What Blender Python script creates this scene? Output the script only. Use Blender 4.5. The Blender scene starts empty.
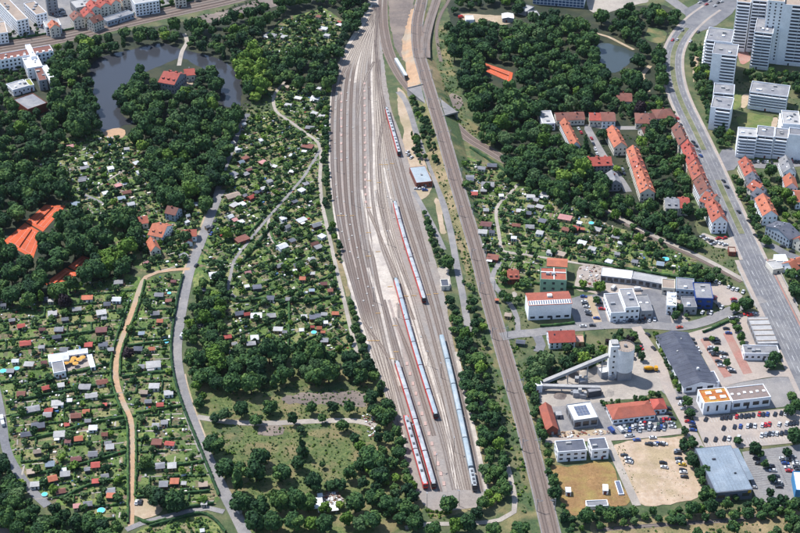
import bpy, math, random
import numpy as np
from mathutils import Vector, Matrix
rnd = random.Random(7)
sc = bpy.context.scene
col = sc.collection
rad = math.radians

# ------------------------------------------------------------------ camera
CAM_H, PITCH, FPX = 556.0, rad(33.0), 1513.0
cam_d = bpy.data.cameras.new('camera')
cam_d.sensor_width = 36.0
cam_d.lens = 36.0 * FPX / 800.0
cam_d.clip_start = 1.0
cam_d.clip_end = 9000.0
cam = bpy.data.objects.new('camera', cam_d)
cam.location = (0, 0, CAM_H)
cam.rotation_euler = (math.pi / 2 - PITCH, 0, 0)
col.objects.link(cam)
sc.camera = cam

# ------------------------------------------------------------------ light
SUN_EL = rad(58.0)
SUN_AZ = (-0.83, 0.55)                      # where the sun stands, seen on the map (x, y)
world = bpy.data.worlds.new('World')
sc.world = world
world.use_nodes = True
wn = world.node_tree
bg = wn.nodes['Background']
sky = wn.nodes.new('ShaderNodeTexSky')
sky.sky_type = 'NISHITA'
sky.sun_disc = False
sky.sun_elevation = SUN_EL
sky.sun_rotation = math.atan2(SUN_AZ[0], SUN_AZ[1])
sky.altitude = 200
sky.air_density = 1.0
sky.dust_density = 0.6
wn.links.new(sky.outputs[0], bg.inputs[0])
bg.inputs[1].default_value = 0.14
sun_d = bpy.data.lights.new('sun', 'SUN')
sun_d.energy = 4.2
sun_d.angle = rad(0.53)
sun_d.color = (1.0, 0.985, 0.955)
sun = bpy.data.objects.new('sun', sun_d)
n_ = math.hypot(*SUN_AZ)
sdir = Vector((SUN_AZ[0] / n_ * math.cos(SUN_EL), SUN_AZ[1] / n_ * math.cos(SUN_EL), math.sin(SUN_EL)))
sun.rotation_euler = sdir.to_track_quat('Z', 'Y').to_euler()
sun.location = (0, 900, 900)
col.objects.link(sun)
vs = sc.view_settings
vs.view_transform = 'Standard'
vs.look = 'None'
vs.gamma = 1.0
vs.exposure = 0.75
vs.use_curve_mapping = False
sc.cycles.max_bounces = 5
sc.cycles.diffuse_bounces = 3
sc.cycles.use_denoising = True

# ------------------------------------------------------------------ mapping from the photograph to the ground
CP, SP = math.cos(PITCH), math.sin(PITCH)
def G(px, py, z=0.0):
    """where the ray through a photo pixel meets the level z"""
    xc = (px - 400.0) / FPX
    yc = (266.5 - py) / FPX
    dy = CP + yc * SP
    dz = -SP + yc * CP
    t = (z - CAM_H) / dz
    return (xc * t, dy * t)
def P(x, y, z=0.0):
    """world to photo pixel"""
    dz = z - CAM_H
    f = y * CP - dz * SP
    u = y * SP + dz * CP
    return (400 + FPX * x / f, 266.5 - FPX * u / f)
def TL(x0, y0, X, Y):
    return (x0 + X / 5.925, y0 + Y / 5.925)

def lin(c):
    return tuple(((v / 255.0) / 12.92 if v <= 10.3 else ((v / 255.0 + 0.055) / 1.055) ** 2.4) for v in c)
ALB = 1.85
def alb(c):
    return tuple(min(0.85, v / ALB * WB) for v, WB in zip(lin(c), (1.0, 1.0, 1.0)))

# ------------------------------------------------------------------ materials
MATS = {}
def noise_node(nt, scale, detail=3.0, rough=0.6, vec=None):
    n = nt.nodes.new('ShaderNodeTexNoise')
    n.inputs['Scale'].default_value = scale
    n.inputs['Detail'].default_value = detail
    n.inputs['Roughness'].default_value = rough
    if vec is not None:
        nt.links.new(vec, n.inputs['Vector'])
    return n
def mixc(nt, fac, a, b, mode='MIX'):
    m = nt.nodes.new('ShaderNodeMix')
    m.data_type = 'RGBA'
    m.blend_type = mode
    for sock, v in ((m.inputs['Factor'], fac), (m.inputs['A'], a), (m.inputs['B'], b)):
        s = sock
        if isinstance(v, (int, float)):
            s.default_value = v
        elif isinstance(v, tuple):
            s.default_value = (*v, 1.0)
        else:
            nt.links.new(v, s)
    return m.outputs['Result']
# named sockets of the Mix node are ambiguous between data types: pick the colour ones by index
def mixc(nt, fac, a, b, mode='MIX'):
    m = nt.nodes.new('ShaderNodeMix')
    m.data_type = 'RGBA'
    m.blend_type = mode
    for i, v in ((0, fac), (6, a), (7, b)):
        s = m.inputs[i]
        if isinstance(v, (int, float)):
            s.default_value = v
        elif isinstance(v, tuple):
            s.default_value = (*v, 1.0)
        else:
            nt.links.new(v, s)
    return m.outputs[2]
def mapr(nt, v, a, b, c=0.0, d=1.0):
    m = nt.nodes.new('ShaderNodeMapRange')
    m.inputs[1].default_value, m.inputs[2].default_value = a, b
    m.inputs[3].default_value, m.inputs[4].default_value = c, d
    nt.links.new(v, m.inputs[0])
    return m.outputs[0]
def new_mat(name):
    m = bpy.data.materials.new(name)
    m.use_nodes = True
    nt = m.node_tree
    return m, nt, nt.nodes['Principled BSDF']
def position(nt):
    return nt.nodes.new('ShaderNodeNewGeometry').outputs['Position']

def surf(name, c1, c2=None, scale=0.2, c3=None, scale3=0.02, rough=0.85, spec=0.3, metal=0.0, objvar=0.0, lo=0.35, hi=0.65, raw=False, bump=0.0, grain=0.13):
    """speckled matt surface: c1..c2 on fine noise, c3 in larger patches (photo colours of the sunlit surface)"""
    if name in MATS:
        return MATS[name]
    m, nt, bs = new_mat(name)
    A = (lambda c: c) if raw else alb
    c2 = c2 or tuple(v * 0.88 for v in c1)
    pos = position(nt)
    n1 = noise_node(nt, scale, 4.0, 0.65, pos)
    out = mixc(nt, mapr(nt, n1.outputs['Fac'], lo, hi), A(c1), A(c2))
    if c3:
        n2 = noise_node(nt, scale3, 3.0, 0.6, pos)
        out = mixc(nt, mapr(nt, n2.outputs['Fac'], 0.45, 0.62), out, A(c3))
    if grain:
        g1 = noise_node(nt, 1.4, 3.0, 0.7, pos)
        g2 = noise_node(nt, 0.11, 3.0, 0.65, pos)
        for g_, k_ in ((g1, 1.0), (g2, .6)):
            out = mixc(nt, 1.0, out, mapr(nt, g_.outputs['Fac'], .3, .7, 1 - grain * k_, 1 + grain * k_), 'MULTIPLY')
    if objvar:
        oi = nt.nodes.new('ShaderNodeObjectInfo')
        hsv = nt.nodes.new('ShaderNodeHueSaturation')
        nt.links.new(mapr(nt, oi.outputs['Random'], 0, 1, 1 - objvar, 1 + objvar), hsv.inputs['Value'])
        nt.links.new(out, hsv.inputs['Color'])
        out = hsv.outputs[0]
    nt.links.new(out, bs.inputs['Base Color'])
    bs.inputs['Roughness'].default_value = rough
    bs.inputs['Specular IOR Level'].default_value = spec
    bs.inputs['Metallic'].default_value = metal
    if bump:
        b = nt.nodes.new('ShaderNodeBump')
        b.inputs['Strength'].default_value = bump
        b.inputs['Distance'].default_value = 0.4
        nt.links.new(n1.outputs['Fac'], b.inputs['Height'])
        nt.links.new(b.outputs[0], bs.inputs['Normal'])
    MATS[name] = m
    return m

def foliage(name, dark, mid, light):
    """leaf colour from the per-clump attribute and a per-plant random (albedos, linear)"""
    m, nt, bs = new_mat(name)
    at = nt.nodes.new('ShaderNodeAttribute')
    at.attribute_name = 'tint'
    oi = nt.nodes.new('ShaderNodeObjectInfo')
    add = nt.nodes.new('ShaderNodeMath')
    add.operation = 'MULTIPLY_ADD'
    nt.links.new(oi.outputs['Random'], add.inputs[0])
    add.inputs[1].default_value = 0.42
    nt.links.new(at.outputs['Fac'], add.inputs[2])
    ramp = nt.nodes.new('ShaderNodeValToRGB')
    e = ramp.color_ramp.elements
    e[0].position, e[0].color = 0.12, (*dark, 1)
    e[1].position, e[1].color = 1.15 if False else 1.0, (*light, 1)
    x = e.new(0.55)
    x.color = (*mid, 1)
    nt.links.new(add.outputs[0], ramp.inputs[0])
    nt.links.new(ramp.outputs[0], bs.inputs['Base Color'])
    bs.inputs['Roughness'].default_value = 0.75
    bs.inputs['Specular IOR Level'].default_value = 0.14
    MATS[name] = m
    return m

# ------------------------------------------------------------------ objects
def tag(o, label=None, cat=None, group=None, kind=None):
    if label: o['label'] = label
    if cat: o['category'] = cat
    if group: o['group'] = group
    if kind: o['kind'] = kind
    return o
def mesh_obj(name, verts, faces, mats, parent=None, fmat=None, origin=None, smooth=False):
    me = bpy.data.meshes.new(name)
    if origin is not None:
        ox, oy, oz = origin
        verts = [(v[0] - ox, v[1] - oy, v[2] - oz) for v in verts]
    me.from_pydata(verts, [], faces)
    if not isinstance(mats, (list, tuple)):
        mats = [mats]
    for mm in mats:
        me.materials.append(mm)
    if fmat is not None:
        me.polygons.foreach_set('material_index', fmat)
    if smooth:
        me.polygons.foreach_set('use_smooth', [True] * len(me.polygons))
    me.update()
    o = bpy.data.objects.new(name, me)
    col.objects.link(o)
    if parent is not None:
        o.parent = parent
    return o
def put(name, me, parent=None, loc=(0, 0, 0), rz=0.0, scale=(1, 1, 1)):
    o = bpy.data.objects.new(name, me)
    col.objects.link(o)
    if parent is not None:
        o.parent = parent
    o.location = loc
    o.rotation_euler = (0, 0, rz)
    o.scale = scale
    return o
def empty(name, loc, rz=0.0):
    o = bpy.data.objects.new(name, None)
    o.empty_display_size = 1.0
    o.location = loc
    o.rotation_euler = (0, 0, rz)
    col.objects.link(o)
    return o

class MB:
    def __init__(s):
        s.v, s.f, s.m = [], [], []
    def quad(s, a, b, c, d, mi=0):
        i = len(s.v)
        s.v += [a, b, c, d]
        s.f.append((i, i + 1, i + 2, i + 3)); s.m.append(mi)
    def poly(s, pts, mi=0):
        i = len(s.v)
        s.v += list(pts)
        s.f.append(tuple(range(i, i + len(pts)))); s.m.append(mi)
    def prism(s, poly, z0, z1, mi=0, top=True, bottom=False, mtop=None):
        """poly counter-clockwise seen from above"""
        n, i = len(poly), len(s.v)
        s.v += [(p[0], p[1], z0) for p in poly] + [(p[0], p[1], z1) for p in poly]
        for k in range(n):
            s.f.append((i + k, i + (k + 1) % n, i + n + (k + 1) % n, i + n + k)); s.m.append(mi)
        if top:
            s.f.append(tuple(range(i + n, i + 2 * n))); s.m.append(mi if mtop is None else mtop)
        if bottom:
            s.f.append(tuple(range(i + n - 1, i - 1, -1))); s.m.append(mi)
    def box(s, cx, cy, z0, w, d, h, rz=0.0, mi=0, bottom=False):
        c, q = math.cos(rz), math.sin(rz)
        pts = []
        for sx, sy in ((-1, -1), (1, -1), (1, 1), (-1, 1)):
            x, y = sx * w / 2, sy * d / 2
            pts.append((cx + x * c - y * q, cy + x * q + y * c))
        s.prism(pts, z0, z0 + h, mi, bottom=bottom)
    def cyl(s, cx, cy, z0, r, h, n=16, r2=None, mi=0, mtop=None):
        r2 = r if r2 is None else r2
        i = len(s.v)
        for k in range(n):
            a = 2 * math.pi * k / n
            s.v.append((cx + r * math.cos(a), cy + r * math.sin(a), z0))
        for k in range(n):
            a = 2 * math.pi * k / n
            s.v.append((cx + r2 * math.cos(a), cy + r2 * math.sin(a), z0 + h))
        for k in range(n):
            s.f.append((i + k, i + (k + 1) % n, i + n + (k + 1) % n, i + n + k)); s.m.append(mi)
        s.f.append(tuple(range(i + n, i + 2 * n))); s.m.append(mi if mtop is None else mtop)
    def bar(s, a, b, w, h=None, mi=0):
        """square bar between two points"""
        h = h or w
        a, b = Vector(a), Vector(b)
        d = (b - a).normalized()
        up = Vector((0, 0, 1)) if abs(d.z) < 0.95 else Vector((1, 0, 0))
        r = d.cross(up).normalized() * (w / 2)
        u = r.cross(d).normalized() * (h / 2)
        i = len(s.v)
        for p in (a, b):
            for q in (-r - u, r - u, r + u, -r + u):
                s.v.append(tuple(p + q))
        for k in range(4):
            s.f.append((i + k, i + (k + 1) % 4, i + 4 + (k + 1) % 4, i + 4 + k)); s.m.append(mi)
        s.f.append((i + 3, i + 2, i + 1, i)); s.m.append(mi)
        s.f.append((i + 4, i + 5, i + 6, i + 7)); s.m.append(mi)
    def obj(s, name, mats, parent=None, origin=None, smooth=False):
        return mesh_obj(name, s.v, s.f, mats, parent, s.m, origin, smooth)
    def data(s, name, mats, smooth=False):
        me = bpy.data.meshes.new(name)
        me.from_pydata(s.v, [], s.f)
        for mm in (mats if isinstance(mats, (list, tuple)) else [mats]):
            me.materials.append(mm)
        me.polygons.foreach_set('material_index', s.m)
        if smooth:
            me.polygons.foreach_set('use_smooth', [True] * len(me.polygons))
        me.update()
        return me

# ------------------------------------------------------------------ occupancy map (2 m cells): keeps plants off roads, roofs, water
OX, OY, OC = -520.0, 520.0, 1.0
ONX, ONY = 1040, 1000
OCC = np.zeros((ONX, ONY), dtype=np.uint8)
GX, GY = np.meshgrid(OX + (np.arange(ONX) + .5) * OC, OY + (np.arange(ONY) + .5) * OC, indexing='ij')
def inside(poly, X, Y):
    X = np.asarray(X, float); Y = np.asarray(Y, float)
    r = np.zeros(X.shape, bool)
    n = len(poly)
    j = n - 1
    for i in range(n):
        xi, yi = poly[i][0], poly[i][1]
        xj, yj = poly[j][0], poly[j][1]
        if yi != yj:
            c = ((yi > Y) != (yj > Y)) & (X < (xj - xi) * (Y - yi) / (yj - yi) + xi)
            r ^= c
        j = i
    return r
def occupy(poly, bit=1):
    xs = [p[0] for p in poly]; ys = [p[1] for p in poly]
    i0, i1 = int(max(0, (min(xs) - OX) / OC - 1)), int(min(ONX, (max(xs) - OX) / OC + 2))
    j0, j1 = int(max(0, (min(ys) - OY) / OC - 1)), int(min(ONY, (max(ys) - OY) / OC + 2))
    if i1 <= i0 or j1 <= j0:
        return
    sub = inside(poly, GX[i0:i1, j0:j1], GY[i0:i1, j0:j1])
    OCC[i0:i1, j0:j1][sub] |= bit
def occ(x, y):
    i, j = int((x - OX) / OC), int((y - OY) / OC)
    if 0 <= i < ONX and 0 <= j < ONY:
        return OCC[i, j]
    return 0

# ------------------------------------------------------------------ flat sheets and ribbons
def smooth_line(pts, step=6.0):
    """Catmull-Rom through points of any dimension"""
    pts = [np.array(p, float) for p in pts]
    pts = [2 * pts[0] - pts[1]] + pts + [2 * pts[-1] - pts[-2]]
    out = []
    for i in range(1, len(pts) - 2):
        p0, p1, p2, p3 = pts[i - 1:i + 3]
        n = max(1, int(np.linalg.norm((p2 - p1)[:2]) / step))
        for k in range(n):
            t = k / n
            out.append(0.5 * (2 * p1 + (p2 - p0) * t + (2 * p0 - 5 * p1 + 4 * p2 - p3) * t * t + (3 * p1 - p0 - 3 * p2 + p3) * t ** 3))
    out.append(pts[-2])
    return out
def offset_line(line, d):
    out = []
    n = len(line)
    for i in range(n):
        a, b = line[max(0, i - 1)][:2], line[min(n - 1, i + 1)][:2]
        t = (b - a) / (np.linalg.norm(b - a) + 1e-9)
        out.append((line[i][0] - t[1] * d, line[i][1] + t[0] * d))
    return out
def px_line(pts, step=6.0):
    w = []
    for p in pts:
        z = p[2] if len(p) > 2 else 0.0
        x, y = G(p[0], p[1], z)
        w.append((x, y, z))
    return smooth_line(w, step)
def ribbon(name, line, d0, d1, z, m, parent=None, occupy_bit=1, attr=None):
    """strip between offsets d0 < d1 (metres, left positive) of a smoothed line, z added to the line's own height"""
    L, R = offset_line(line, d1), offset_line(line, d0)
    v, f = [], []
    for i in range(len(line)):
        zz = line[i][2] + z
        v += [(L[i][0], L[i][1], zz), (R[i][0], R[i][1], zz)]
        if i:
            k = 2 * i
            f.append((k - 2, k - 1, k + 1, k))
    o = mesh_obj(name, v, f, m, parent)
    if attr is not None:
        a = o.data.attributes.new('fresh', 'FLOAT', 'POINT')
        a.data.foreach_set('value', np.repeat(np.array(attr, float), 2))
    if occupy_bit:
        for i in range(1, len(line)):
            occupy([L[i - 1], R[i - 1], R[i], L[i]], occupy_bit)
    return o
def ccw(poly):
    a = sum(poly[i - 1][0] * poly[i][1] - poly[i][0] * poly[i - 1][1] for i in range(len(poly)))
    return list(poly) if a > 0 else list(poly)[::-1]
def natural(poly, jit=1.2, step=4.0):
    ring = list(poly) + [poly[0]]
    out = []
    for i in range(len(ring) - 1):
        a, b = ring[i], ring[i + 1]
        n = max(1, int(math.hypot(b[0] - a[0], b[1] - a[1]) / step))
        for k in range(n):
            t = k / n
            out.append((a[0] + (b[0] - a[0]) * t, a[1] + (b[1] - a[1]) * t))
    n = len(out)
    sm = []
    for i in range(n):
        x = sum(out[(i + k) % n][0] for k in (-1, 0, 1)) / 3 + rnd.gauss(0, jit * .5)
        y = sum(out[(i + k) % n][1] for k in (-1, 0, 1)) / 3 + rnd.gauss(0, jit * .5)
        sm.append((x, y))
    return sm
SHEET_N = [0]
def sheet(name, px, z, m, jit=0.0, bit=0, label=None, cat=None, kind='structure', parent=None):
    w = ccw([G(*p) for p in px])
    if jit:
        w = natural(w, jit)
    SHEET_N[0] += 1
    z += SHEET_N[0] * .0004
    o = mesh_obj(name, [(x, y, z) for x, y in w], [tuple(range(len(w)))], m, parent)
    if parent is None:
        tag(o, label, cat, None, kind)
    if bit:
        occupy(w, bit)
    return o
# ------------------------------------------------------------------ ground materials
m_ground = surf('ground_green', (96, 110, 70), (72, 90, 56), 0.5, (122, 120, 84), 0.05, grain=.3)
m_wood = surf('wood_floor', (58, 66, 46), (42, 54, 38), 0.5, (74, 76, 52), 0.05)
m_dry = surf('dry_grass', (152, 138, 98), (116, 116, 76), 0.5, (172, 150, 114), 0.06, grain=.3)
m_meadow = surf('meadow', (116, 126, 72), (84, 104, 54), 0.5, (142, 130, 90), 0.07, lo=.42, hi=.58, grain=.3)
m_lush = surf('lush_green', (94, 112, 68), (66, 90, 54), 0.6, (142, 132, 90), 0.06, grain=.3)
m_lawn = surf('lawn', (122, 138, 76), (104, 122, 64), 0.5, (142, 142, 88), 0.07, grain=.2)
m_rust = surf('rusty_grass', (176, 138, 92), (152, 116, 74), 0.5, (166, 144, 84), 0.08, grain=.25)
m_sandlot = surf('sand_lot', (220, 196, 172), (198, 170, 142), 0.35, (190, 168, 134), 0.06, grain=.2)
m_sand = surf('sand', (214, 192, 166), (196, 170, 142), 0.3, (184, 166, 134), 0.04)
m_orange_sand = surf('orange_sand', (216, 176, 140), (196, 160, 128), 0.3, (190, 172, 150), 0.05)
m_gravel = surf('pale_gravel', (206, 194, 180), (186, 174, 162), 0.6, (176, 166, 156), 0.05)
m_dirt = surf('grey_dirt', (142, 128, 120), (122, 110, 104), 0.4, (156, 140, 128), 0.04)
m_asphalt = surf('asphalt', (136, 135, 139), (124, 123, 128), 0.5, (150, 148, 149), 0.06, grain=.17)
m_asphalt2 = surf('old_asphalt', (157, 153, 152), (142, 139, 140), 0.4, (168, 162, 158), 0.06, grain=.17)
m_paving = surf('paving', (202, 186, 172), (190, 174, 162), 0.5, (184, 172, 164), 0.05)
m_pinkpave = surf('red_paving', (194, 142, 128), (178, 130, 118), 0.6, (186, 150, 136), 0.08)
m_concrete = surf('concrete', (178, 174, 170), (164, 161, 158), 0.4, (188, 184, 180), 0.07)
m_yard = surf('yard_ground', (180, 168, 158), (158, 146, 138), 0.4, (166, 158, 152), 0.04)
m_ladder = surf('ladder_gravel', (232, 220, 206), (212, 198, 184), 0.5, (196, 184, 174), 0.07)
m_clay = surf('clay_court', (238, 112, 66), (226, 100, 58), 0.3, (216, 104, 66), 0.08)
m_white = surf('white_line', (235, 235, 232), (226, 226, 224), 0.5)
m_kerb = surf('kerb_stone', (196, 192, 186), (184, 180, 176), 0.5)
m_leaf = foliage('leaf', (0.012, 0.033, 0.017), (0.034, 0.080, 0.026), (0.098, 0.160, 0.038))
m_leaf_bright = foliage('leaf_bright', (0.036, 0.080, 0.014), (0.092, 0.165, 0.026), (0.19, 0.26, 0.045))
m_leaf_grey = foliage('leaf_grey', (0.022, 0.050, 0.020), (0.058, 0.105, 0.040), (0.12, 0.175, 0.068))
m_leaf_red = foliage('leaf_copper', (0.014, 0.010, 0.014), (0.026, 0.017, 0.022), (0.045, 0.026, 0.032))
m_bark = surf('bark', (96, 84, 70), (76, 66, 56), 2.0)

def garden_mat():
    m, nt, bs = new_mat('garden_plots')
    pos = position(nt)
    mp = nt.nodes.new('ShaderNodeMapping')
    mp.inputs['Rotation'].default_value = (0, 0, rad(-14))
    nt.links.new(pos, mp.inputs[0])
    wob = noise_node(nt, 0.05, 2, 0.5, pos)
    vm = nt.nodes.new('ShaderNodeVectorMath'); vm.operation = 'MULTIPLY_ADD'
    nt.links.new(wob.outputs['Color'], vm.inputs[0]); vm.inputs[1].default_value = (9, 9, 0)
    nt.links.new(mp.outputs[0], vm.inputs[2])
    vor = nt.nodes.new('ShaderNodeTexVoronoi')
    vor.distance = 'CHEBYCHEV'
    vor.inputs['Scale'].default_value = 0.14
    nt.links.new(vm.outputs[0], vor.inputs['Vector'])
    ramp = nt.nodes.new('ShaderNodeValToRGB')
    ramp.color_ramp.interpolation = 'CONSTANT'
    cols = [(0.0, (112, 134, 78)), (0.2, (132, 156, 84)), (0.36, (98, 122, 68)), (0.48, (156, 162, 100)), (0.6, (120, 144, 78)), (0.72, (164, 150, 118)), (0.82, (100, 124, 70)), (0.92, (146, 128, 106))]
    el = ramp.color_ramp.elements
    el[0].position, el[0].color = cols[0][0], (*alb(cols[0][1]), 1)
    el[1].position, el[1].color = cols[1][0], (*alb(cols[1][1]), 1)
    for p, c in cols[2:]:
        e = el.new(p); e.color = (*alb(c), 1)
    sep = nt.nodes.new('ShaderNodeSeparateColor')
    nt.links.new(vor.outputs['Color'], sep.inputs[0])
    nt.links.new(sep.outputs[0], ramp.inputs[0])
    n1 = noise_node(nt, 0.45, 4, 0.7, pos)
    c = mixc(nt, mapr(nt, n1.outputs['Fac'], 0.42, 0.66), ramp.outputs[0], alb((80, 106, 60)))
    n2 = noise_node(nt, 1.1, 2, 0.6, pos)
    c = mixc(nt, mapr(nt, n2.outputs['Fac'], 0.62, 0.68), c, alb((170, 158, 136)))
    nt.links.new(c, bs.inputs['Base Color'])
    bs.inputs['Roughness'].default_value = 0.95
    bs.inputs['Specular IOR Level'].default_value = 0.1
    return m
m_garden = garden_mat()
def water_mat(name, c):
    m, nt, bs = new_mat(name)
    bs.inputs['Base Color'].default_value = (*c, 1)
    bs.inputs['Roughness'].default_value = 0.12
    bs.inputs['IOR'].default_value = 1.33
    n = noise_node(nt, 0.8, 3, 0.6, position(nt))
    b = nt.nodes.new('ShaderNodeBump'); b.inputs['Strength'].default_value = 0.06; b.inputs['Distance'].default_value = 0.3
    nt.links.new(n.outputs['Fac'], b.inputs['Height']); nt.links.new(b.outputs[0], bs.inputs['Normal'])
    return m
m_water = water_mat('pond_water', (0.034, 0.036, 0.042))
m_water2 = water_mat('dark_pond_water', (0.04, 0.052, 0.055))
m_pool = water_mat('pool_water', (0.10, 0.48, 0.58))
def ballast_mat():
    m, nt, bs = new_mat('track_bed')
    at = nt.nodes.new('ShaderNodeAttribute'); at.attribute_name = 'fresh'
    oi = nt.nodes.new('ShaderNodeObjectInfo')
    pos = position(nt)
    n1 = noise_node(nt, 0.7, 4, 0.7, pos)
    n2 = noise_node(nt, 0.05, 2, 0.5, pos)
    dk = mixc(nt, mapr(nt, oi.outputs['Random'], 0.35, 0.65), alb((136, 118, 110)), alb((152, 142, 138)))
    dk = mixc(nt, mapr(nt, n2.outputs['Fac'], 0.4, 0.65), dk, alb((138, 124, 116)))
    c = mixc(nt, at.outputs['Fac'], dk, alb((226, 212, 196)))
    c = mixc(nt, mapr(nt, n1.outputs['Fac'], 0.35, 0.7, 0, 0.5), c, alb((120, 108, 102)))
    nt.links.new(c, bs.inputs['Base Color'])
    bs.inputs['Roughness'].default_value = 0.95
    bs.inputs['Specular IOR Level'].default_value = 0.1
    return m
m_ballast = ballast_mat()
m_rail = surf('rail_steel', (112, 92, 84), (96, 78, 70), 0.3, rough=0.5)

# ------------------------------------------------------------------ ground sheet and zones
gv = 4000.0
tag(mesh_obj('ground', [(-gv, -1500, 0), (gv, -1500, 0), (gv, 6500, 0), (-gv, 6500, 0)], [(0, 1, 2, 3)], m_ground), 'green ground under the whole town', 'ground', None, 'structure')
Z1, Z2, Z3, Z4, Z5 = 0.05, 0.11, 0.17, 0.23, 0.29
def GARD(name, px, label):
    return sheet(name, px, Z1, m_garden, 1.0, 0, label, 'garden ground')
GARD('garden_ground', [(-8, 300), (40, 300), (85, 284), (120, 274), (142, 276), (135, 300), (118, 350), (114, 385), (129, 420), (131, 527), (95, 516), (50, 502), (10, 460), (5, 400), (-8, 370)], 'plots of the gardens west of the sandy path')
GARD('garden_ground', [(145, 278), (187, 271), (181, 300), (172, 350), (178, 395), (192, 430), (215, 480), (222, 503), (190, 508), (133, 516), (133, 420), (118, 380), (120, 347), (137, 300)], 'plots of the gardens between sandy path and lane')
GARD('garden_ground', [(238, 118), (275, 110), (322, 148), (320, 180), (327, 220), (337, 270), (352, 330), (357, 352), (300, 355), (225, 352), (196, 300), (190, 268), (205, 240), (216, 210), (226, 180), (235, 140)], 'plots of the gardens between the lane and the rail yard')
GARD('garden_ground', [(262, 40), (285, 18), (325, 8), (345, 22), (330, 56), (292, 62), (262, 62)], 'plots of the small gardens north of the wood')
GARD('garden_ground', [(262, 86), (300, 84), (328, 100), (329, 150), (322, 148), (275, 108)], 'plots of the gardens north of the curved garden path')
GARD('garden_ground', [(18, 166), (60, 140), (100, 128), (135, 138), (145, 165), (150, 195), (215, 205), (205, 240), (190, 268), (140, 272), (110, 236), (92, 220), (60, 206), (75, 185), (50, 165)], 'plots of the gardens by the clay tennis courts')
GARD('garden_ground', [(460, 155), (490, 163), (516, 183), (540, 188), (565, 198), (605, 223), (640, 237), (690, 260), (735, 287), (700, 277), (620, 270), (548, 258), (540, 275), (528, 292), (505, 290), (496, 286), (487, 283), (476, 240), (465, 200)], 'plots of the gardens between main line and branch line')
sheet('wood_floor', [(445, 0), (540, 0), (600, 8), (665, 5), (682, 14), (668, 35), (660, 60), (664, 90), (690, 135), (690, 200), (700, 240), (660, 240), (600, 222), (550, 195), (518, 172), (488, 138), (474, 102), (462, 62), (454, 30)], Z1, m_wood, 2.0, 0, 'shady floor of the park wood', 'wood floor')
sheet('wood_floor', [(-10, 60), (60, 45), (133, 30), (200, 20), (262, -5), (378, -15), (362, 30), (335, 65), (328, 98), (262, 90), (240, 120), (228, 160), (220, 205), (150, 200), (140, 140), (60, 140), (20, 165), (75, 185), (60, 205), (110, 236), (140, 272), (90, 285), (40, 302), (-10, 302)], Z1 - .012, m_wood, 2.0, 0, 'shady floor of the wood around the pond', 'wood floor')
sheet('meadow', [(200, 350), (300, 352), (372, 352), (398, 420), (425, 505), (420, 530), (245, 545), (225, 480), (205, 430), (190, 395)], Z1, m_meadow, 2.0, 0, 'dry meadow beside the rail yard', 'meadow')
sheet('dry_strip', [(275, 398), (310, 392), (345, 390), (368, 392), (368, 408), (330, 404), (290, 404)], Z2, m_dirt, 2.0, 0, 'bare brown strip across the meadow', 'bare ground')
for pl in ([(232, 392), (262, 388), (300, 386), (340, 382), (368, 380), (366, 388), (330, 392), (280, 395), (240, 402)], [(216, 428), (238, 424), (246, 440), (222, 448)], [(305, 424), (335, 424), (322, 440), (306, 436)]):
    sheet('tall_grass', pl, Z2, m_lush, 2.0, 0, 'fresh green patch in the dry meadow', 'grass', 'stuff')
sheet('bare_patch', [(256, 425), (278, 424), (290, 430), (280, 436), (258, 434)], Z2, m_dirt, 1.5, 0, 'bare grey patch beside the meadow lane', 'bare ground')
# verges along the rail lines
sheet('rail_verge', [(398, 85), (470, 120), (512, 160), (516, 186), (474, 150), (486, 250), (500, 300), (516, 350), (545, 430), (578, 520), (560, 545), (480, 545), (520, 480), (505, 400), (470, 300), (440, 180)], Z1 - .006, m_lush, 2.0, 0, 'green verge along the main line', 'verge')
sheet('railway_verge', [(438, 25), (446, 20), (452, 60), (462, 100), (468, 128), (452, 118), (444, 100), (436, 70)], Z2, m_lush, 1.5, 0, 'green bank right of the flyover', 'verge')
sheet('spoil_patch', [(449, 92), (460, 96), (464, 105), (456, 112), (450, 106)], Z3, m_dirt, 1.0, 0, 'grey gravel patch on the bank by the tunnel', 'gravel patch')
sheet('brown_field', [(388, -8), (415, -8), (412, 15), (402, 40), (403, 62), (395, 48), (390, 25)], Z2, m_dirt, 1.0, 0, 'brown field between the two rail curves', 'field')
sheet('sand_bank', [(411, 8), (415, 10), (412, 35), (414, 55), (421, 78), (412, 72), (402, 58), (402, 42)], Z3, m_orange_sand, 1.0, 1, 'orange sand bank beside the main line', 'sand')
sheet('dry_bank', [(192, 18), (230, 10), (268, -4), (300, -8), (290, 2), (262, 10), (235, 18), (205, 24)], Z2, m_dirt, 1.5, 0, 'dry brown bank below the upper railway', 'bank')
sheet('ochre_verge', [(436, 180), (442, 178), (462, 240), (472, 270), (466, 276), (452, 225)], Z2, m_dry, 1.0, 0, 'ochre dry verge between service road and main line', 'verge')
sheet('ochre_verge', [(448, 158), (456, 170), (478, 235), (486, 262), (480, 262), (468, 225), (455, 185)], Z2, m_dry, 1.0, 0, 'narrow dry verge beside the main line gardens', 'verge')
sheet('dry_verge', [(334, 240), (342, 262), (352, 292), (348, 300), (340, 280), (334, 262)], Z2, m_dry, 1.0, 0, 'dry grass wedge between garden path and yard', 'verge')
sheet('trackside_verge', [(438, 262), (452, 320), (470, 390), (490, 470), (500, 505), (430, 520), (424, 512), (488, 500), (472, 440), (455, 360), (440, 300)], Z1 + .01, m_dry, 1.0, 0, 'dry verge along the yard edge', 'verge')
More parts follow.
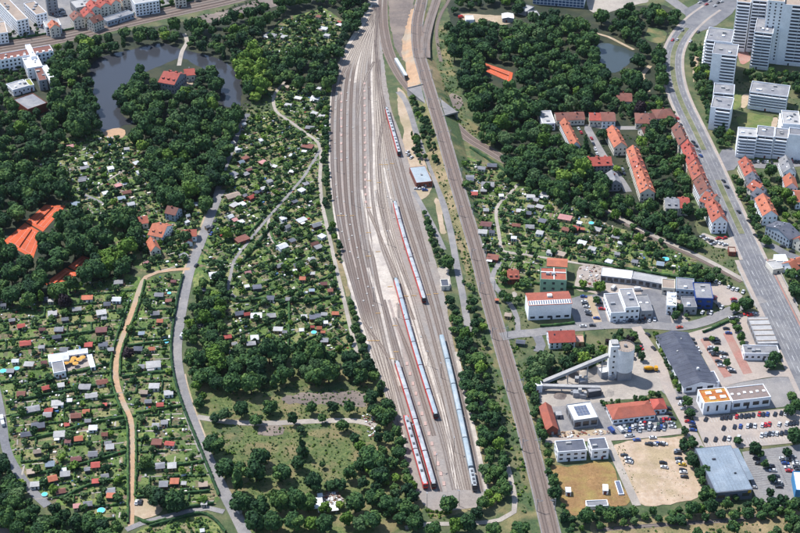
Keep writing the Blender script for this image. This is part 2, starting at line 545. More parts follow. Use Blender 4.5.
# ponds
def pond(name, px, m, lab):
    return sheet(name, px, Z2 + .01, m, 1.0, 4, lab, 'pond')
pond('pond_water', [(89, 70), (96, 59), (115, 53), (132, 50), (150, 44), (170, 44), (182, 50), (202, 54), (222, 60), (238, 72), (242, 90), (240, 108), (226, 108), (216, 100), (200, 118), (160, 128), (124, 124), (116, 131), (108, 136), (98, 128), (96, 108), (93, 88)], m_water, 'large grey pond with a wooded island')
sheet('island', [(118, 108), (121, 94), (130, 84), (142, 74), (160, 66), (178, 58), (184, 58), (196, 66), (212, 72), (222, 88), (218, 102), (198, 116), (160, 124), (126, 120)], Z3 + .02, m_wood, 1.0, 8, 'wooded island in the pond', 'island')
OCC[(OCC & 8) > 0] = 0
pond('pond_water', [(590, 48), (600, 42), (622, 47), (640, 56), (630, 62), (620, 72), (608, 74), (602, 64), (598, 54)], m_water2, 'small dark pond in the park wood')
sheet('lawn', [(650, 26), (668, 32), (664, 44), (650, 42), (643, 36)], Z3, m_lush, 1.0, 1, 'bright lawn beside the park pond', 'lawn')
sheet('lawn', [(735, 118), (748, 112), (776, 118), (774, 130), (740, 128)], Z3, m_lawn, .6, 1, 'lawn enclosed by the apartment slabs', 'lawn')
sheet('lawn', [(730, 96), (742, 94), (740, 108), (728, 112)], Z3, m_lawn, .6, 0, 'narrow lawn beside the small tower', 'lawn')
sheet('lawn', [(744, 76), (756, 80), (752, 90), (742, 84)], Z3, m_lush, .6, 0, 'small lawn below the tall towers', 'lawn')
sheet('lawn', [(738, 156), (790, 162), (800, 158), (800, 168), (742, 164)], Z2, m_lawn, .6, 0, 'grass strip in front of the long slab', 'lawn')
sheet('estate_ground', [(690, 30), (720, 20), (745, 20), (800, 20), (800, 160), (735, 160), (715, 130), (700, 90), (688, 55)], Z1, m_ground, 1.0, 0, 'green ground of the tower estate', 'ground')
sheet('estate_plaza', [(735, 44), (746, 48), (752, 60), (742, 66), (738, 58)], Z3, m_pinkpave, .4, 1, 'pink paved plaza between the towers', 'plaza')
for pl, lb in (([(742, 94), (750, 93), (748, 106), (741, 110)], 'pale path between the two lower slabs'), ([(774, 116), (779, 118), (775, 132), (770, 130)], 'pale path behind the long slab'), ([(692, 56), (700, 52), (696, 78), (693, 84)], 'pale path beside the curved road')):
    sheet('footpath', pl, Z4, m_sand, .4, 1, lb, 'footpath')
sheet('dry_lawn', [(550, 462), (560, 468), (609, 460), (618, 480), (634, 503), (600, 512), (570, 516), (560, 500)], Z3, m_rust, 1.0, 1, 'rust coloured dry lawn beside the main line', 'lawn')
sheet('sand_lot', [(612, 444), (650, 438), (692, 436), (697, 460), (705, 492), (700, 500), (655, 506), (636, 504), (626, 480)], Z3, m_sandlot, 1.0, 1, 'bare sandy lot with scattered cars', 'lot')
sheet('car_park', [(693, 418), (755, 412), (792, 408), (806, 414), (806, 442), (742, 448), (706, 450)], Z4, m_paving, 0, 1, 'cream car park in front of the orange-roofed store', 'car park')
sheet('car_park', [(742, 452), (806, 444), (806, 506), (758, 508), (752, 486)], Z3, m_asphalt2, 0, 1, 'grey-brown car park beside the blue-grey hall', 'car park')
sheet('car_park', [(686, 334), (728, 322), (742, 330), (752, 352), (760, 376), (722, 388), (712, 374), (700, 352)], Z3, m_paving, 0, 1, 'car park beside the dark-roofed supermarket', 'car park')
for pl in ([(700, 340), (706, 337), (732, 376), (724, 378)], [(723, 334), (730, 331), (753, 374), (744, 376)]):
    sheet('parking_bays', pl, Z4, m_pinkpave, 0, 0, 'red paved row of parking bays beside the supermarket', 'parking bays')
sheet('car_park', [(566, 300), (580, 296), (600, 294), (608, 322), (576, 325)], Z3, m_asphalt, 0, 1, 'asphalt car park right of the white warehouse', 'car park')
sheet('driveway', [(584, 298), (592, 296), (602, 322), (594, 323)], Z4, m_sand, 0, 1, 'cream driveway through the warehouse car park', 'driveway')
sheet('works_yard', [(578, 266), (602, 262), (640, 278), (676, 290), (690, 325), (608, 324), (600, 294), (574, 290)], Z2, m_paving, .5, 1, 'pale yard around the workshop halls', 'yard')
sheet('works_yard', [(640, 290), (664, 288), (672, 324), (655, 324)], Z3, m_asphalt, 0, 1, 'asphalt yard right of the white workshop', 'yard')
sheet('works_yard', [(700, 284), (722, 283), (745, 296), (735, 305), (716, 306)], Z3, m_paving, .5, 1, 'pinkish forecourt beside the blue-fronted office', 'yard')
sheet('concrete_works_yard', [(538, 392), (560, 380), (596, 366), (640, 342), (655, 352), (668, 388), (640, 398), (606, 402), (560, 408), (536, 404)], Z2, m_gravel, .8, 1, 'pale dusty yard of the concrete plant', 'yard')
sheet('gravel_yard', [(545, 408), (608, 402), (612, 420), (666, 410), (676, 432), (552, 440), (548, 430)], Z3, m_asphalt2, .6, 1, 'yard between barn, flat hall and red-roofed workshop', 'yard')
sheet('sand_heap_ground', [(552, 432), (600, 428), (612, 434), (560, 440)], Z4, m_sand, .8, 1, 'sandy strip in front of the flat hall', 'sand')
sheet('store_apron', [(660, 390), (700, 386), (724, 384), (770, 378), (800, 372), (806, 400), (790, 406), (694, 418)], Z1 + .03, m_asphalt2, 0, 1, 'apron around the orange-roofed store', 'apron')
sheet('depot_yard', [(734, 316), (748, 312), (772, 312), (788, 356), (760, 376), (746, 348)], Z2, m_paving, 0, 1, 'paved yard around the roofed depot sheds', 'yard')
sheet('station_yard', [(397, 86), (404, 92), (414, 115), (420, 130), (426, 166), (434, 186), (424, 200), (412, 200), (404, 178), (400, 150), (404, 132), (398, 112)], Z2, m_sand, .6, 1, 'cream yard around the small brick rail office', 'yard')
sheet('sand_strip', [(434, 196), (440, 198), (446, 236), (440, 234)], Z2, m_sand, .8, 0, 'cream strip along the service road', 'sand')
sheet('forecourt', [(428 + 4, 268), (448, 266), (452, 292), (440, 292)], Z2, m_gravel, .6, 1, 'pale forecourt around the trackside hut', 'yard')
sheet('parking_ground', [(134, 497), (152, 500), (168, 508), (160, 516), (134, 520)], Z3, m_sand, 1.0, 1, 'sandy parking corner at the path end', 'parking')
sheet('rubble_yard', [(322, 492), (338, 492), (346, 505), (336, 514), (318, 510)], Z3, m_gravel, 1.0, 1, 'pale rubble patch among the trees', 'rubble')
sheet('town_ground', [(-30, -30), (240, -30), (235, -4), (133, 14), (60, 34), (-30, 46)], Z1 + .02, m_asphalt2, 0, 0, 'paved town blocks beyond the upper railway', 'ground')
sheet('plaza', [(586, -4), (640, -8), (650, 2), (622, 8), (600, 16), (588, 10)], Z2, m_gravel, .6, 0, 'white plaza beside the glass office', 'plaza')
sheet('forecourt', [(456, 14), (472, 14), (500, 16), (516, 14), (512, 24), (500, 26), (490, 20), (468, 24)], Z3, m_sand, .8, 1, 'sandy clearing with two small white buildings', 'clearing')
sheet('bathing_terrace', [(112, 128), (124, 128), (127, 136), (118, 140), (106, 137), (98, 136)], Z4, m_orange_sand, .6, 1, 'sandy terrace at the tip of the pond', 'terrace')
sheet('terrace', [(184, 76), (194, 76), (192, 88), (184, 90)], Z5, m_sand, .4, 1, 'pale terrace beside the island restaurant', 'terrace')
sheet('paved_yard', [(700, 231), (714, 238), (738, 238), (744, 250), (722, 250), (704, 242)], Z2, m_gravel, .6, 1, 'pale paved yard in front of the white gable house', 'yard')
GARD('garden_ground', [(134, 530), (160, 523), (200, 515), (214, 520), (226, 536), (226, 550), (130, 550)], 'garden plots below the foot lane')
sheet('sand_pit', [(509, 292), (515, 288), (521, 294), (517, 300), (511, 298)], Z3, m_gravel, .6, 1, 'pale sand pit in the garden below the brick house', 'sand pit')

# ------------------------------------------------------------------ tennis courts
def court(px4, label, nets=1):
    root = sheet('tennis_court', px4, Z4, m_clay, 0, 1, label, 'tennis court', None)
    a, b, c, d = [np.array(G(*p)) for p in px4]
    def q(u, v):
        return a * (1 - u) * (1 - v) + b * u * (1 - v) + c * u * v + d * (1 - u) * v
    for k in range(nets):
        u0, u1 = k / nets, (k + 1) / nets
        mb = MB()
        def line(p, r):
            p, r = np.array(p), np.array(r)
            t = (r - p) / np.linalg.norm(r - p); nn = np.array((-t[1], t[0])) * .05
            mb.quad((*(p - nn), Z5), (*(r - nn), Z5), (*(r + nn), Z5), (*(p + nn), Z5))
        U0, U1 = u0 + .12 / nets, u1 - .12 / nets
        for v in (.12, .88): line(q(U0, v), q(U1, v))
        for u in (U0, U1): line(q(u, .12), q(u, .88))
        for v in (.32, .68): line(q(U0, v), q(U1, v))
        line(q((U0 + U1) / 2, .32), q((U0 + U1) / 2, .68))
        mb.obj('court_line', m_white, root)
        nb = MB()
        p, r = q(U0 - .02, .5), q(U1 + .02, .5)
        nb.bar((*p, .75), (*r, .75), .04, .9)
        nb.obj('net', surf('dark_net', (150, 104, 84)), root)
    return root
court([(3, 242), (25, 223), (42, 233), (33, 259)], 'orange clay tennis court nearer the garden corner', 1)
court([(26, 222), (45, 205), (66, 206), (43, 232)], 'orange clay tennis court against the dark wood', 1)
court([(44, 284), (66, 268), (78, 274), (60, 290)], 'clay tennis court half hidden under trees', 1)
court([(68, 267), (82, 256), (96, 260), (80, 273)], 'small bright clay court showing between the trees', 1)
court([(481, 62), (498, 67), (513, 73), (511, 83), (494, 79), (480, 68)][0:1] + [(513, 73), (511, 83), (480, 69)], 'orange clay court in the park wood', 1)

# ------------------------------------------------------------------ roads and paths
def road(name, px, w, m, z, label, cat, kerb=False, bit=1, step=6.0):
    ln = px_line(px, step)
    SHEET_N[0] += 1
    z += SHEET_N[0] * .0004
    o = ribbon(name, ln, -w / 2, w / 2, z, m, None, bit)
    L_, R_ = offset_line(ln, w / 2 + 1.8), offset_line(ln, -w / 2 - 1.8)
    for i in range(1, len(ln)):
        occupy([L_[i - 1], R_[i - 1], R_[i], L_[i]], 32)
    tag(o, label, cat, None, 'structure')
    return o, ln
R1 = [(712, 8), (698, 18), (684, 32), (675, 48), (672.5, 64), (675, 84), (682, 104), (693, 127), (704, 150), (715.5, 175), (728, 203), (742, 234), (757, 267), (777, 308), (800, 356), (820, 398)]
r1, l1 = road('road', R1, 15.0, m_asphalt, Z3 - .03, 'wide divided road curving past the tower estate', 'road', step=8.0)
m_median = surf('median_grass', (130, 132, 98), (108, 116, 82), .6, (146, 142, 112), .1, grain=.25)
def sub_py(line, a, b):
    return [p for p in line if a <= P(p[0], p[1], p[2])[1] <= b]
def sub(line, i0, i1):
    return line[int(len(line) * i0):int(len(line) * i1)]
for s, nm in ((1, 'right'), (-1, 'left')):
    e = ribbon('pavement', sub_py(l1, -50, 262), min(s * -7.45, s * -9.7), max(s * -7.45, s * -9.7), Z3 + .13, m_paving, None, 1)
    tag(e, 'cream pavement along the %s of the divided road' % ('estate side' if s == 1 else 'terrace side'), 'pavement', None, 'structure')
    k = ribbon('kerb', sub_py(l1, -50, 262), s * -7.45 - .16, s * -7.45 + .16, Z3 + .15, m_kerb, e, 0)
def sub_py(line, a, b):
    return [p for p in line if a <= P(p[0], p[1], p[2])[1] <= b]
med = ribbon('median', sub_py(l1, 27, 156), -2.0, 2.0, Z3 + .12, m_median, None, 0)
tag(med, 'grassy median of the divided road beside the estate', 'median', None, 'structure')
med = ribbon('median', sub_py(l1, 178, 236), -2.0, 2.0, Z3 + .12, m_median, None, 0)
tag(med, 'grassy median of the divided road below the crossing', 'median', None, 'structure')
def dashes(line, off, ln_, gap, w, z, parent, i0=0.0, i1=1.0, name='lane_marking'):
    L = [np.array(p) for p in offset_line(line, off)]
    mb = MB(); acc = 0.0; on = True; cur = ln_
    for i in range(int(len(L) * i0) + 1, int(len(L) * i1)):
        a, b = L[i - 1], L[i]
        d = np.linalg.norm(b - a); t = (b - a) / (d + 1e-9); nn = np.array((-t[1], t[0])) * w / 2
        s = 0.0
        while s < d:
            e = min(d, s + 1.5)
            ph = (acc + s) % (ln_ + gap)
            if ph < ln_:
                p, r = a + t * s, a + t * e
                mb.quad((*(p - nn), z), (*(r - nn), z), (*(r + nn), z), (*(p + nn), z))
            s = e
        acc += d
    if mb.v:
        o = mb.obj(name, m_white, parent); o['kind'] = 'stuff'
for off in (4.7, -4.7):
    dashes(l1, off, 6, 6, .15, Z3 + .03, r1, 0, .97)
for off in (7.1, -7.1, 2.2, -2.2):
    dashes(l1, off, 50, .01, .10, Z3 + .03, r1, 0, .97)
low = sub_py(l1, 258, 420)
wide = ribbon('road', low, -10.2, 10.2, Z3 - .005, m_asphalt, None, 1)
tag(wide, 'broad end of the divided road on the rail bridge', 'road', None, 'structure')
for s, nm in ((1, 'works'), (-1, 'house')):
    e = ribbon('pavement', low, min(s * -10.2, s * -13.2), max(s * -10.2, s * -13.2), Z3 + .13, m_paving, None, 1)
    tag(e, 'cream pavement on the %s side of the rail bridge' % nm, 'pavement', None, 'structure')
for off in (5.0, -5.0, 0.0):
    dashes(low, off, 6, 6, .15, Z3 + .04, wide, 0, .97)
cyc = ribbon('cycle_lane', low, 8.7, 9.8, Z3 + .012, m_pinkpave, wide, 0)
sheet('junction', [(716, 160), (722, 150), (732, 148), (742, 160), (734, 170), (722, 172)], Z3 + .02, m_asphalt, 0, 1, 'crossing of the divided road by the long slab', 'junction')
sheet('junction', [(684, 10), (700, 2), (718, -6), (745, -6), (732, 14), (716, 26), (700, 32), (688, 26)], Z3 + .02, m_asphalt, 0, 1, 'big road junction beside the tall towers', 'junction')
road('road', [(722, 12), (742, -4), (760, -18)], 15, m_asphalt2, Z3 - .02, 'wide pale road leading away from the junction', 'road')
road('road', [(690, 14), (668, -2), (650, -14)], 11, m_asphalt2, Z3 - .02, 'road leaving the junction beside the park trees', 'road')
road('side_street', [(728, 160), (748, 164), (770, 166), (806, 163)], 9, m_asphalt2, Z2 + .02, 'side street with parked cars below the long slab', 'street')
road('side_street', [(756, 246), (768, 244), (782, 252), (806, 262)], 7, m_asphalt, Z2 + .02, 'side street in front of the pale blue house', 'street')
road('side_street', [(664, 128), (640, 128), (607, 128), (588, 126), (594, 140), (606, 160), (622, 182), (628, 192)], 6.0, m_asphalt2, Z2 + .02, 'narrow street between the red-roofed terraces', 'street')
LANE = [(221, 190), (216, 202), (209, 220), (201, 242), (191, 267), (185, 292), (180, 320), (176.5, 350), (179, 375), (186, 402), (197, 433), (211, 466), (223, 490), (236, 515), (248, 540)]
lane, lln = road('lane', LANE, 6.6, m_asphalt2, Z3, 'grey asphalt lane running down through the gardens', 'lane')
ribbon('lane_edge', sub(lln, .1, .55), -4.6, -3.2, Z2 + .02, m_sand, lane, 1)
ribbon('lane_edge', sub(lln, .6, .8), 3.2, 4.2, Z2 + .02, m_sand, lane, 1)
road('sandy_path', [(190, 269), (172, 270), (158, 272), (146, 277), (140, 288), (134, 306), (124, 334), (117.5, 355), (116, 378), (122, 400), (130.5, 420), (132, 445), (131.5, 490), (131, 527)], 3.3, m_orange_sand, Z3 + .01, 'sandy brown path winding through the western gardens', 'path')
road('garden_lane', [(126, 530), (140, 524), (165, 517), (190, 511), (208, 508), (224, 512)], 3.6, m_asphalt2, Z3 + .02, 'grey lane at the foot of the gardens', 'lane')
road('edge_road', [(-12, 360), (-4, 390), (2, 420), (6, 448), (14, 466), (26, 484), (38, 497), (48, 506)], 5.0, m_asphalt, Z3, 'asphalt road at the western garden edge', 'road')
road('meadow_lane', [(197, 417), (215, 420), (240, 423), (279, 423), (320, 421), (356, 421), (376, 426)], 4.4, m_gravel, Z3 - .01, 'pale lane crossing the dry meadow', 'lane')
road('garden_path', [(285, 82), (274, 96), (276, 111), (289, 121), (307, 134), (318, 143), (321, 157), (320, 178), (322, 203), (326, 222), (332, 249), (338, 275), (344, 300), (351, 330), (357, 353)], 2.6, m_gravel, Z3, 'pale garden path running along the rail yard', 'path')
road('garden_path', [(320, 150), (312, 164), (303, 178), (284, 200), (268, 218), (250, 240), (234, 261), (231, 275), (228, 290), (238, 299)], 2.2, m_asphalt2, Z3 + .015, 'straight diagonal path through the middle gardens', 'path')
road('garden_path', [(269, 218), (268, 232), (273, 242), (284, 247), (300, 246)], 2.0, m_gravel, Z3 - .02, 'small curved path off the diagonal garden path', 'path')
road('garden_path', [(88, 185), (76, 190), (90, 197), (104, 204)], 2.2, m_asphalt2, Z3, 'short grey path in the gardens by the courts', 'path')
road('garden_path', [(92, 192), (105, 182), (122, 172), (140, 162)], 1.6, m_gravel, Z3 - .02, 'narrow path up through the gardens by the courts', 'path')
road('service_road', [(398, 92), (405, 100), (412, 118), (416, 132), (425, 152), (434, 176), (443, 203), (451, 234), (457, 267), (463, 297), (467, 322), (469, 332)], 4.6, m_asphalt2, Z3, 'grey service road between yard and main line', 'road')
road('service_road', [(414, 192), (422, 206), (434, 228), (444, 250)], 3.6, m_asphalt2, Z3 - .015, 'narrow service lane beside the yard hedge', 'lane')
road('footpath', [(480, 400), (486, 418), (493, 428)], 1.8, m_gravel, Z3, 'pale trodden path in the trackside thicket', 'path')
road('footpath', [(507, 465), (511, 480), (515, 500), (514, 512), (500, 520), (478, 523), (450, 524), (430, 524), (405, 528)], 3.0, m_gravel, Z3, 'pale path rounding the yard end', 'path')
road('garden_path', [(518, 184), (508, 196), (499, 204), (496, 214), (499, 234), (503, 251), (520, 254), (533, 256), (552, 259), (582, 264), (600, 266)], 2.4, m_gravel, Z3, 'pale path bending through the gardens by the branch line', 'path')
road('access_road', [(500, 262), (494, 272), (492, 279), (499, 292), (510, 304), (517, 318), (518, 334)], 3.4, m_asphalt2, Z3, 'narrow access road curving down to the warehouse street', 'road')
R10 = [(501, 337), (518, 334), (534, 333), (560, 329), (583, 327), (617, 325), (650, 325.5), (680, 327), (704, 322), (726, 313), (746, 304), (764, 299)]
road('works_street', R10, 8.2, m_asphalt2, Z3 + .03, 'grey street through the works area', 'street')
road('access_road', [(536, 334), (541, 345), (538, 352)], 6, m_asphalt, Z3, 'short asphalt stub beside the red-roofed house', 'road')
road('works_street', [(636, 327), (648, 345), (660, 364), (668, 388), (678, 408), (690, 430), (700, 450)], 6.5, m_paving, Z3 + .045, 'pale street between concrete plant and supermarket', 'street')
road('works_street', [(545, 441), (580, 439), (612, 438), (640, 436), (684, 431)], 5.0, m_paving, Z3 + .06, 'pale street above the sandy lot', 'street')
road('concrete_drive', [(607, 441), (617, 462), (627, 484), (637, 506)], 4.6, m_gravel, Z4 + .03, 'straight cream concrete drive beside the dry lawn', 'drive')
road('store_drive', [(708, 386), (740, 379), (770, 374), (790, 374)], 6.5, m_paving, Z3 + .05, 'cream drive behind the orange-roofed store', 'drive')
road('park_path', [(582, 28), (594, 33), (608, 37), (622, 44), (634, 50)], 3.0, m_sand, Z4, 'cream path along the park pond', 'path')
road('park_path', [(650, 66), (642, 76), (646, 84), (648, 92)], 4.0, m_sand, Z4, 'sandy path at the south tip of the park pond', 'path')
road('causeway', [(184, 34), (187, 42), (182, 52), (179, 66)], 3.6, m_gravel, Z4 + .05, 'pale causeway leading onto the island', 'causeway')
road('upper_lane', [(216, 196), (224, 170), (232, 150), (240, 128), (248, 114)], 4.2, m_asphalt, Z2, 'shaded lane along the pond wood', 'lane')

# ------------------------------------------------------------------ railway
sheet('rail_yard', [(374, -14), (366, 20), (350, 43), (337, 65), (331, 92), (328.5, 130), (328.5, 165), (333, 212), (341, 255), (351, 297), (361, 333), (371, 358), (384, 384), (394, 418), (403, 454), (413, 488), (422, 504), (432, 512), (480, 508), (489, 500), (481, 452), (467, 402), (456, 357), (446, 304), (438, 270), (426, 226), (417, 196), (408, 160), (399, 130), (391, 110), (387, 85), (383, 55), (379, 30), (386, -14)], Z2, m_yard, .5, 1, 'grey-brown ground of the marshalling yard', 'rail yard')
yard = bpy.data.objects['rail_yard']
LG = [[(371, -12), (366, 8), (356, 28), (345, 48), (339, 61), (350, 62), (354, 46), (360, 40), (358, 54), (349, 83), (359, 83), (361, 62), (366, 42), (369.5, 30), (371, 45), (369.5, 62), (371, 90), (373, 130), (381, 132), (381, 92), (378, 60), (376.5, 30), (379, -12)],
      [(373, 130), (368.5, 165), (367, 205), (368.5, 235), (373, 260), (384, 300), (393, 335), (402, 372), (405, 372), (399, 335), (396, 300), (404, 312), (414, 345), (424, 372), (432, 402), (441, 440), (450, 470), (455, 492), (459, 492), (455, 460), (449, 428), (440, 395), (430, 358), (420, 325), (409, 290), (396, 250), (386, 210), (381, 165), (381, 132)],
      [(362, 334), (370, 356), (383, 384), (393, 418), (402, 450), (407, 452), (403, 425), (398, 396), (391, 360), (384, 338), (375, 330)]]
for q_, n_l in zip(LG, ('throat', 'middle', 'lower')):
    sheet('ladder_gravel', q_, Z2 + .012, m_ladder, .4, 0, 'pale fresh gravel under the %s switches of the yard' % n_l, 'gravel')
rail_count = [0]
def track(px, label, group, fresh=0.0, z=Z3, bed=2.9, rails=True, occ_=0):
    """px: (x, y[, z]) knots; fresh: number or {y: value} of new pale ballast"""
    ln = px_line(px, 7.0)
    if isinstance(fresh, dict):
        ys = sorted(fresh)
        at = [float(np.interp(P(p[0], p[1], p[2])[1], ys, [fresh[k] for k in ys])) for p in ln]
    else:
        at = [fresh] * len(ln)
    o0 = ln[len(ln) // 2]
    root = empty('railway_track', (0, 0, 0))
    tag(root, label, 'railway track', group)
    rail_count[0] += 1
    dz = 0.0011 * rail_count[0]
    ribbon('ballast_bed', ln, -bed / 2, bed / 2, z + dz, m_ballast, root, occ_, at)
    for s in (-1, 1):
        L, R = offset_line(ln, s * .75 + .09), offset_line(ln, s * .75 - .09)
        v, f = [], []
        for i in range(len(ln)):
            zz = ln[i][2] + z + dz
            v += [(*L[i], zz), (*L[i], zz + .17), (*R[i], zz + .17), (*R[i], zz)]
            if i:
                k = 4 * i
                for a in range(3):
                    f.append((k - 4 + a, k + a, k + a + 1, k - 3 + a))
        mesh_obj('rail', v, f, m_rail, root)
    return ln
YY = [5, 25, 45, 70, 100, 150, 200, 240, 280, 320, 360, 400, 435]
LEFT = [[374, 366, 352, 339, 333, 331.8, 335, 342, 351.5, 363, 376, 389, 400],
        [374.5, 367.5, 355.5, 344, 339, 338, 340.5, 347, 356, 367, 379, 391, 401],
        [375, 369, 359, 349, 345, 344.3, 346.5, 352.5, 361, 371, 382, 393, 401.5],
        [375.5, 370.5, 362, 354, 351, 350.7, 352.5, 358, 366.5, 376, 385.5, 394.5, 402]]
fl = {0: .85, 62: .8, 72: .1, 150: .02, 310: .05, 335: .7, 440: .75}
nth = ['outermost', 'second', 'third', 'fourth', 'fifth', 'sixth', 'seventh', 'eighth', 'ninth']
for k, xs in enumerate(LEFT):
    track(list(zip(xs, YY)), '%s yard track from the garden side' % nth[k], 'tracks of the marshalling yard', fl)
t4 = list(zip([376, 372, 365, 359.5, 357.2, 357.3, 358.5, 364, 371.5, 379.5, 389, 400, 412, 425.5], [5, 25, 45, 70, 100, 150, 200, 240, 280, 320, 360, 400, 443, 490]))
t5 = list(zip([376.5, 373, 368, 364, 362.8, 363.8, 365, 370, 377, 386, 397, 407.5, 421, 434], [5, 25, 45, 70, 100, 150, 200, 240, 280, 320, 367, 400, 445, 490]))
t6 = list(zip([377, 374.3, 371, 369, 369.3, 370.8, 373, 381, 395.5, 405.5, 417, 429.5, 442, 454], [5, 25, 45, 70, 100, 150, 200, 243, 283, 320, 360, 400, 440, 490]))
t7 = list(zip([377.5, 375.5, 374.3, 374.5, 375.5, 377, 381, 391, 406.5, 423, 441, 459], [5, 30, 60, 90, 130, 170, 210, 250, 300, 360, 420, 490]))
t8 = list(zip([378, 376, 375, 376, 378.3, 381.8, 387.5, 398, 413.5, 430, 446.5, 463.5], [5, 30, 60, 90, 130, 170, 210, 250, 300, 360, 420, 490]))
t9 = list(zip([378.5, 376.6, 376, 377.6, 381.2, 386.7, 395.6, 406.8, 423, 439, 453.5, 468.5], [5, 30, 60, 90, 130, 170, 210, 250, 300, 360, 420, 490]))
t10 = list(zip([379, 377.2, 377, 379.2, 384.2, 392, 402.7, 415.5, 430.5, 446.3, 460, 475], [5, 30, 60, 90, 130, 170, 210, 250, 300, 360, 420, 493]))
t11 = list(zip([379.5, 378, 378.2, 381, 387.3, 397, 409.3, 422.3, 437, 452, 466, 481], [5, 30, 60, 90, 130, 170, 210, 250, 300, 360, 420, 492]))
t12 = list(zip([379, 380.5, 386.5, 391.6, 399, 408, 417, 428], [60, 88, 112, 130, 156, 190, 222, 262]))
TR = {}
for k, (nm, kn, fr) in enumerate((('t4', t4, {0: .85, 75: .75, 88: .1, 300: .1, 345: .4, 400: .25, 490: .15}), ('t5', t5, {0: .85, 80: .6, 90: .15, 320: .2, 490: .15}), ('t6', t6, {0: .85, 55: .7, 66: .1, 200: .3, 260: .4, 300: .25, 490: .2}),
                                  ('t7', t7, {0: .85, 100: .8, 200: .8, 350: .7, 400: .4, 490: .5}), ('t8', t8, {0: .85, 180: .8, 320: .4, 350: .35, 490: .5}), ('t9', t9, {0: .85, 150: .75, 250: .4, 300: .2, 490: .25}),
                                  ('t10', t10, {0: .5, 150: .4, 200: .2, 490: .15}), ('t11', t11, {0: .6, 150: .3, 200: .1, 490: .1}), ('t12', t12, .15))):
    TR[nm] = track(kn, '%s yard track from the garden side' % ['fifth', 'sixth', 'seventh', 'eighth', 'ninth', 'tenth', 'eleventh', 'twelfth', 'thirteenth'][k], 'tracks of the marshalling yard', fr)
track([(383.5, 300), (400.5, 360), (410, 392), (426.5, 444), (440.5, 492)], 'yard track on the garden side of the lower pink walkway', 'tracks of the marshalling yard', .1)
track([(394.5, 318), (409.5, 355), (420.5, 392), (434, 436)], 'yard track on the works side of the lower pink walkway', 'tracks of the marshalling yard', .15)
# connecting tracks of the ladders
for k, kn in enumerate(([(374, 62), (366, 78), (360, 100), (357.2, 118)], [(375, 40), (378.5, 70), (382.5, 100), (388, 130)], [(366, 205), (378, 232), (389, 258), (402, 290), (413.5, 320)],
                        [(376, 190), (384, 220), (393, 246), (410, 290)], [(361, 318), (372, 334), (387, 356), (400, 392)], [(383, 120), (379, 150), (381, 190), (388, 230)],
                        [(424, 335), (437, 380), (446, 420), (452, 452), (456, 488)], [(350, 64), (342, 80), (338.5, 100)])):
    track(kn, 'connecting yard track, %s ladder switch counted from the far end' % nth[k], 'ladder tracks of the marshalling yard', .4, Z3 + .01, 2.6)
# pale and pink strips between the tracks: narrow walkways of the yard
def walk(px, w, m, name):
    return ribbon(name, px_line(px, 7.0), -w / 2, w / 2, Z3 + .06 + .0007 * len(yard.children), m_ladder if m is m_gravel else m, yard, 0)
m_pinkwalk = surf('pink_walk', (190, 174, 164), (176, 158, 148), .5, (170, 160, 152), .08)
walk([(389, 300), (397, 328), (406, 360), (415.5, 392), (432, 444), (446, 492)], 1.7, m_pinkwalk, 'walkway')
walk([(364.5, 82), (364.6, 110), (365.3, 140), (366.5, 180), (369, 212)], 1.9, m_pinkwalk, 'walkway')
walk([(341.5, 92), (341, 130), (341.5, 170), (347, 230), (356, 268)], 1.1, m_pinkwalk, 'walkway')
walk([(368, 268), (376, 292), (382, 314), (392, 356), (400, 386)], 2.0, m_gravel, 'walkway')
walk([(362, 190), (366.5, 215), (370, 240), (378, 262)], 1.9, m_gravel, 'walkway')
walk([(456, 352), (466, 396), (478, 450), (487, 492)], 2.4, m_gravel, 'walkway')
walk([(331, 96), (329.6, 130), (330, 170), (334, 212), (341, 250)], 1.2, m_gravel, 'walkway')
walk([(343, 262), (352, 292), (361, 322), (370, 350)], 1.8, m_gravel, 'walkway')
walk([(425, 352), (435, 384), (447, 428), (453, 470), (457, 489)], 2.2, m_gravel, 'walkway')
walk([(372, 96), (374, 140), (374, 180), (378, 215), (386, 245)], 2.0, m_gravel, 'walkway')
walk([(384, 168), (390, 195), (400, 225), (412, 262)], 1.5, m_gravel, 'walkway')
walk([(404, 300), (416, 335), (426, 366)], 1.6, m_gravel, 'walkway')
walk([(447, 350), (456, 388), (466, 430), (476, 478)], 1.2, m_gravel, 'walkway')
sb = MB(); sb.box(0, 0, 0, 1.2, 1.5, .25)
slab_me = sb.data('concrete_slab', m_kerb)
pb = MB(); pb.box(0, 0, 0, 1.6, 3.4, .3)
pink_me = pb.data('paving_block', surf('pink_block', (216, 184, 172), (204, 170, 158), .6))
ob_ = MB(); ob_.box(0, 0, 0, 3.2, .7, .2)
plate_me = ob_.data('crossing_plate', surf('orange_plate', (214, 172, 112), (190, 156, 108), .8))
def bit_(name, me, px, py, rz=0.0):
    x, y = G(px, py)
    put(name, me, yard, (x, y, Z3 + .02), rz)
for i in range(17):
    bit_('paving_block', pink_me, 364.6 + .018 * i * i * .25, 84 + i * 7.4)
for i in range(9):
    bit_('paving_block', pink_me, 341.3, 94 + i * 8.3)
for (px, py) in [(407, 364), (410, 374), (413, 384), (416, 394), (419, 404), (422, 414), (425.5, 424), (429, 434), (432, 444), (435, 454), (438, 464), (441, 474), (444, 484)]:
    bit_('paving_block', pink_me, px, py)
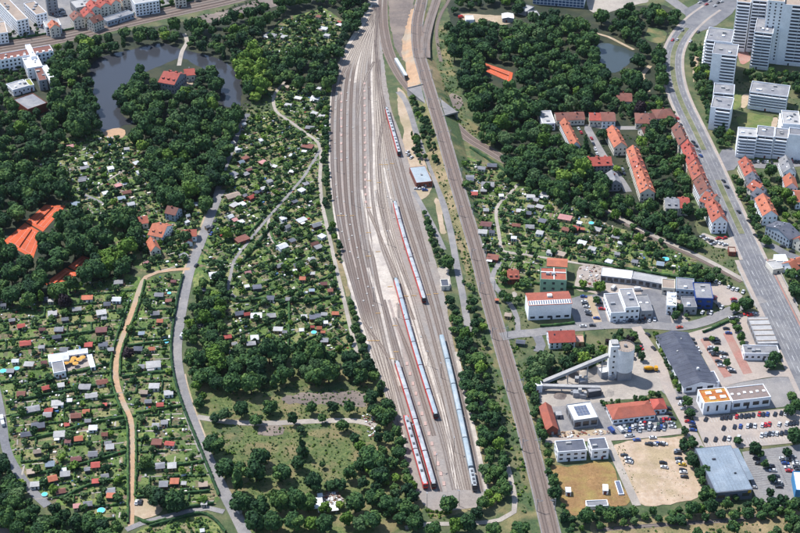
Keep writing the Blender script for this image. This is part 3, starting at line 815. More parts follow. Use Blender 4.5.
for (px, py) in [(335.5, 101), (335.3, 109), (335, 121), (334.8, 143), (334.9, 159), (347.4, 93), (347, 114), (347, 126), (347, 158), (346.8, 101), (353, 128), (336, 185), (337, 197.5), (344, 202), (350, 225), (352, 236), (357, 248), (358, 258), (342, 232), (358, 279), (363.5, 301), (368, 287), (367, 294), (373, 306), (421, 337), (386, 160), (388, 170), (387.5, 197), (394, 218), (350, 252), (371, 328), (346, 216), (341, 214), (349, 240)]:
    bit_('concrete_slab', slab_me, px, py, rnd.uniform(-.2, .4))
for (px, py) in [(339, 216), (344, 216), (352, 216), (369, 208), (368.5, 233), (368.5, 256.5), (369.5, 341), (373.5, 341), (377, 341), (378, 313.5), (390, 287), (395, 326), (406, 296.5), (414, 296), (428.5, 295), (436, 294), (381, 165), (386, 165), (392, 164), (379, 183), (369, 181), (392, 359), (396, 352), (378, 252)]:
    bit_('crossing_plate', plate_me, px, py, rnd.uniform(-.15, .15))
# main line on its embankment (rises to a flyover at the tunnel)
def prof(y):
    return float(np.interp(y, [-20, 10, 62, 84, 128, 150, 260], [0, 0, 4.2, 6.5, 6.5, 5.6, 0]))
MAIN = [(424, -20), (422, 0), (417.5, 22), (418, 48), (423.5, 70), (430, 92), (438, 118), (446, 146), (455, 178), (466, 215), (477, 252), (487, 292), (497.5, 330), (509, 370), (520.5, 410), (531, 450), (541, 490), (554, 545)]
MAINZ = [(x, y, prof(y)) for x, y in MAIN]
ml = px_line(MAINZ, 8.0)
v, f = [], []
for i, p in enumerate(ml):
    z = p[2]
    o4, o1 = 5.6 + 1.7 * z, 5.4
    for d, zz in ((o4, Z1 + .02), (o1, z + Z2), (-o1, z + Z2), (-o4, Z1 + .02)):
        q = offset_line(ml, d)[i]
        v.append((*q, zz))
    if i:
        k = 4 * i
        for a in range(3):
            f.append((k - 4 + a, k - 3 + a, k + 1 + a, k + a))
m_bed2 = surf('mainline_bed', (158, 138, 126), (138, 120, 110), .5, (150, 136, 128), .05)
def eb_m(j):
    if j % 3 == 1: return 1
    py_ = P(ml[j // 3][0], ml[j // 3][1], 0)[1]
    if j % 3 == 2: return 2 if py_ < 88 else 3 if 150 < py_ < 300 else 0
    return 3 if 60 < py_ < 90 else 0
eb = mesh_obj('embankment', v, f, [m_lush, m_bed2, m_orange_sand, m_dry], None, [eb_m(j) for j in range(len(f))])
tag(eb, 'railway embankment of the double-track main line', 'embankment', None, 'structure')
for i in range(1, len(ml)):
    L, R = offset_line(ml, 5.8), offset_line(ml, -5.8)
    occupy([L[i - 1], R[i - 1], R[i], L[i]])
def track_line(ln, off, label, group, fresh, z, bed=3.0):
    q = offset_line(ln, off)
    l2 = [np.array((q[i][0], q[i][1], ln[i][2])) for i in range(len(ln))]
    root = empty('railway_track', (0, 0, 0))
    tag(root, label, 'railway track', group)
    ribbon('ballast_bed', l2, -bed / 2, bed / 2, z, m_ballast, root, 1, [fresh] * len(l2))
    for s in (-1, 1):
        L, R = offset_line(l2, s * .75 + .09), offset_line(l2, s * .75 - .09)
        v, f = [], []
        for i in range(len(l2)):
            zz = l2[i][2] + z
            v += [(*L[i], zz), (*L[i], zz + .17), (*R[i], zz + .17), (*R[i], zz)]
            if i:
                k = 4 * i
                for a in range(3):
                    f.append((k - 4 + a, k + a, k + a + 1, k - 3 + a))
        mesh_obj('rail', v, f, m_rail, root)
    return l2
track_line(ml, 2.3, 'garden-side track of the main line', 'main line tracks', .06, Z3)
track_line(ml, -2.3, 'works-side track of the main line', 'main line tracks', .02, Z3)
for s in (-1, 1):
    w_ = ribbon('trackside_walkway', ml, s * 4.95 - .3, s * 4.95 + .3, Z3 - .01, m_asphalt2, eb, 0)
# branch that joins the main line from the upper right
BR = [(440, -20, 0), (436.5, 0, 0), (430, 20, 1.5), (425.5, 40, 3.2), (425.5, 58, 4.2)]
bl = px_line(BR, 8.0)
ribbon('branch_bed', bl, -4.2, 4.2, Z2 + .02, m_bed2, eb, 1)
track_line(bl, 0.0, 'branch track joining the main line above the flyover', 'branch tracks', .05, Z3 + .02, 4.0)
track([(455, -20), (449, 0), (441, 14), (436.5, 30), (438, 46), (441, 62)], 'old single track curving beside the branch', 'branch tracks', .15)
# wide curve on the left that dives under the flyover and goes on as the branch line
LOW = [(383, -20), (382.5, 0), (383, 25), (388, 50), (397, 70), (408, 86), (421, 99), (436, 111), (452, 123.5), (468, 138), (488, 150), (508, 162), (540, 178), (570, 194), (607, 212), (638, 229), (667, 243), (690, 253), (712, 264), (734, 276), (743, 281)]
lw = px_line(LOW, 8.0)
lwA = [p for p in lw if P(p[0], p[1])[0] <= 512]
lwB = [p for p in lw if P(p[0], p[1])[0] >= 500]
lo_bed = ribbon('branch_line_bed', lwA, -4.8, 4.8, Z2 + .015, m_bed2, None, 1)
lo_b2 = ribbon('branch_line_bed', lwB, -3.2, 3.2, Z2 + .016, m_gravel, None, 1)
tag(lo_b2, 'pale gravel bed of the branch line in its green cutting', 'railway bed', None, 'structure')
tag(lo_bed, 'gravel bed of the branch line under the flyover', 'railway bed', None, 'structure')
track_line(lwA, 2.2, 'inner track of the branch line under the flyover', 'branch line tracks', .05, Z3 + .03)
track_line(lw, -2.2, 'outer track of the branch line under the flyover', 'branch line tracks', .1, Z3 + .03)
up = sub(lw, 0, .22)
ribbon('curve_bed', up, -10.5, -4.8, Z2 + .02, m_bed2, lo_bed, 1)
# tunnel box below the main line
tn = px_line([(415, 93.5), (432, 107.5), (450, 121.5)], 3.0)
tun = empty('rail_tunnel', (*tn[len(tn) // 2][:2], 0))
tag(tun, 'concrete tunnel box carrying the main line over the branch line', 'tunnel')
og = (*tn[len(tn) // 2][:2], 0)
for s in (-1, 1):
    mb = MB()
    a, b = offset_line(tn, s * 7.2), offset_line(tn, s * 6.2)
    for i in range(1, len(tn)):
        mb.prism(ccw([a[i - 1], a[i], b[i], b[i - 1]]), 0, 5.6)
    mb.obj('side_wall', m_concrete, tun, og)
mb = MB()
a, b = offset_line(tn, 7.4), offset_line(tn, -7.4)
for i in range(1, len(tn)):
    mb.prism(ccw([a[i - 1], a[i], b[i], b[i - 1]]), 5.6, 6.25, bottom=True)
mb.obj('roof_slab', m_asphalt2, tun, og)
for e in (0, -1):
    mb = MB(); mb.bar((*a[e], 6.5), (*b[e], 6.5), .6, 1.1)
    mb.obj('portal_beam', m_concrete, tun, og)
# upper-left railway with four tracks
UP = [(-20, 52), (0, 47.5), (50, 39.5), (90, 31), (133, 20.5), (184, 9), (225, 0), (270, -12)]
ul = px_line(UP, 8.0)
ub = ribbon('upper_railway_bed', ul, -12, 12, Z2 + .02, m_bed2, None, 1)
tag(ub, 'broad gravel bed of the railway above the pond', 'railway bed', None, 'structure')
for k, o_ in enumerate((8.4, 2.8, -2.8, -8.4)):
    track_line(ul, o_, '%s track of the railway above the pond, counted from the town side' % ['first', 'second', 'third', 'fourth'][k], 'upper railway tracks', .12 * (k % 2), Z3, 3.4)
track([(596, 530), (640, 526.5), (690, 523), (740, 519), (775, 512)], 'single overgrown track along the bottom hedge', 'branch tracks', .1)
sheet('dry_verge', [(590, 522), (700, 512), (770, 505), (806, 500), (806, 545), (590, 545)], Z1 + .01, m_dry, 1.5, 0, 'dry grass along the overgrown single track', 'verge')
sheet('dry_verge', [(-10, 528), (20, 528), (45, 534), (40, 545), (-10, 545)], Z1 + .01, m_dirt, 1.5, 0, 'bare brown corner beyond the garden trees', 'bare ground')
# ------------------------------------------------------------------ buildings
W_ = lambda n, c, v=.94: surf('wall_' + n, c, tuple(x * v for x in c), .25, rough=.85)
wall_white = surf('wall_white', (.74, .74, .76), (.68, .69, .72), .25, raw=True)
wall_cream = surf('wall_cream', (.60, .56, .48), (.54, .50, .43), .25, raw=True)
wall_grey = W_('grey', (178, 180, 186))
wall_blue = W_('pale_blue', (196, 210, 226))
wall_dark = W_('dark', (92, 94, 102))
wall_slate = W_('slate', (128, 136, 152))
wall_brick = W_('brick', (164, 92, 76), .85)
wall_green = W_('green', (158, 196, 170))
wall_deepblue = W_('deep_blue', (52, 88, 170))
wall_ochre = W_('ochre', (218, 186, 140))
def RF(n, c, v=.84, sc_=.35, c3=None, rough=.8):
    return surf('roof_' + n, c, tuple(x * v for x in c), sc_, c3, .12, rough, objvar=.10, grain=.2)
roof_orange = RF('orange', (222, 132, 100), .84, c3=(196, 118, 92))
roof_red = RF('red', (204, 98, 84), .84, c3=(180, 92, 80))
roof_brown = RF('brown', (158, 100, 86), .86, c3=(140, 96, 86))
roof_terracotta = RF('terracotta', (200, 112, 90), .86, c3=(176, 102, 86))
roof_slate = RF('slate', (104, 108, 122), .9, c3=(116, 118, 128))
roof_grey = RF('grey', (152, 152, 158), .92, c3=(168, 166, 166))
roof_light = RF('light', (206, 203, 200), .92, c3=(186, 184, 184))
roof_white = surf('roof_white', (.70, .69, .67), (.62, .61, .60), .35, (.56, .56, .55), .12, raw=True)
roof_tan = RF('tan', (196, 174, 156), .92, c3=(182, 164, 150))
roof_blue = RF('blue_grey', (150, 164, 178), .95, c3=(160, 172, 184), sc_=.08)
roof_dkslate = RF('dark_slate', (88, 92, 108), .93, c3=(98, 102, 116), sc_=.1)
roof_moss = RF('rust_moss', (216, 128, 66), .86, c3=(220, 186, 84))
def glass_mat(name, c, r=.15):
    m, nt, bs = new_mat(name)
    bs.inputs['Base Color'].default_value = (*c, 1)
    bs.inputs['Roughness'].default_value = r
    bs.inputs['Specular IOR Level'].default_value = .6
    MATS[name] = m
    return m
m_glass = glass_mat('window_glass', (0.022, 0.028, 0.04))
m_glass2 = glass_mat('blue_glass', (0.06, 0.10, 0.18))
m_pv = glass_mat('solar_panel', (0.10, 0.115, 0.16), .3)
m_frame = surf('frame_white', (.72, .72, .72), (.66, .66, .67), .5, raw=True)
m_recess_shade = surf('balcony_recess_shade', (.035, .037, .045), (.05, .05, .06), .5, raw=True, spec=.1)  # near-black matte colour paints the shade of balcony recesses onto flat window panels
wb = MB(); wb.box(0, 0, 0, 1, .12, 1, bottom=True)
WIN_ME = wb.data('window', m_glass)
wb = MB(); wb.box(0, 0, 0, 1, 1, 1, bottom=True)
UNIT = {}
def unit(m):
    """unit box sharing one mesh per material"""
    if m.name not in UNIT:
        b = MB(); b.box(0, 0, 0, 1, 1, 1, bottom=True)
        UNIT[m.name] = b.data('block', m)
    return UNIT[m.name]

class Bld:
    """rectangle fitted to four roof corners seen in the photo (far-left, far-right, near-right, near-left) at height h"""
    def __init__(s, px, h, rect=None):
        if rect:
            s.c, s.ax, s.L, s.D = rect
        else:
            a, b, c, d = [np.array(G(p[0], p[1], h)) for p in px]
            s.c = (a + b + c + d) / 4
            u = (b - a + c - d) / 2
            w = (a - d + b - c) / 2
            lu, lw_ = np.linalg.norm(u), np.linalg.norm(w)
            if lu >= lw_:
                s.ax = u / lu
                n = np.array((-s.ax[1], s.ax[0]))
                s.L, s.D = lu, max(abs(np.dot(w, n)), 3.0)
            else:
                n = w / lw_
                s.ax = np.array((n[1], -n[0]))
                s.L, s.D = max(abs(np.dot(u, s.ax)), 3.0), lw_
        s.n = np.array((-s.ax[1], s.ax[0]))
        s.rz = math.atan2(s.ax[1], s.ax[0])
        s.h = h
    def pt(s, u, w):
        """local metres: u along the roof's left-right axis, w away from the camera"""
        return s.c + s.ax * u + s.n * w
    def corners(s, o=0.0):
        l, d = s.L / 2 + o, s.D / 2 + o
        return [(-l, -d), (l, -d), (l, d), (-l, d)]
    def faces(s):
        """(name, centre u, centre w, length, normal local, rz local) for the four walls"""
        l, d = s.L / 2, s.D / 2
        return [('front', 0, -d, s.L, (0, -1), 0.0), ('right', l, 0, s.D, (1, 0), math.pi / 2), ('back', 0, d, s.L, (0, 1), math.pi), ('left', -l, 0, s.D, (-1, 0), -math.pi / 2)]
    def visible(s, nl):
        nw = s.ax * nl[0] + s.n * nl[1]
        to = -s.c / np.linalg.norm(s.c)
        return float(np.dot(nw, to)) > -.12

def gable_parts(b, eave, ridge, along, over, wall_m, roof_m, root, hip=0.0):
    """walls with gable ends and two (or four) roof slopes, local frame of the root; along 'u' or 'w' is the ridge direction"""
    l, d = b.L / 2, b.D / 2
    sw = (lambda p: p) if along == 'u' else (lambda p: (p[1], p[0], p[2]))
    fl_ = (lambda f: f) if along == 'u' else (lambda f: tuple(reversed(f)))
    if along == 'w':
        l, d = d, l
    zr = eave + ridge
    hp = hip * d
    wv = [(-l, -d, 0), (l, -d, 0), (l, d, 0), (-l, d, 0), (-l, -d, eave), (l, -d, eave), (l, d, eave), (-l, d, eave)]
    wf = [(0, 1, 5, 4), (2, 3, 7, 6)]
    if hip:
        wf += [(1, 2, 6, 5), (3, 0, 4, 7)]
    else:
        wv += [(-l, 0, zr), (l, 0, zr)]
        wf += [(1, 2, 6, 9, 5), (3, 0, 4, 8, 7)]
    mesh_obj('wall', [sw(p) for p in wv], [fl_(f) for f in wf], wall_m, root)
    o = over
    k = ridge / d
    ze = eave - k * o + .04
    t = .22
    zr2 = zr + .04
    L2 = l + o
    for s in (-1, 1):
        x = L2 - hp
        top = [(-x, 0, zr2 + t), (x, 0, zr2 + t), (L2, s * (d + o), ze + t), (-L2, s * (d + o), ze + t)]
        bot = [(p[0], p[1], p[2] - t) for p in top]
        vv = top + bot
        ff = [(0, 1, 2, 3), (7, 6, 5, 4), (3, 2, 6, 7), (0, 3, 7, 4), (2, 1, 5, 6)]
        if s == 1:
            ff = [tuple(reversed(q)) for q in ff]
        mesh_obj('roof', [sw(p) for p in vv], [tuple(reversed(fl_(q))) for q in ff], roof_m, root)
    if hip:
        for s in (-1, 1):
            x = L2 - hp
            top = [(s * x, 0, zr2 + t - .01), (s * L2, -(d + o), ze + t - .01), (s * L2, d + o, ze + t - .01)]
            bot = [(p[0], p[1], p[2] - t) for p in top]
            vv = top + bot
            ff = [(0, 1, 2), (5, 4, 3), (1, 4, 5, 2)]
            if s == -1:
                ff = [tuple(reversed(q)) for q in ff]
            mesh_obj('roof', [sw(p) for p in vv], [fl_(q) for q in ff], roof_m, root)
    return zr

def windows(b, root, storeys, z0, z1, step=3.0, w=1.2, hh=1.45, faces=('front', 'left', 'right'), skip=.0, name='window', me=None):
    sh = (z1 - z0) / max(1, storeys)
    for nm, cu, cw, ln, nl, rz in b.faces():
        if nm not in faces or not b.visible(nl):
            continue
        n = int((ln - .8) / step)
        if n < 1:
            continue
        st = ln / n
        for r in range(storeys):
            for i in range(n):
                if skip and rnd.random() < skip:
                    continue
                t = -ln / 2 + st * (i + .5)
                du, dw = -nl[1] * t, nl[0] * t
                put(name, me or WIN_ME, root, (cu + du + nl[0] * .02, cw + dw + nl[1] * .02, z0 + sh * r + (sh - hh) * .5), rz, (w, 1, hh))

def building(name, label, cat, px, h, roof='flat', wall=wall_white, rm=roof_grey, ridge=3.0, storeys=2, win=(3.0, 1.2, 1.45), along=None, over=.4, hip=0.0, group=None, chimneys=0, dormers=0, skylights=0, units=0, faces=('front', 'left', 'right'), rect=None, door=True, parapet=.5, wz=(.6, .3), skip=0.0, dorm_m=None):
    b = Bld(px, h, rect)
    root = empty(name, (b.c[0], b.c[1], 0), b.rz)
    tag(root, label, cat, group)
    occupy([tuple(b.pt(u, w)) for u, w in b.corners(.6)])
    l, d = b.L / 2, b.D / 2
    if roof == 'flat':
        p_, t_ = parapet, .3
        mb = MB()
        out = [(-l, -d), (l, -d), (l, d), (-l, d)]
        inn = [(-l + t_, -d + t_), (l - t_, -d + t_), (l - t_, d - t_), (-l + t_, d - t_)]
        mb.prism(out, 0, h + p_, top=False)
        for k in range(4):
            j = (k + 1) % 4
            mb.quad((*out[k], h + p_), (*out[j], h + p_), (*inn[j], h + p_), (*inn[k], h + p_))
            mb.quad((*inn[j], h - .1), (*inn[k], h - .1), (*inn[k], h + p_), (*inn[j], h + p_))
        mb.obj('wall', wall, root)
        mb = MB(); mb.poly([(*q, h) for q in inn])
        mb.obj('roof', rm, root)
        for k in range(units):
            put('roof_unit', unit(rnd.choice((wall_grey, roof_light, wall_white))), root, (rnd.uniform(-.75, .75) * l, rnd.uniform(-.6, .6) * d, h), 0, (rnd.uniform(1.2, 3.0), rnd.uniform(1.2, 2.4), rnd.uniform(.6, 1.6)))
        n = max(1, skylights)
        for k in range(skylights):
            put('skylight', unit(m_frame), root, (-l + 2 * l * (k + .5) / n, rnd.uniform(-.1, .1) * d, h), 0, (1.6, 1.6, .4))
    else:
        al = along or ('u' if b.L >= b.D else 'w')
        gable_parts(b, h, ridge, al, over, wall, rm, root, hip)
        ll, dd = (l, d) if al == 'u' else (d, l)
        def loc(a, c):
            return (a, c) if al == 'u' else (c, a)
        for k in range(chimneys):
            a = -ll + 2 * ll * (k + .5) / chimneys + rnd.uniform(-.6, .6)
            c = rnd.choice((-1, 1)) * dd * .18
            x, y = loc(a, c)
            put('chimney', unit(rnd.choice((wall_brick, wall_grey))), root, (x, y, h + ridge * .45), 0, (.9, .8, ridge * .55 + 1.0))
        for s in (-1, 1):
            for k in range(dormers):
                a = -ll + 2 * ll * (k + .5) / dormers
                x, y = loc(a, s * dd * .62)
                dz = h + ridge * .25
                o = empty('dormer', (x, y, dz)); o.parent = root
                put('dormer_wall', unit(rnd.choice((wall_cream, wall_grey, rm))), o, (0, 0, 0), 0, (1.5, 1.5, ridge * .34))
                put('dormer_roof', unit(rm), o, (0, 0, ridge * .34), 0, (1.85, 1.85, .14))
                xx, yy = loc(0, s * .72)
                put('dormer_window', unit(m_glass), o, (xx, yy, .2), 0, (1.1, .12, ridge * .24) if al == 'u' else (.12, 1.1, ridge * .24))
        for k in range(skylights):
            a = -ll * .85 + 1.7 * ll * (k + .5) / max(1, skylights)
            for s in (-1, 1):
                if rnd.random() < .75:
                    f_ = rnd.uniform(.3, .75)
                    x, y = loc(a + rnd.uniform(-.5, .5), s * dd * f_)
                    o = put('skylight', unit(rnd.choice((m_glass, m_glass, m_glass, m_frame))), root, (x, y, h + ridge * (1 - f_) + .18), 0, (.9, 1.1, .22))
                    o.rotation_euler = (-s * math.atan2(ridge, dd), 0, 0) if al == 'u' else (0, s * math.atan2(ridge, dd), 0)
    if storeys:
        windows(b, root, storeys, wz[0], h - wz[1], win[0], win[1], win[2], faces, skip)
    if door:
        put('door', unit(rnd.choice((wall_dark, wall_brick, wall_grey))), root, (rnd.uniform(-.3, .3) * l, -d - .03, 0), 0, (1.3, .14, 2.2))
    return root, b

def balcony_faces(b, root, storeys, h, face, bays, m_par=wall_white, depth=1.3, inset=.6, z0=3.0, blank=0.0):
    """rows of balconies with parapets and flat glazing panels behind, recess shade painted into their colour"""
    for nm, cu, cw, ln, nl, rz in b.faces():
        if nm != face:
            continue
        sh = (h - z0) / storeys
        bl_ = ln * blank
        st = (ln - bl_ - 2 * inset) / bays
        for r in range(storeys):
            z = z0 + sh * r
            for i in range(bays):
                t = -ln / 2 + bl_ + inset + st * (i + .5)
                du, dw = -nl[1] * t, nl[0] * t
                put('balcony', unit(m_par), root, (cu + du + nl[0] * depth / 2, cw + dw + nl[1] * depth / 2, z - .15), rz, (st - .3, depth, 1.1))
                put('window_recess_shade', unit(m_recess_shade), root, (cu + du + nl[0] * .03, cw + dw + nl[1] * .03, z + .2), rz, (st - .3, .14, sh - .3))

# ---- works area
rt, b = building('warehouse', 'white warehouse with red roof and solar strip above the street', 'warehouse', [(525, 293.5), (567.5, 291.5), (572.5, 303.5), (529.5, 305.5)], 11.5, 'gable', wall_white, roof_terracotta, 1.4, 0, over=.3)
for i in range(18):
    x = -b.L / 2 + b.L * (i + .5) / 18
    o = put('solar_panel', unit(m_pv), rt, (x, -b.D * .36, 11.5 + 1.4 * (1 - .72) + .3), 0, (b.L / 18 - .75, b.D * .22, .12))
    o.rotation_euler = (math.atan2(1.4, b.D / 2), 0, 0)
put('solar_field', unit(roof_white), rt, (0, -b.D * .36, 11.5 + 1.4 * .28 + .24), 0, (b.L * .99, b.D * .27, .06)).rotation_euler = (math.atan2(1.4, b.D / 2), 0, 0)
put('roof_vent', unit(roof_white), rt, (b.L * .02, b.D * .02, 12.7), 0, (3.0, 2.4, 1.6))
windows(b, rt, 1, .5, 3.6, 4.5, 3.0, 1.6, ('front', 'right'))
rt, b = building('office_house', 'pale green building with red flat roofs and white edges', 'office', [(541, 268), (566, 268.5), (567, 281), (540, 279.5)], 9.5, 'flat', wall_green, roof_terracotta, storeys=2, win=(4.2, 1.8, 1.8), units=2)
put('roof_divider', unit(roof_white), rt, (b.L * .02, 0, 9.5), 0, (.7, b.D * .98, .7))
put('roof_divider', unit(roof_white), rt, (0, b.D * .12, 9.5), 0, (b.L * .97, .7, .7))
building('office_house', 'rear wing of the pale green building with orange roof', 'office', [(548, 258), (567, 259.5), (567, 267), (547, 266)], 9.0, 'gable', wall_green, roof_orange, 1.5, 2)
rt, b = building('house', 'red-roofed house with dormer gable on the warehouse street', 'house', [(547.5, 331), (573, 330.5), (574.5, 341.5), (549, 343)], 5.0, 'gable', wall_white, roof_red, 4.2, 2, chimneys=1, skylights=3, along='u')
building('garage', 'pink flat garage beside the red-roofed house', 'garage', [(575, 335.5), (583, 335), (584, 342), (576, 343)], 2.8, 'flat', wall_ochre, W_('pinkroof', (224, 180, 164)), storeys=0)
WS = 'halls of the white workshop'
building('workshop_hall', 'white workshop hall with grey ribbed roof beside the car park', 'workshop', [(604, 294.5), (618, 293), (625.5, 312), (611, 314)], 7.0, 'flat', wall_white, roof_grey, storeys=1, win=(3.2, 2.0, 1.4), group=WS, units=1)
rt, b = building('workshop_hall', 'tallest grey-roofed white workshop hall in the middle', 'workshop', [(618.5, 289.5), (633, 289), (639.5, 307), (626, 308.5)], 10.0, 'flat', wall_white, roof_grey, storeys=2, win=(2.4, 1.5, 1.5), group=WS, units=2)
building('workshop_hall', 'low workshop hall with striped grey roof by the asphalt yard', 'workshop', [(634, 295), (648, 295), (652.5, 310.5), (641, 312)], 6.5, 'flat', wall_grey, roof_grey, storeys=1, win=(3.2, 2.0, 1.4), group=WS, skylights=2)
rt, b = building('storage_shed', 'long cream-roofed open shed behind the workshop, far end', 'shed', [(602, 267), (633, 271), (632, 279), (601, 276)], 4.5, 'flat', wall_grey, roof_white, storeys=1, win=(3.6, 2.8, 2.6), parapet=.2)
rt, b = building('storage_shed', 'long cream-roofed open shed behind the workshop, office end', 'shed', [(633, 271), (666, 277.5), (666, 284.5), (632, 279)], 4.5, 'flat', wall_grey, roof_light, storeys=1, win=(3.6, 2.8, 2.6), parapet=.2)
building('storage_shed', 'small flat shed joining long shed and office', 'shed', [(662, 279), (675, 280), (675, 289), (662, 288)], 5.0, 'flat', wall_cream, roof_tan, storeys=1, win=(3.0, 2.0, 1.5))
rt, b = building('office_building', 'grey-roofed office with deep blue front wall', 'office', [(694, 282), (709, 284), (715, 299), (694, 298.5)], 8.0, 'flat', wall_deepblue, roof_grey, storeys=2, win=(4.0, 2.6, 1.6), skylights=1, units=1)
building('office_building', 'grey-roofed wing left of the blue-fronted office', 'office', [(676, 277), (694, 280), (694, 290), (676, 290)], 7.5, 'flat', wall_blue, roof_grey, storeys=2, win=(2.4, 1.4, 1.4), units=1)
building('office_building', 'white flat-roofed block with rooftop clutter beside the office wing', 'office', [(667, 293), (676.5, 292.5), (676.5, 306), (667, 306)], 7.0, 'flat', wall_white, roof_white, storeys=2, win=(2.6, 1.3, 1.4), units=4)
building('office_building', 'low grey block in front of the blue-fronted office', 'office', [(681, 297), (694, 297), (697, 307), (684, 308)], 5.5, 'flat', wall_grey, roof_grey, storeys=1, win=(2.6, 1.4, 1.4), units=1)
rt, b = building('supermarket', 'supermarket with large dark slate roof', 'supermarket', [(657, 333.5), (687, 336), (717, 381.5), (683, 388)], 5.0, 'gable', wall_white, roof_dkslate, 2.6, 1, (5.0, 3.6, 2.0), along='w', over=.8, faces=('front', 'right'))
put('roof_vent', unit(roof_white), rt, (2.5, -14, 7.2), 0, (1.2, 1.2, 1.4))
for k in range(13):
    for sx in (-1, 1):
        o = put('roof_seam', unit(roof_slate), rt, (sx * b.L / 4, -b.D / 2 + b.D * (k + .5) / 13, 5.0 + 1.3 + .26), 0, (b.L / 2 * .98, .2, .1))
        o.rotation_euler = (0, sx * math.atan2(2.6, b.L / 2), 0)
put('roof_vent', unit(roof_light), rt, (-3.5, 6, 6.6), 0, (.9, .9, 1.0)); put('roof_vent', unit(roof_light), rt, (3.0, 18, 6.6), 0, (.8, .8, 1.0))
rt2, b2 = building('entrance_wing', 'low slate-roofed entrance wing of the supermarket', 'shop wing', [(704, 373), (714, 371), (719, 381), (710, 384)], 4.4, 'flat', wall_white, roof_slate, storeys=1, win=(3.2, 2.4, 1.8))
rt, b = building('store', 'store with rust-orange mossy flat roof and four skylights', 'store', [(698, 389.5), (725, 388), (731, 400.8), (704, 404)], 8.5, 'flat', wall_white, roof_moss, storeys=1, win=(4.5, 1.2, 4.0), door=False)
for u, w in ((-.18, .2), (.22, .25), (-.12, -.18), (.28, -.14)):
    put('skylight', unit(roof_white), rt, (u * b.L, w * b.D, 8.5), 0, (3.4, 2.4, .5))
rt, b = building('store', 'long brown-roofed store with glazed front beside cream car park', 'store', [(726.5, 388), (759, 385), (775, 396.5), (731.5, 401.8)], 6.5, 'flat', wall_white, surf('roof_taupe', (158, 140, 134), (146, 130, 124), .3), storeys=1, win=(5.0, 3.8, 2.6), skylights=6)
rt, b = building('workshop', 'long red-roofed white workshop behind the scrap cars', 'workshop', [(608, 405), (649, 400.5), (654.5, 414.5), (611.5, 419.5)], 4.2, 'gable', wall_white, roof_terracotta, 2.6, 1, (3.0, 2.0, 1.4), hip=.8)
building('workshop', 'smaller red-roofed end wing of the long workshop', 'workshop', [(650, 400), (663, 398), (666, 407.5), (654.5, 410)], 3.8, 'gable', wall_white, roof_red, 2.2, 1, (3.0, 1.6, 1.4), hip=.8)
rt, b = building('flat_hall', 'white flat hall with dark solar field on its roof', 'hall', [(567, 405), (589.5, 401.5), (599, 417.5), (573.5, 421)], 6.2, 'flat', wall_grey, roof_white, storeys=1, win=(4.5, 3.6, 3.2), door=False)
for i in range(4):
    for j in range(3):
        put('solar_panel', unit(m_pv), rt, ((i - 1.5) * b.L * .13 , (j - .8) * b.D * .2, 6.25), 0, (b.L * .12, b.D * .185, .2))
building('barn', 'old barn with long red tiled roof beside the main line trees', 'barn', [(540.5, 407.5), (550, 405.5), (558.5, 428), (546, 431)], 4.0, 'gable', wall_brick, roof_terracotta, 3.0, 1, (4.0, 1.0, 1.2), along='w')
building('container', 'small grey-white container between barn and flat hall', 'container', [(555, 411), (561, 410.5), (562, 415), (556, 415.5)], 2.8, 'flat', wall_grey, roof_light, storeys=1, win=(3, 1.2, 1.2), parapet=.1)
rt, b = building('hall', 'white hall with blue-grey roof at the dry lawn, wider half', 'hall', [(555, 441.5), (583, 439.5), (587.5, 450.5), (557.5, 452.5)], 7.0, 'flat', wall_white, roof_slate, storeys=2, win=(3.2, 2.0, 1.2), units=1)
rt, b = building('hall', 'white hall with blue-grey roof at the dry lawn, narrower half', 'hall', [(588, 439), (605, 438), (609, 449), (592, 450.5)], 7.0, 'flat', wall_white, roof_slate, storeys=2, win=(3.6, 2.0, 1.2), units=1)
rt, b = building('market_hall', 'big hall with smooth blue-grey roof and dark front', 'market hall', [(697, 450.5), (729, 443), (751.5, 484.5), (717, 497)], 7.0, 'flat', wall_slate, roof_blue, storeys=1, win=(6.0, 4.2, 2.2), faces=('front',), parapet=.12)
put('roof_vent', unit(wall_dark), rt, (-3, 8, 7.0), 0, (2.0, .8, .8)); put('roof_vent', unit(wall_dark), rt, (5, -5, 7.0), 0, (1.2, .6, .8))
put('sign_panel', unit(surf('yellow_sign', (240, 190, 40), (236, 184, 40))), rt, (b.L * .42, -b.D / 2 - .08, 4.6), 0, (1.8, .16, 1.8))
for k in range(11):
    put('roof_seam', unit(roof_blue), rt, (-b.L / 2 + b.L * (k + .5) / 11, 0, 7.0), 0, (.22, b.D * .985, .14))
put('gutter', unit(wall_grey), rt, (0, -b.D / 2 - .12, 6.7), 0, (b.L, .22, .22))
put('canopy', unit(roof_blue), rt, (b.L / 2 + 2.2, b.D * .12, 4.6), 0, (4.2, b.D * .72, .5))
building('pavilion', 'white-roofed pavilion with bright blue wall at the picture edge', 'pavilion', [(792, 474), (812, 470), (814, 490), (797, 492)], 6.0, 'flat', W_('cyan', (84, 160, 214)), roof_white, storeys=0)
rt, b = building('depot_shed', 'depot shed with pale ribbed roof beside the divided road', 'shed', [(747, 318), (768, 316.5), (777.5, 343), (759, 344)], 4.2, 'flat', wall_grey, roof_light, storeys=1, win=(4, 3, 2.2), parapet=.15)
for k in range(5):
    put('roof_rib', unit(roof_tan), rt, (0, -b.D / 2 + b.D * (k + .5) / 5, 4.2), 0, (b.L * .97, .5, .45))
building('depot_office', 'flat grey-roofed depot office in front of the ribbed sheds', 'office', [(741.5, 345), (776.5, 346), (780.5, 354), (745, 354)], 5.0, 'flat', wall_white, roof_grey, storeys=1, win=(3, 1.6, 1.4), units=3)
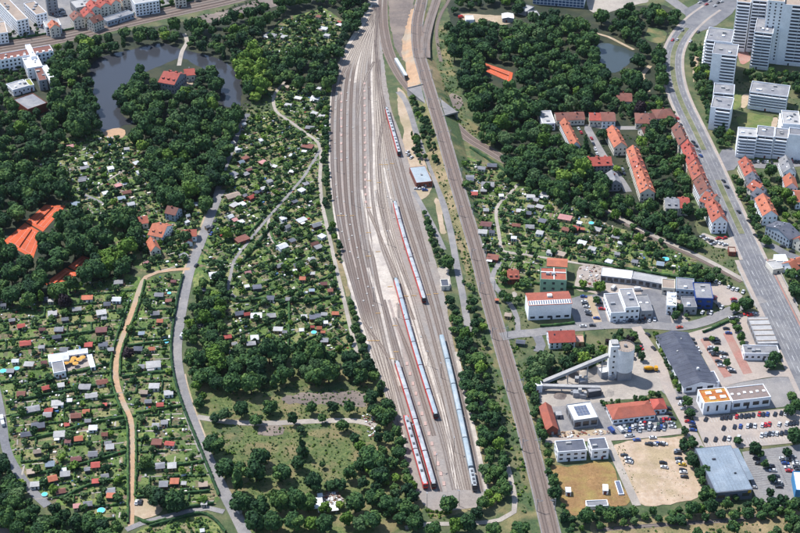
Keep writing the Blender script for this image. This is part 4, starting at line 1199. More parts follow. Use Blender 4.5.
rt, b = building('rail_office', 'small brick rail office with pale metal roof in the yard', 'rail office', [(408.5, 167.5), (426, 166), (431.5, 181.5), (417, 183)], 4.5, 'flat', wall_brick, surf('roof_pale_metal', (190, 200, 206), (174, 186, 194), .2), storeys=1, win=(3.0, 1.4, 1.5), units=1, parapet=.15)
building('trackside_hut', 'dark-roofed hut at the yard edge', 'hut', [(440, 280), (448, 279.5), (449.5, 286), (441.5, 287)], 3.2, 'flat', wall_cream, roof_slate, storeys=1, win=(2.6, 1.2, 1.2))
building('shelter', 'small white building in the sandy clearing behind the park wood', 'shelter', [(502, 14), (513, 14), (513.5, 18.5), (502.5, 18.5)], 4.0, 'gable', wall_grey, roof_white, 1.0, 0)
building('shelter', 'white low shelter beside the red truck in the clearing', 'shelter', [(465, 16), (473, 16), (474, 20), (466, 20.5)], 3.2, 'flat', wall_white, roof_white, storeys=0)
for k, (pp, lb) in enumerate((([(520, 8), (528, 4), (532, 8), (524, 14)], 'grey-roofed building by the park entrance'), ([(528, 12), (536, 10), (540, 16), (531, 17)], 'second grey-roofed building by the park entrance'))):
    building('park_building', lb, 'building', pp, 4, 'flat', wall_grey, roof_light, storeys=0)
# small tank boxes on the dry lawn
for (pp, lb) in (([(565.5, 487.5), (570.5, 486.5), (571, 491.5), (566, 492.5)], 'small white transformer box on the dry lawn, main line side'), ([(603, 484.5), (607.5, 484), (608, 490), (603.5, 491)], 'small white transformer box on the dry lawn, concrete drive side')):
    building('transformer_box', lb, 'transformer box', pp, 3.0, 'flat', wall_white, roof_white, storeys=1, win=(1.6, 1.2, 1.6), parapet=.1)
building('low_bunker', 'long low concrete basin at the foot of the dry lawn', 'basin', [(586, 501), (607.5, 500), (608, 506), (586.5, 507)], 2.2, 'flat', wall_white, roof_grey, storeys=0, door=False)
building('solar_table', 'slim grey solar table on the dry lawn', 'solar table', [(615.5, 481), (619, 480.5), (623.5, 493.5), (619.5, 494.5)], 1.0, 'flat', wall_white, m_pv, storeys=0, door=False, parapet=.1)
rt = empty('tarpaulin_roof', (*G(326, 505), 0)); tag(rt, 'white tarpaulin roofs over rubble among the trees', 'tarpaulin')
for (px, py, w, d, h_) in ((316.5, 503, 7, 9, 2.6), (328, 508.5, 11, 4.5, 2.2), (320, 495, 3, 3, 2.0)):
    x, y = G(px, py, h_); c = G(326, 505)
    put('sheet_roof', unit(roof_white), rt, (x - c[0], y - c[1], h_), .15, (w, d, .12))
    for sx in (-1, 1):
        for sy in (-1, 1):
            put('post', unit(wall_grey), rt, (x - c[0] + sx * w * .4, y - c[1] + sy * d * .4, 0), 0, (.15, .15, h_))

# ---- concrete plant
cx, cy = G(622.5, 376.5)
pl = empty('concrete_plant', (cx, cy, 0))
tag(pl, 'tall concrete silo tower with long conveyors', 'silo')
m_silo = surf('silo_concrete', (.74, .74, .74), (.66, .66, .67), .12, (.56, .57, .58), .1, raw=True)
mb = MB(); mb.cyl(0, 0, 6.5, 5.6, 16.0, 28, mtop=1)
mb.obj('silo', [m_silo, roof_tan], pl, smooth=False)
mb = MB(); mb.box(0, 0, 0, 8.6, 8.6, 6.5, .12); mb.obj('base_house', wall_grey, pl)
mb = MB(); mb.box(-6.6, 1.0, 0, 5.2, 6.5, 24.0, .05); mb.obj('lift_tower', m_silo, pl)
mb = MB(); mb.box(-6.6, 1.0, 24.0, 4.0, 4.6, 1.4, .05); mb.obj('lift_head', roof_light, pl)
for k in range(5):
    put('window', WIN_ME, pl, (-6.6, -2.3, 4 + k * 4), .05, (1.2, 1, 1.3))
mb = MB(); mb.cyl(0, 0, 22.5, 1.0, 1.4, 10); mb.obj('silo_hatch', roof_grey, pl)
rb = MB()
for k in range(20):
    a = 2 * math.pi * k / 20
    rb.bar((5.3 * math.cos(a), 5.3 * math.sin(a), 22.5), (5.3 * math.cos(a), 5.3 * math.sin(a), 23.6), .1)
    b2_ = 2 * math.pi * (k + 1) / 20
    rb.bar((5.3 * math.cos(a), 5.3 * math.sin(a), 23.6), (5.3 * math.cos(b2_), 5.3 * math.sin(b2_), 23.6), .1)
rb.obj('railing', wall_grey, pl)
def conveyor(p0, z0, p1, z1, w, lb):
    a, b_ = (*G(*p0, z0), z0), (*G(*p1, z1), z1)
    rt = empty('conveyor', (a[0], a[1], 0)); tag(rt, lb, 'conveyor', 'conveyors of the concrete plant')
    og = (a[0], a[1], 0)
    m1 = MB(); m1.bar(a, b_, w, 1.9); m1.obj('gallery', wall_grey, rt, og)
    m2 = MB(); m2.bar((a[0], a[1], a[2] + 1.05), (b_[0], b_[1], b_[2] + 1.05), w + .3, .15); m2.obj('cover', roof_light, rt, og)
    for t in (.12, .4, .7, .92):
        q = [a[i] + (b_[i] - a[i]) * t for i in range(3)]
        if q[2] > 2.2:
            for s in (-1, 1):
                m3 = MB(); m3.bar((q[0], q[1] + s * w * .4, 0), (q[0], q[1] + s * w * .4, q[2] - .9), .35); m3.obj('support', wall_grey, rt, og)
conveyor((541.5, 383), 3.0, (608, 355.5), 16.0, 2.4, 'long slanting conveyor rising to the silo tower')
conveyor((536, 386), 3.5, (600, 388), 3.5, 2.2, 'low level conveyor running across the pale yard')
building('hopper_house', 'small white hopper house where the conveyors start', 'hopper house', [(532, 381.5), (541, 380.5), (542, 386), (533, 387)], 5.0, 'flat', wall_white, roof_white, storeys=0)
building('plant_shed', 'cream-roofed shed left of the silo tower', 'shed', [(598, 368), (612, 365.5), (614, 371), (601, 374)], 4.0, 'flat', wall_grey, roof_white, storeys=0)
building('aggregate_bin', 'dark open bins under the level conveyor', 'bins', [(587, 388.5), (600, 386.5), (601, 391), (588, 393)], 4.0, 'flat', wall_dark, roof_grey, storeys=0)
for k, (px, py, w) in enumerate(((578, 381, 4), (583, 384, 5), (577, 396, 5), (583, 397.5, 4), (573, 394, 3), (606, 377, 4), (611, 379, 3.5))):
    x, y = G(px, py)
    rt = empty('machine_unit', (x, y, 0), rnd.uniform(-.3, .3)); tag(rt, 'grey plant machine %s' % ('at the silo foot, %s one' % ('left', 'right')[k - 5] if k > 4 else 'beside the level conveyor, %s from the silo' % ['fifth', 'fourth', 'third', 'second', 'sixth'][k]), 'machine', 'machines of the concrete plant')
    put('housing', unit(wall_grey), rt, (0, 0, 0), 0, (w, w * .7, w * .7))
    put('duct', unit(roof_light), rt, (w * .3, 0, w * .7), 0, (w * .4, w * .4, w * .4))
for k, (px, py, r, h_) in enumerate(((572, 372, 6.5, 3.2), (585, 374, 5.5, 2.6), (560, 396, 4, 1.6), (607, 393, 4.5, 1.8))):
    x, y = G(px, py)
    vv, ff = [(0, 0, h_)], []
    for ring in range(1, 4):
        for a in range(14):
            t = 2 * math.pi * a / 14
            rr = r * ring / 3 * (1 + rnd.uniform(-.1, .1))
            vv.append((rr * math.cos(t), rr * math.sin(t), max(-.05, h_ * (1 - ring / 3) + rnd.uniform(-.15, .15) * (ring < 3))))
    for a in range(14):
        ff.append((0, 1 + a, 1 + (a + 1) % 14))
        for ring in (0, 1):
            i = 1 + ring * 14
            ff.append((i + a, i + 14 + a, i + 14 + (a + 1) % 14, i + (a + 1) % 14))
    o = mesh_obj('gravel_heap', vv, ff, m_gravel if k % 2 else m_dirt); o.location = (x, y, .1)
    tag(o, ['large grey-brown gravel heap left of the silo', 'pale gravel heap under the slanting conveyor', 'low gravel heap at the conveyor start', 'pale gravel heap in front of the silo'][k], 'gravel heap', 'gravel heaps of the concrete plant')
def mixer(px, py, rz, lb):
    x, y = G(px, py)
    rt = empty('mixer_truck', (x, y, Z3), rz); tag(rt, lb, 'truck')
    my = surf('truck_yellow', (246, 178, 30), (240, 168, 24), .4, rough=.4)
    m1 = MB(); m1.box(-.8, 0, .6, 6.4, 2.3, .5); m1.obj('chassis', wall_dark, rt)
    m1 = MB(); m1.box(3.6, 0, .6, 1.9, 2.4, 2.4); m1.obj('cab', my, rt)
    m1 = MB(); m1.box(4.56, 0, 1.7, .1, 2.1, 1.0); m1.obj('windscreen', m_glass, rt)
    n = 14; vv, ff = [], []
    prof_ = [(-4.0, .6, 2.6), (-3.2, 1.0, 2.5), (-1.4, 1.3, 2.35), (.4, 1.2, 2.2), (1.8, .8, 2.1), (2.2, .3, 2.05)]
    for (xx, r, zc) in prof_:
        for k in range(n):
            a = 2 * math.pi * k / n
            vv.append((xx, r * math.cos(a), zc + r * math.sin(a)))
    for i in range(len(prof_) - 1):
        for k in range(n):
            ff.append((i * n + k, i * n + (k + 1) % n, (i + 1) * n + (k + 1) % n, (i + 1) * n + k))
    mesh_obj('drum', vv, ff, my, rt, smooth=True)
    for xx in (-2.6, -1.4, 2.2, 3.4):
        for s in (-1, 1):
            vv, ff = [], []
            for e in (-.15, .15):
                vv += [(xx + .5 * math.cos(2 * math.pi * k / 10), s * 1.05 + e, .5 + .5 * math.sin(2 * math.pi * k / 10)) for k in range(10)]
            for k in range(10):
                ff.append((k, (k + 1) % 10, 10 + (k + 1) % 10, 10 + k))
            ff += [tuple(range(10)), tuple(range(19, 9, -1))]
            mesh_obj('wheel', vv, ff, wall_dark, rt)
mixer(650, 371, rad(4), 'yellow concrete mixer truck beside the silo tower')

# ---- towers and slabs of the estate
def tower(px, h, label, storeys, bal, win=(), rm=roof_grey, units=3, wall=wall_white, group='towers of the estate', bays=4, par=wall_white, blank=0.0):
    rt, b = building('apartment_tower' if h > 25 else 'apartment_slab', label, 'apartment tower' if h > 25 else 'apartment slab', px, h, 'flat', wall, rm, storeys=0, units=units, group=group, parapet=.8)
    for fc in bal:
        n = max(1, int((b.L if fc in ('front', 'back') else b.D) / 6.0))
        balcony_faces(b, rt, storeys, h, fc, max(1, int(n * (1 - blank))), par, blank=blank if fc == 'front' else 0)
    if win:
        windows(b, rt, storeys, 3.0, h - .3, 3.2, 1.3, 1.3, win)
    return rt, b
tower([(757, 19.5), (776, 19), (773, 34), (754, 33)], 33, 'grey-roofed tower standing in front of the highest towers', 11, ('front',), ('right',))
tower([(738, -6), (752, -5), (751, 3.5), (737, 2.5)], 45, 'tall tower nearest the road junction with striped balconies', 15, ('front',), (), roof_tan, blank=.0)
tower([(752, -8), (768, -7), (767, 2), (753, 1)], 47, 'set-back middle tower with white wall strip', 15, ('front',), (), roof_tan)
tower([(769, -9), (785, -8), (785, 2.5), (768, 1.5)], 56, 'highest white tower with fine window rows', 18, (), ('front', 'left'), roof_tan)
tower([(785, -4), (812, -3), (810, 8), (784, 4.5)], 54, 'striped balcony tower at the picture edge', 17, ('front',), (), roof_tan, blank=.28)
tower([(708.5, 28.5), (735, 30), (731, 43), (706, 41)], 31, 'stepped tower by the curved road, rear half', 10, ('left', 'front'), (), roof_grey)
tower([(715, 43), (738.5, 45), (737.5, 56.5), (711.5, 54.5)], 30, 'stepped tower by the curved road, front half', 10, ('front',), ('right',), roof_grey, blank=.36)
tower([(714, 84.5), (735, 84.5), (734, 95), (713.5, 93.5)], 21, 'small tower below the stepped tower, rear half', 7, ('front',), (), roof_grey)
tower([(713, 97), (735, 98), (730.5, 110), (711, 108)], 19, 'small tower below the stepped tower, front half', 6, ('front',), ('left',), roof_grey, blank=.22)
tower([(752, 82), (790, 86), (788, 98), (749.5, 92)], 14.5, 'five-storey slab with round roof hatch on the lawn', 5, ('front',), ('right',), roof_grey, 4)
tower([(739, 128), (757, 129), (757, 138), (737, 136)], 18, 'long slab behind the parked cars, road end', 6, ('front',), (), roof_light, 2)
tower([(757.5, 126), (775, 128), (774, 137.5), (756.5, 136.5)], 18, 'long slab behind the parked cars, middle section', 6, ('front',), (), roof_grey, 2)
tower([(775.5, 128), (789, 130), (788, 138.5), (774.5, 138)], 18, 'long slab behind the parked cars, far section', 6, ('front',), (), roof_grey, 2)
tower([(783, 110), (797, 113), (803, 128), (781, 122)], 19, 'grey-roofed slab with cluttered roof at the lawn end', 6, ('left',), (), roof_light, 6)
tower([(789, 128), (806, 130), (808, 137), (789, 135)], 21, 'blank white-walled slab end at the picture edge', 6, (), (), roof_grey, 1)
# glass office at the top edge
rt, b = building('glass_office', 'long blue glass office with white grid at the top', 'office', [(537, -20), (584, -16), (588, -6), (533, -10)], 14, 'flat', wall_white, roof_grey, storeys=0)
for r in range(5):
    for i in range(14):
        put('window', unit(m_glass2), rt, (-b.L / 2 + b.L * (i + .5) / 14, -b.D / 2 - .04, .6 + r * 2.7), 0, (b.L / 14 - .5, .12, 2.1))
# ---- terraces and houses right of the wood
def house(label, px, h, rm, ridge=3.6, wall=wall_cream, st=2, group=None, ch=1, dm=0, sk=0, along=None, hip=0.0, name='house', cat='house', win=(2.6, 1.1, 1.4)):
    return building(name, label, cat, px, h, 'gable', wall, rm, ridge, st, win, along, .45, hip, group, ch, dm, sk)
def lerp4(q, t0, t1):
    """slice of a quad along its far-near sides"""
    a, b, c, d = [np.array(p, float) for p in q]
    return [tuple(a + (d - a) * t0), tuple(b + (c - b) * t0), tuple(b + (c - b) * t1), tuple(a + (d - a) * t1)]
tq = [(627, 150.5), (638, 148.5), (654.5, 191), (641, 195)]
for k, (c, lb) in enumerate(((roof_orange, 'top'), (roof_terracotta, 'second'), (roof_orange, 'third'), (roof_orange, 'lowest'))):
    house('%s house of the orange terrace above the branch line' % lb, lerp4(tq, k / 4 + .004, (k + 1) / 4 - .004), 7.5, c, 3.8, wall_cream, 2, 'orange terrace houses', 2, 2, 4, 'w', name='terrace_house', cat='terrace house')
house('big orange-roofed house above the orange terrace', [(607, 131), (617, 129), (627.5, 145.5), (614, 148.5)], 7.5, roof_orange, 4.2, wall_cream, 2, ch=2, dm=2, along='w')
house('orange-roofed house with white gable beside the street cars', [(560, 123), (568.5, 121), (579.5, 144.5), (572.5, 147)], 6.5, roof_orange, 3.6, wall_white, 2, ch=2, dm=3, along='w')
house('bright red roofed house with dormers at the wood edge', [(584, 158), (609, 156.5), (611.5, 165.5), (585, 166)], 6.0, roof_red, 3.6, wall_grey, 2, ch=1, dm=3, along='u')
house('long brown roofed row behind the orange terrace street', [(555, 113), (583, 112), (583.5, 119.5), (556, 120.5)], 5.0, roof_brown, 3.0, wall_cream, 1, ch=2, sk=2, along='u')
building('flat_house', 'white flat-roofed house at the wood edge', 'house', [(538, 111.5), (551, 111), (555, 123), (543, 124.5)], 6.0, 'flat', wall_white, roof_light, storeys=2, units=3)
house('red and brown roofed house beside the white dormer house', [(589, 113.5), (600, 112.5), (601, 120), (590, 121)], 5.5, roof_red, 3.0, wall_cream, 1, along='u')
house('dark-roofed white house with balcony on the upper street', [(600.5, 113), (613, 112), (615.5, 120.5), (602, 122)], 6.5, roof_brown, 2.6, wall_white, 2, along='u')
house('brown hipped roof house left of its twin on the upper street', [(637, 114), (652, 112.5), (657.5, 122.5), (634, 124.5)], 5.0, roof_brown, 4.0, wall_cream, 1, along='u', hip=.8, sk=2)
house('brown hipped roof house nearest the divided road, upper street', [(651, 109.5), (672, 109), (674, 117), (657.5, 119)], 5.0, roof_brown, 3.6, wall_cream, 1, along='u', hip=.8)
house('brown roofed house hidden among park trees', [(616, 93.5), (630, 93), (632, 101), (617, 102)], 5.0, roof_brown, 3.2, wall_cream, 1, along='u')
house('small brown house tucked between tree crowns by the road', [(640, 128.5), (652, 126), (655, 131), (642, 134)], 4.5, roof_brown, 3.0, wall_cream, 1, along='u')
house('small grey-roofed house above the branch line', [(606, 175.5), (616.5, 172.5), (620.5, 182), (610, 185.5)], 6.5, roof_grey, 3.2, wall_grey, 2, along='w')
TG = 'terrace along the divided road'
for (q, c, lb, w_) in (([(673, 128.5), (682, 127.5), (691, 142.5), (679, 147)], roof_brown, 'dark brown roofed top house of the roadside terrace', wall_cream), ([(682.5, 147.5), (691.5, 143), (700, 162.5), (688, 167)], roof_red, 'bright red roofed house of the roadside terrace', wall_cream),
                      ([(688.5, 168.5), (701, 163.5), (706, 177), (694, 183)], roof_terracotta, 'pinkish-brown roofed house of the roadside terrace', wall_ochre), ([(695.5, 184.5), (706, 178), (713, 191), (701, 197.5)], roof_brown, 'brown roofed middle house of the roadside terrace', wall_white),
                      ([(702.5, 199), (713, 192), (717.5, 200), (707, 206.5)], roof_terracotta, 'narrow reddish roofed house of the roadside terrace', wall_cream), ([(707.5, 208), (717.5, 201.5), (727, 218.5), (713, 225.5)], roof_terracotta, 'tall end house with white gable full of windows', wall_white)):
    house(lb, q, 9.5, c, 5.0, w_, 3, TG, 2, 2, 4, 'w', name='terrace_house', cat='terrace house', win=(2.5, 1.1, 1.4))
house('grey-roofed half of the pair house above the branch line', [(664, 199), (677, 198), (679, 207.5), (666, 209)], 6.5, roof_grey, 3.4, wall_cream, 2, ch=1, along='u', dm=2)
house('red-roofed half of the pair house above the branch line', [(678, 198), (686.5, 197), (690, 207.5), (679.5, 208.5)], 6.5, roof_red, 3.4, wall_cream, 2, ch=1, along='u', dm=1)
tq = [(739, 162.5), (750, 160), (777, 213.5), (764, 218)]
for k, (c, lb, w_) in enumerate(((roof_terracotta, 'top red-brown roofed house', wall_cream), (roof_slate, 'upper dark slate roofed house', wall_grey), (roof_terracotta, 'middle orange-red roofed house', wall_cream), (roof_slate, 'lower dark slate roofed house', wall_grey), (roof_orange, 'lowest orange roofed house', wall_white))):
    t = [0, .28, .42, .56, .68, 1.0]
    house('%s of the right-hand terrace' % lb, lerp4(tq, t[k] + .004, t[k + 1] - .004), 8.0, c, 4.2, w_, 2, 'right-hand terrace houses', 1, 1 + (k in (0, 4)) * 2, 3, 'w', name='terrace_house', cat='terrace house')
house('orange-roofed house with white gable at the right edge', [(784, 178.5), (794, 177), (798, 186), (785.5, 189)], 6.5, roof_orange, 4.0, wall_white, 2, along='w', sk=1)
house('orange-roofed house cut by the picture edge', [(793, 193), (806, 188), (810, 200), (797, 204)], 6.0, roof_orange, 4.0, wall_white, 2, along='u')
house('long pale blue house with slate roof on the side street', [(767, 226.5), (776, 221), (799, 233.5), (791, 241)], 7.0, roof_slate, 3.6, wall_blue, 2, along='u', sk=5, ch=2)
house('red-roofed end house beside the long pale blue house', [(796, 238), (806, 233), (812, 240), (800, 246)], 7.0, roof_terracotta, 3.4, wall_cream, 2, along='u')
house('grey-roofed house between the parked cars and orange house', [(780, 161), (790, 158.5), (795.5, 170), (784, 175.5)], 7.0, roof_grey, 3.8, wall_white, 2, along='w', sk=3)
house('orange-roofed house in the bottom corner of the side street', [(785, 262.5), (797, 257), (805, 266), (791, 272)], 6.0, roof_orange, 3.8, wall_white, 2, along='u', dm=1)
building('canopy', 'white flat canopy beside the side street', 'canopy', [(774, 255), (785, 254), (788, 260), (777, 262)], 4.0, 'flat', wall_white, roof_white, storeys=0, door=False, parapet=.2)
building('kiosk', 'small flat-roofed kiosk at the end house yard', 'kiosk', [(728, 247.5), (735, 247), (736, 252), (729, 253)], 3.0, 'flat', wall_brick, roof_tan, storeys=1, win=(2.4, 1.2, 1.2))
building('tarmac_shed', 'pale long shed roof at the bridge edge', 'shed', [(767, 262), (782, 259), (788, 268), (772, 270)], 3.5, 'flat', wall_cream, roof_light, storeys=0)
house('brick house with red roof by the garden path', [(507, 271), (517, 270), (519, 278), (508, 279.5)], 4.5, roof_terracotta, 3.2, wall_brick, 1, along='u', dm=2)
# ---- left side houses
house('orange-roofed house with white gable beside the upper lane gardens', [(150, 233), (161.5, 219), (169.5, 229), (160, 239)], 6.0, roof_orange, 4.0, wall_white, 2, along='w', dm=2)
house('smaller orange-roofed house below the white gable house', [(147.5, 243), (154.5, 239.5), (160.5, 248), (151, 252.5)], 5.5, roof_orange, 3.6, wall_cream, 2, along='w')
house('pale blue house with brown roof under the wood', [(166, 212), (172.5, 205.5), (181, 210), (174, 216)], 5.5, roof_brown, 3.2, wall_blue, 2, along='w')
house('red-roofed house next to the lane', [(181.5, 230), (196, 229.5), (197, 236), (183.5, 236.5)], 4.5, roof_terracotta, 2.6, wall_white, 1, along='u')
house('orange-brown roofed house beside white trailers', [(136, 216), (146, 217), (149, 223), (136, 224)], 4.5, roof_terracotta, 2.4, wall_cream, 1, along='u')
house('orange roofed annex of the red-roofed lane house', [(183.5, 237.5), (191, 237), (192.5, 242), (184.5, 243)], 3.4, roof_orange, 1.6, wall_white, 1, along='w')
rt, b = house('island restaurant with steep red roof and dormers', [(160, 81), (173, 69.5), (184, 76.5), (172.5, 86)], 8.5, roof_red, 5.0, wall_grey, 2, ch=2, dm=3, along='w')
house('red-roofed wing of the island restaurant', [(184, 70), (193.5, 68.5), (195, 74.5), (185, 76)], 6.0, roof_red, 3.0, wall_cream, 1, along='u')
# ---- school complex and town, upper left
rt, b = building('school_building', 'long school wing with brown mansard roof below the railway', 'school', [(-6, 55), (51, 45), (52, 51.5), (-5, 61.5)], 11, 'flat', wall_white, roof_brown, storeys=3, win=(3.2, 1.6, 1.7), units=2)
for i in range(9):
    put('dormer', unit(wall_white), rt, (-b.L / 2 + b.L * (i + .5) / 9, -b.D / 2 + .8, 10.6), 0, (2.0, 1.8, 2.0))
building('school_building', 'white cross wing of the school', 'school', [(24, 55), (33, 54), (46, 66), (24, 69)], 10, 'flat', wall_white, roof_white, storeys=3, units=4)
building('school_building', 'white spine roof of the school reaching to the railway', 'school', [(25, 45), (30, 44.5), (36, 56), (31, 57.5)], 12.5, 'flat', wall_white, roof_white, storeys=2, units=1)
building('school_building', 'brown-roofed lower wing of the school', 'school', [(34, 67), (41, 66), (47, 79), (39, 82)], 9, 'flat', wall_grey, roof_brown, storeys=3, units=2)
building('school_building', 'slim white wing beside the brown-roofed school wing', 'school', [(42, 66), (46, 65.5), (56, 79), (49, 81)], 9, 'flat', wall_white, roof_white, storeys=2, units=1)
building('school_building', 'low white and green roofed school annex', 'school', [(8, 84), (24, 79.5), (29, 86), (11, 91)], 5.5, 'flat', wall_white, roof_light, storeys=1, units=3)
building('school_building', 'small annex with yellow-green planted roof', 'school', [(25, 80), (30, 79), (34, 85), (29, 86.5)], 5.0, 'flat', wall_white, surf('roof_planted', (164, 164, 78), (140, 148, 66), .4), storeys=1)
building('sports_hall', 'flat grey sports hall in front of the school', 'sports hall', [(15, 99.5), (31, 94), (46.5, 101), (28.5, 112)], 7, 'flat', wall_brick, roof_grey, storeys=0)
T_ = [('flat-roofed white slab in the town corner', [(-4, -2), (9, 1), (29, 18), (16, 22)], 15, wall_white, roof_tan, 5, 4), ('tan-roofed white block behind the railway', [(24, 3), (34, 2), (47, 12), (36, 16)], 12, wall_white, roof_tan, 4, 3),
      ('grey tower block beyond the railway', [(44, -8), (55, -8), (57, -2), (46, -1)], 16, wall_grey, roof_grey, 5, 2), ('white block at the left edge beyond the railway', [(-14, 24), (4, 22), (8, 32), (-12, 36)], 10, wall_white, roof_tan, 3, 2),
      ('pale flat hall in the town blocks', [(70, 2), (84, -2), (90, 5), (77, 9)], 8, wall_grey, roof_light, 2, 2), ('long white and blue office beside the railway', [(131, -3), (155, -7), (158, 1), (134, 4.5)], 12, wall_white, roof_light, 4, 3),
      ('low glazed station shed along the railway', [(103, 18), (130, 10), (132, 14), (106, 22.5)], 5, wall_blue, roof_grey, 1, 1), ('cream house at the top edge beyond the railway', [(173, -8), (184, -9), (186, -2), (175, -1)], 9, wall_cream, roof_tan, 3, 1),
      ('white house with orange front roof by the railway', [(43, 22), (58, 19), (61, 25), (46, 28)], 8, wall_white, roof_light, 3, 1)]
for lb, q, h_, w_, r_, st, un in T_:
    building('town_building', lb, 'town building', q, h_, 'flat', w_, r_, storeys=st, units=un, win=(3.0, 1.5, 1.5))
for k, (q, rm_) in enumerate((([(70, 16), (80, 13), (84, 18), (74, 21)], roof_brown), ([(81, 12.5), (90, 8.5), (94, 14), (85, 18)], roof_red), ([(86, 5), (96, 2), (100, 8), (91, 11)], roof_red), ([(97, 2), (107, -1), (111, 5), (101, 8)], roof_red), ([(108, -1), (116, -4), (120, 2), (112, 5)], roof_terracotta), ([(48, 24.5), (57, 22.5), (60, 27), (50, 29)], roof_orange), ([(118, -5), (126, -8), (130, -1), (123, 1)], roof_terracotta), ([(88, 20), (98, 16), (102, 20), (92, 24)], roof_brown))):
    house('%s roofed town house beyond the railway, %s from the left edge' % ('red' if rm_ is roof_red else 'orange' if rm_ is roof_orange else 'brick-brown', ['second', 'fourth', 'fifth', 'sixth', 'seventh', 'first', 'eighth', 'third'][k]), q, 9, rm_, 3.4, wall_cream, 3, 'red-roofed town houses', 1, 1, name='town_house', cat='town house')
building('parking_deck', 'pale parking deck at the junction top', 'parking deck', [(694, -8), (712, -14), (716, -8), (700, 0)], 4, 'flat', wall_grey, roof_light, storeys=0)
# ------------------------------------------------------------------ garden huts (tile coordinates of the photo, 5.925 per pixel)
ORD = ['first', 'second', 'third', 'fourth', 'fifth', 'sixth', 'seventh', 'eighth', 'ninth', 'tenth', 'eleventh', 'twelfth', 'thirteenth', 'fourteenth', 'fifteenth', 'sixteenth', 'seventeenth', 'eighteenth', 'nineteenth', 'twentieth']
def ordinal(i):
    if i < len(ORD):
        return ORD[i]
    n = i + 1
    return '%d%s' % (n, {1: 'st', 2: 'nd', 3: 'rd'}.get(n % 10, 'th') if n % 100 not in (11, 12, 13) else 'th')
HC = {'w': ('white', surf('hut_roof_white', (.52, .52, .51), (.40, .41, .42), .3, (.36, .36, .37), .12, raw=True)), 'l': ('light grey', roof_light), 'g': ('grey', roof_grey), 'd': ('dark grey', roof_slate), 'r': ('red', RF('hut_red', (208, 100, 90), .88)), 'o': ('orange', roof_orange), 'b': ('brown', roof_brown), 'm': ('maroon', RF('maroon', (140, 92, 90), .88)), 'p': ('pink', RF('pink', (222, 160, 156), .92)), 't': ('blue-grey', roof_blue), 'n': ('tan', roof_tan)}
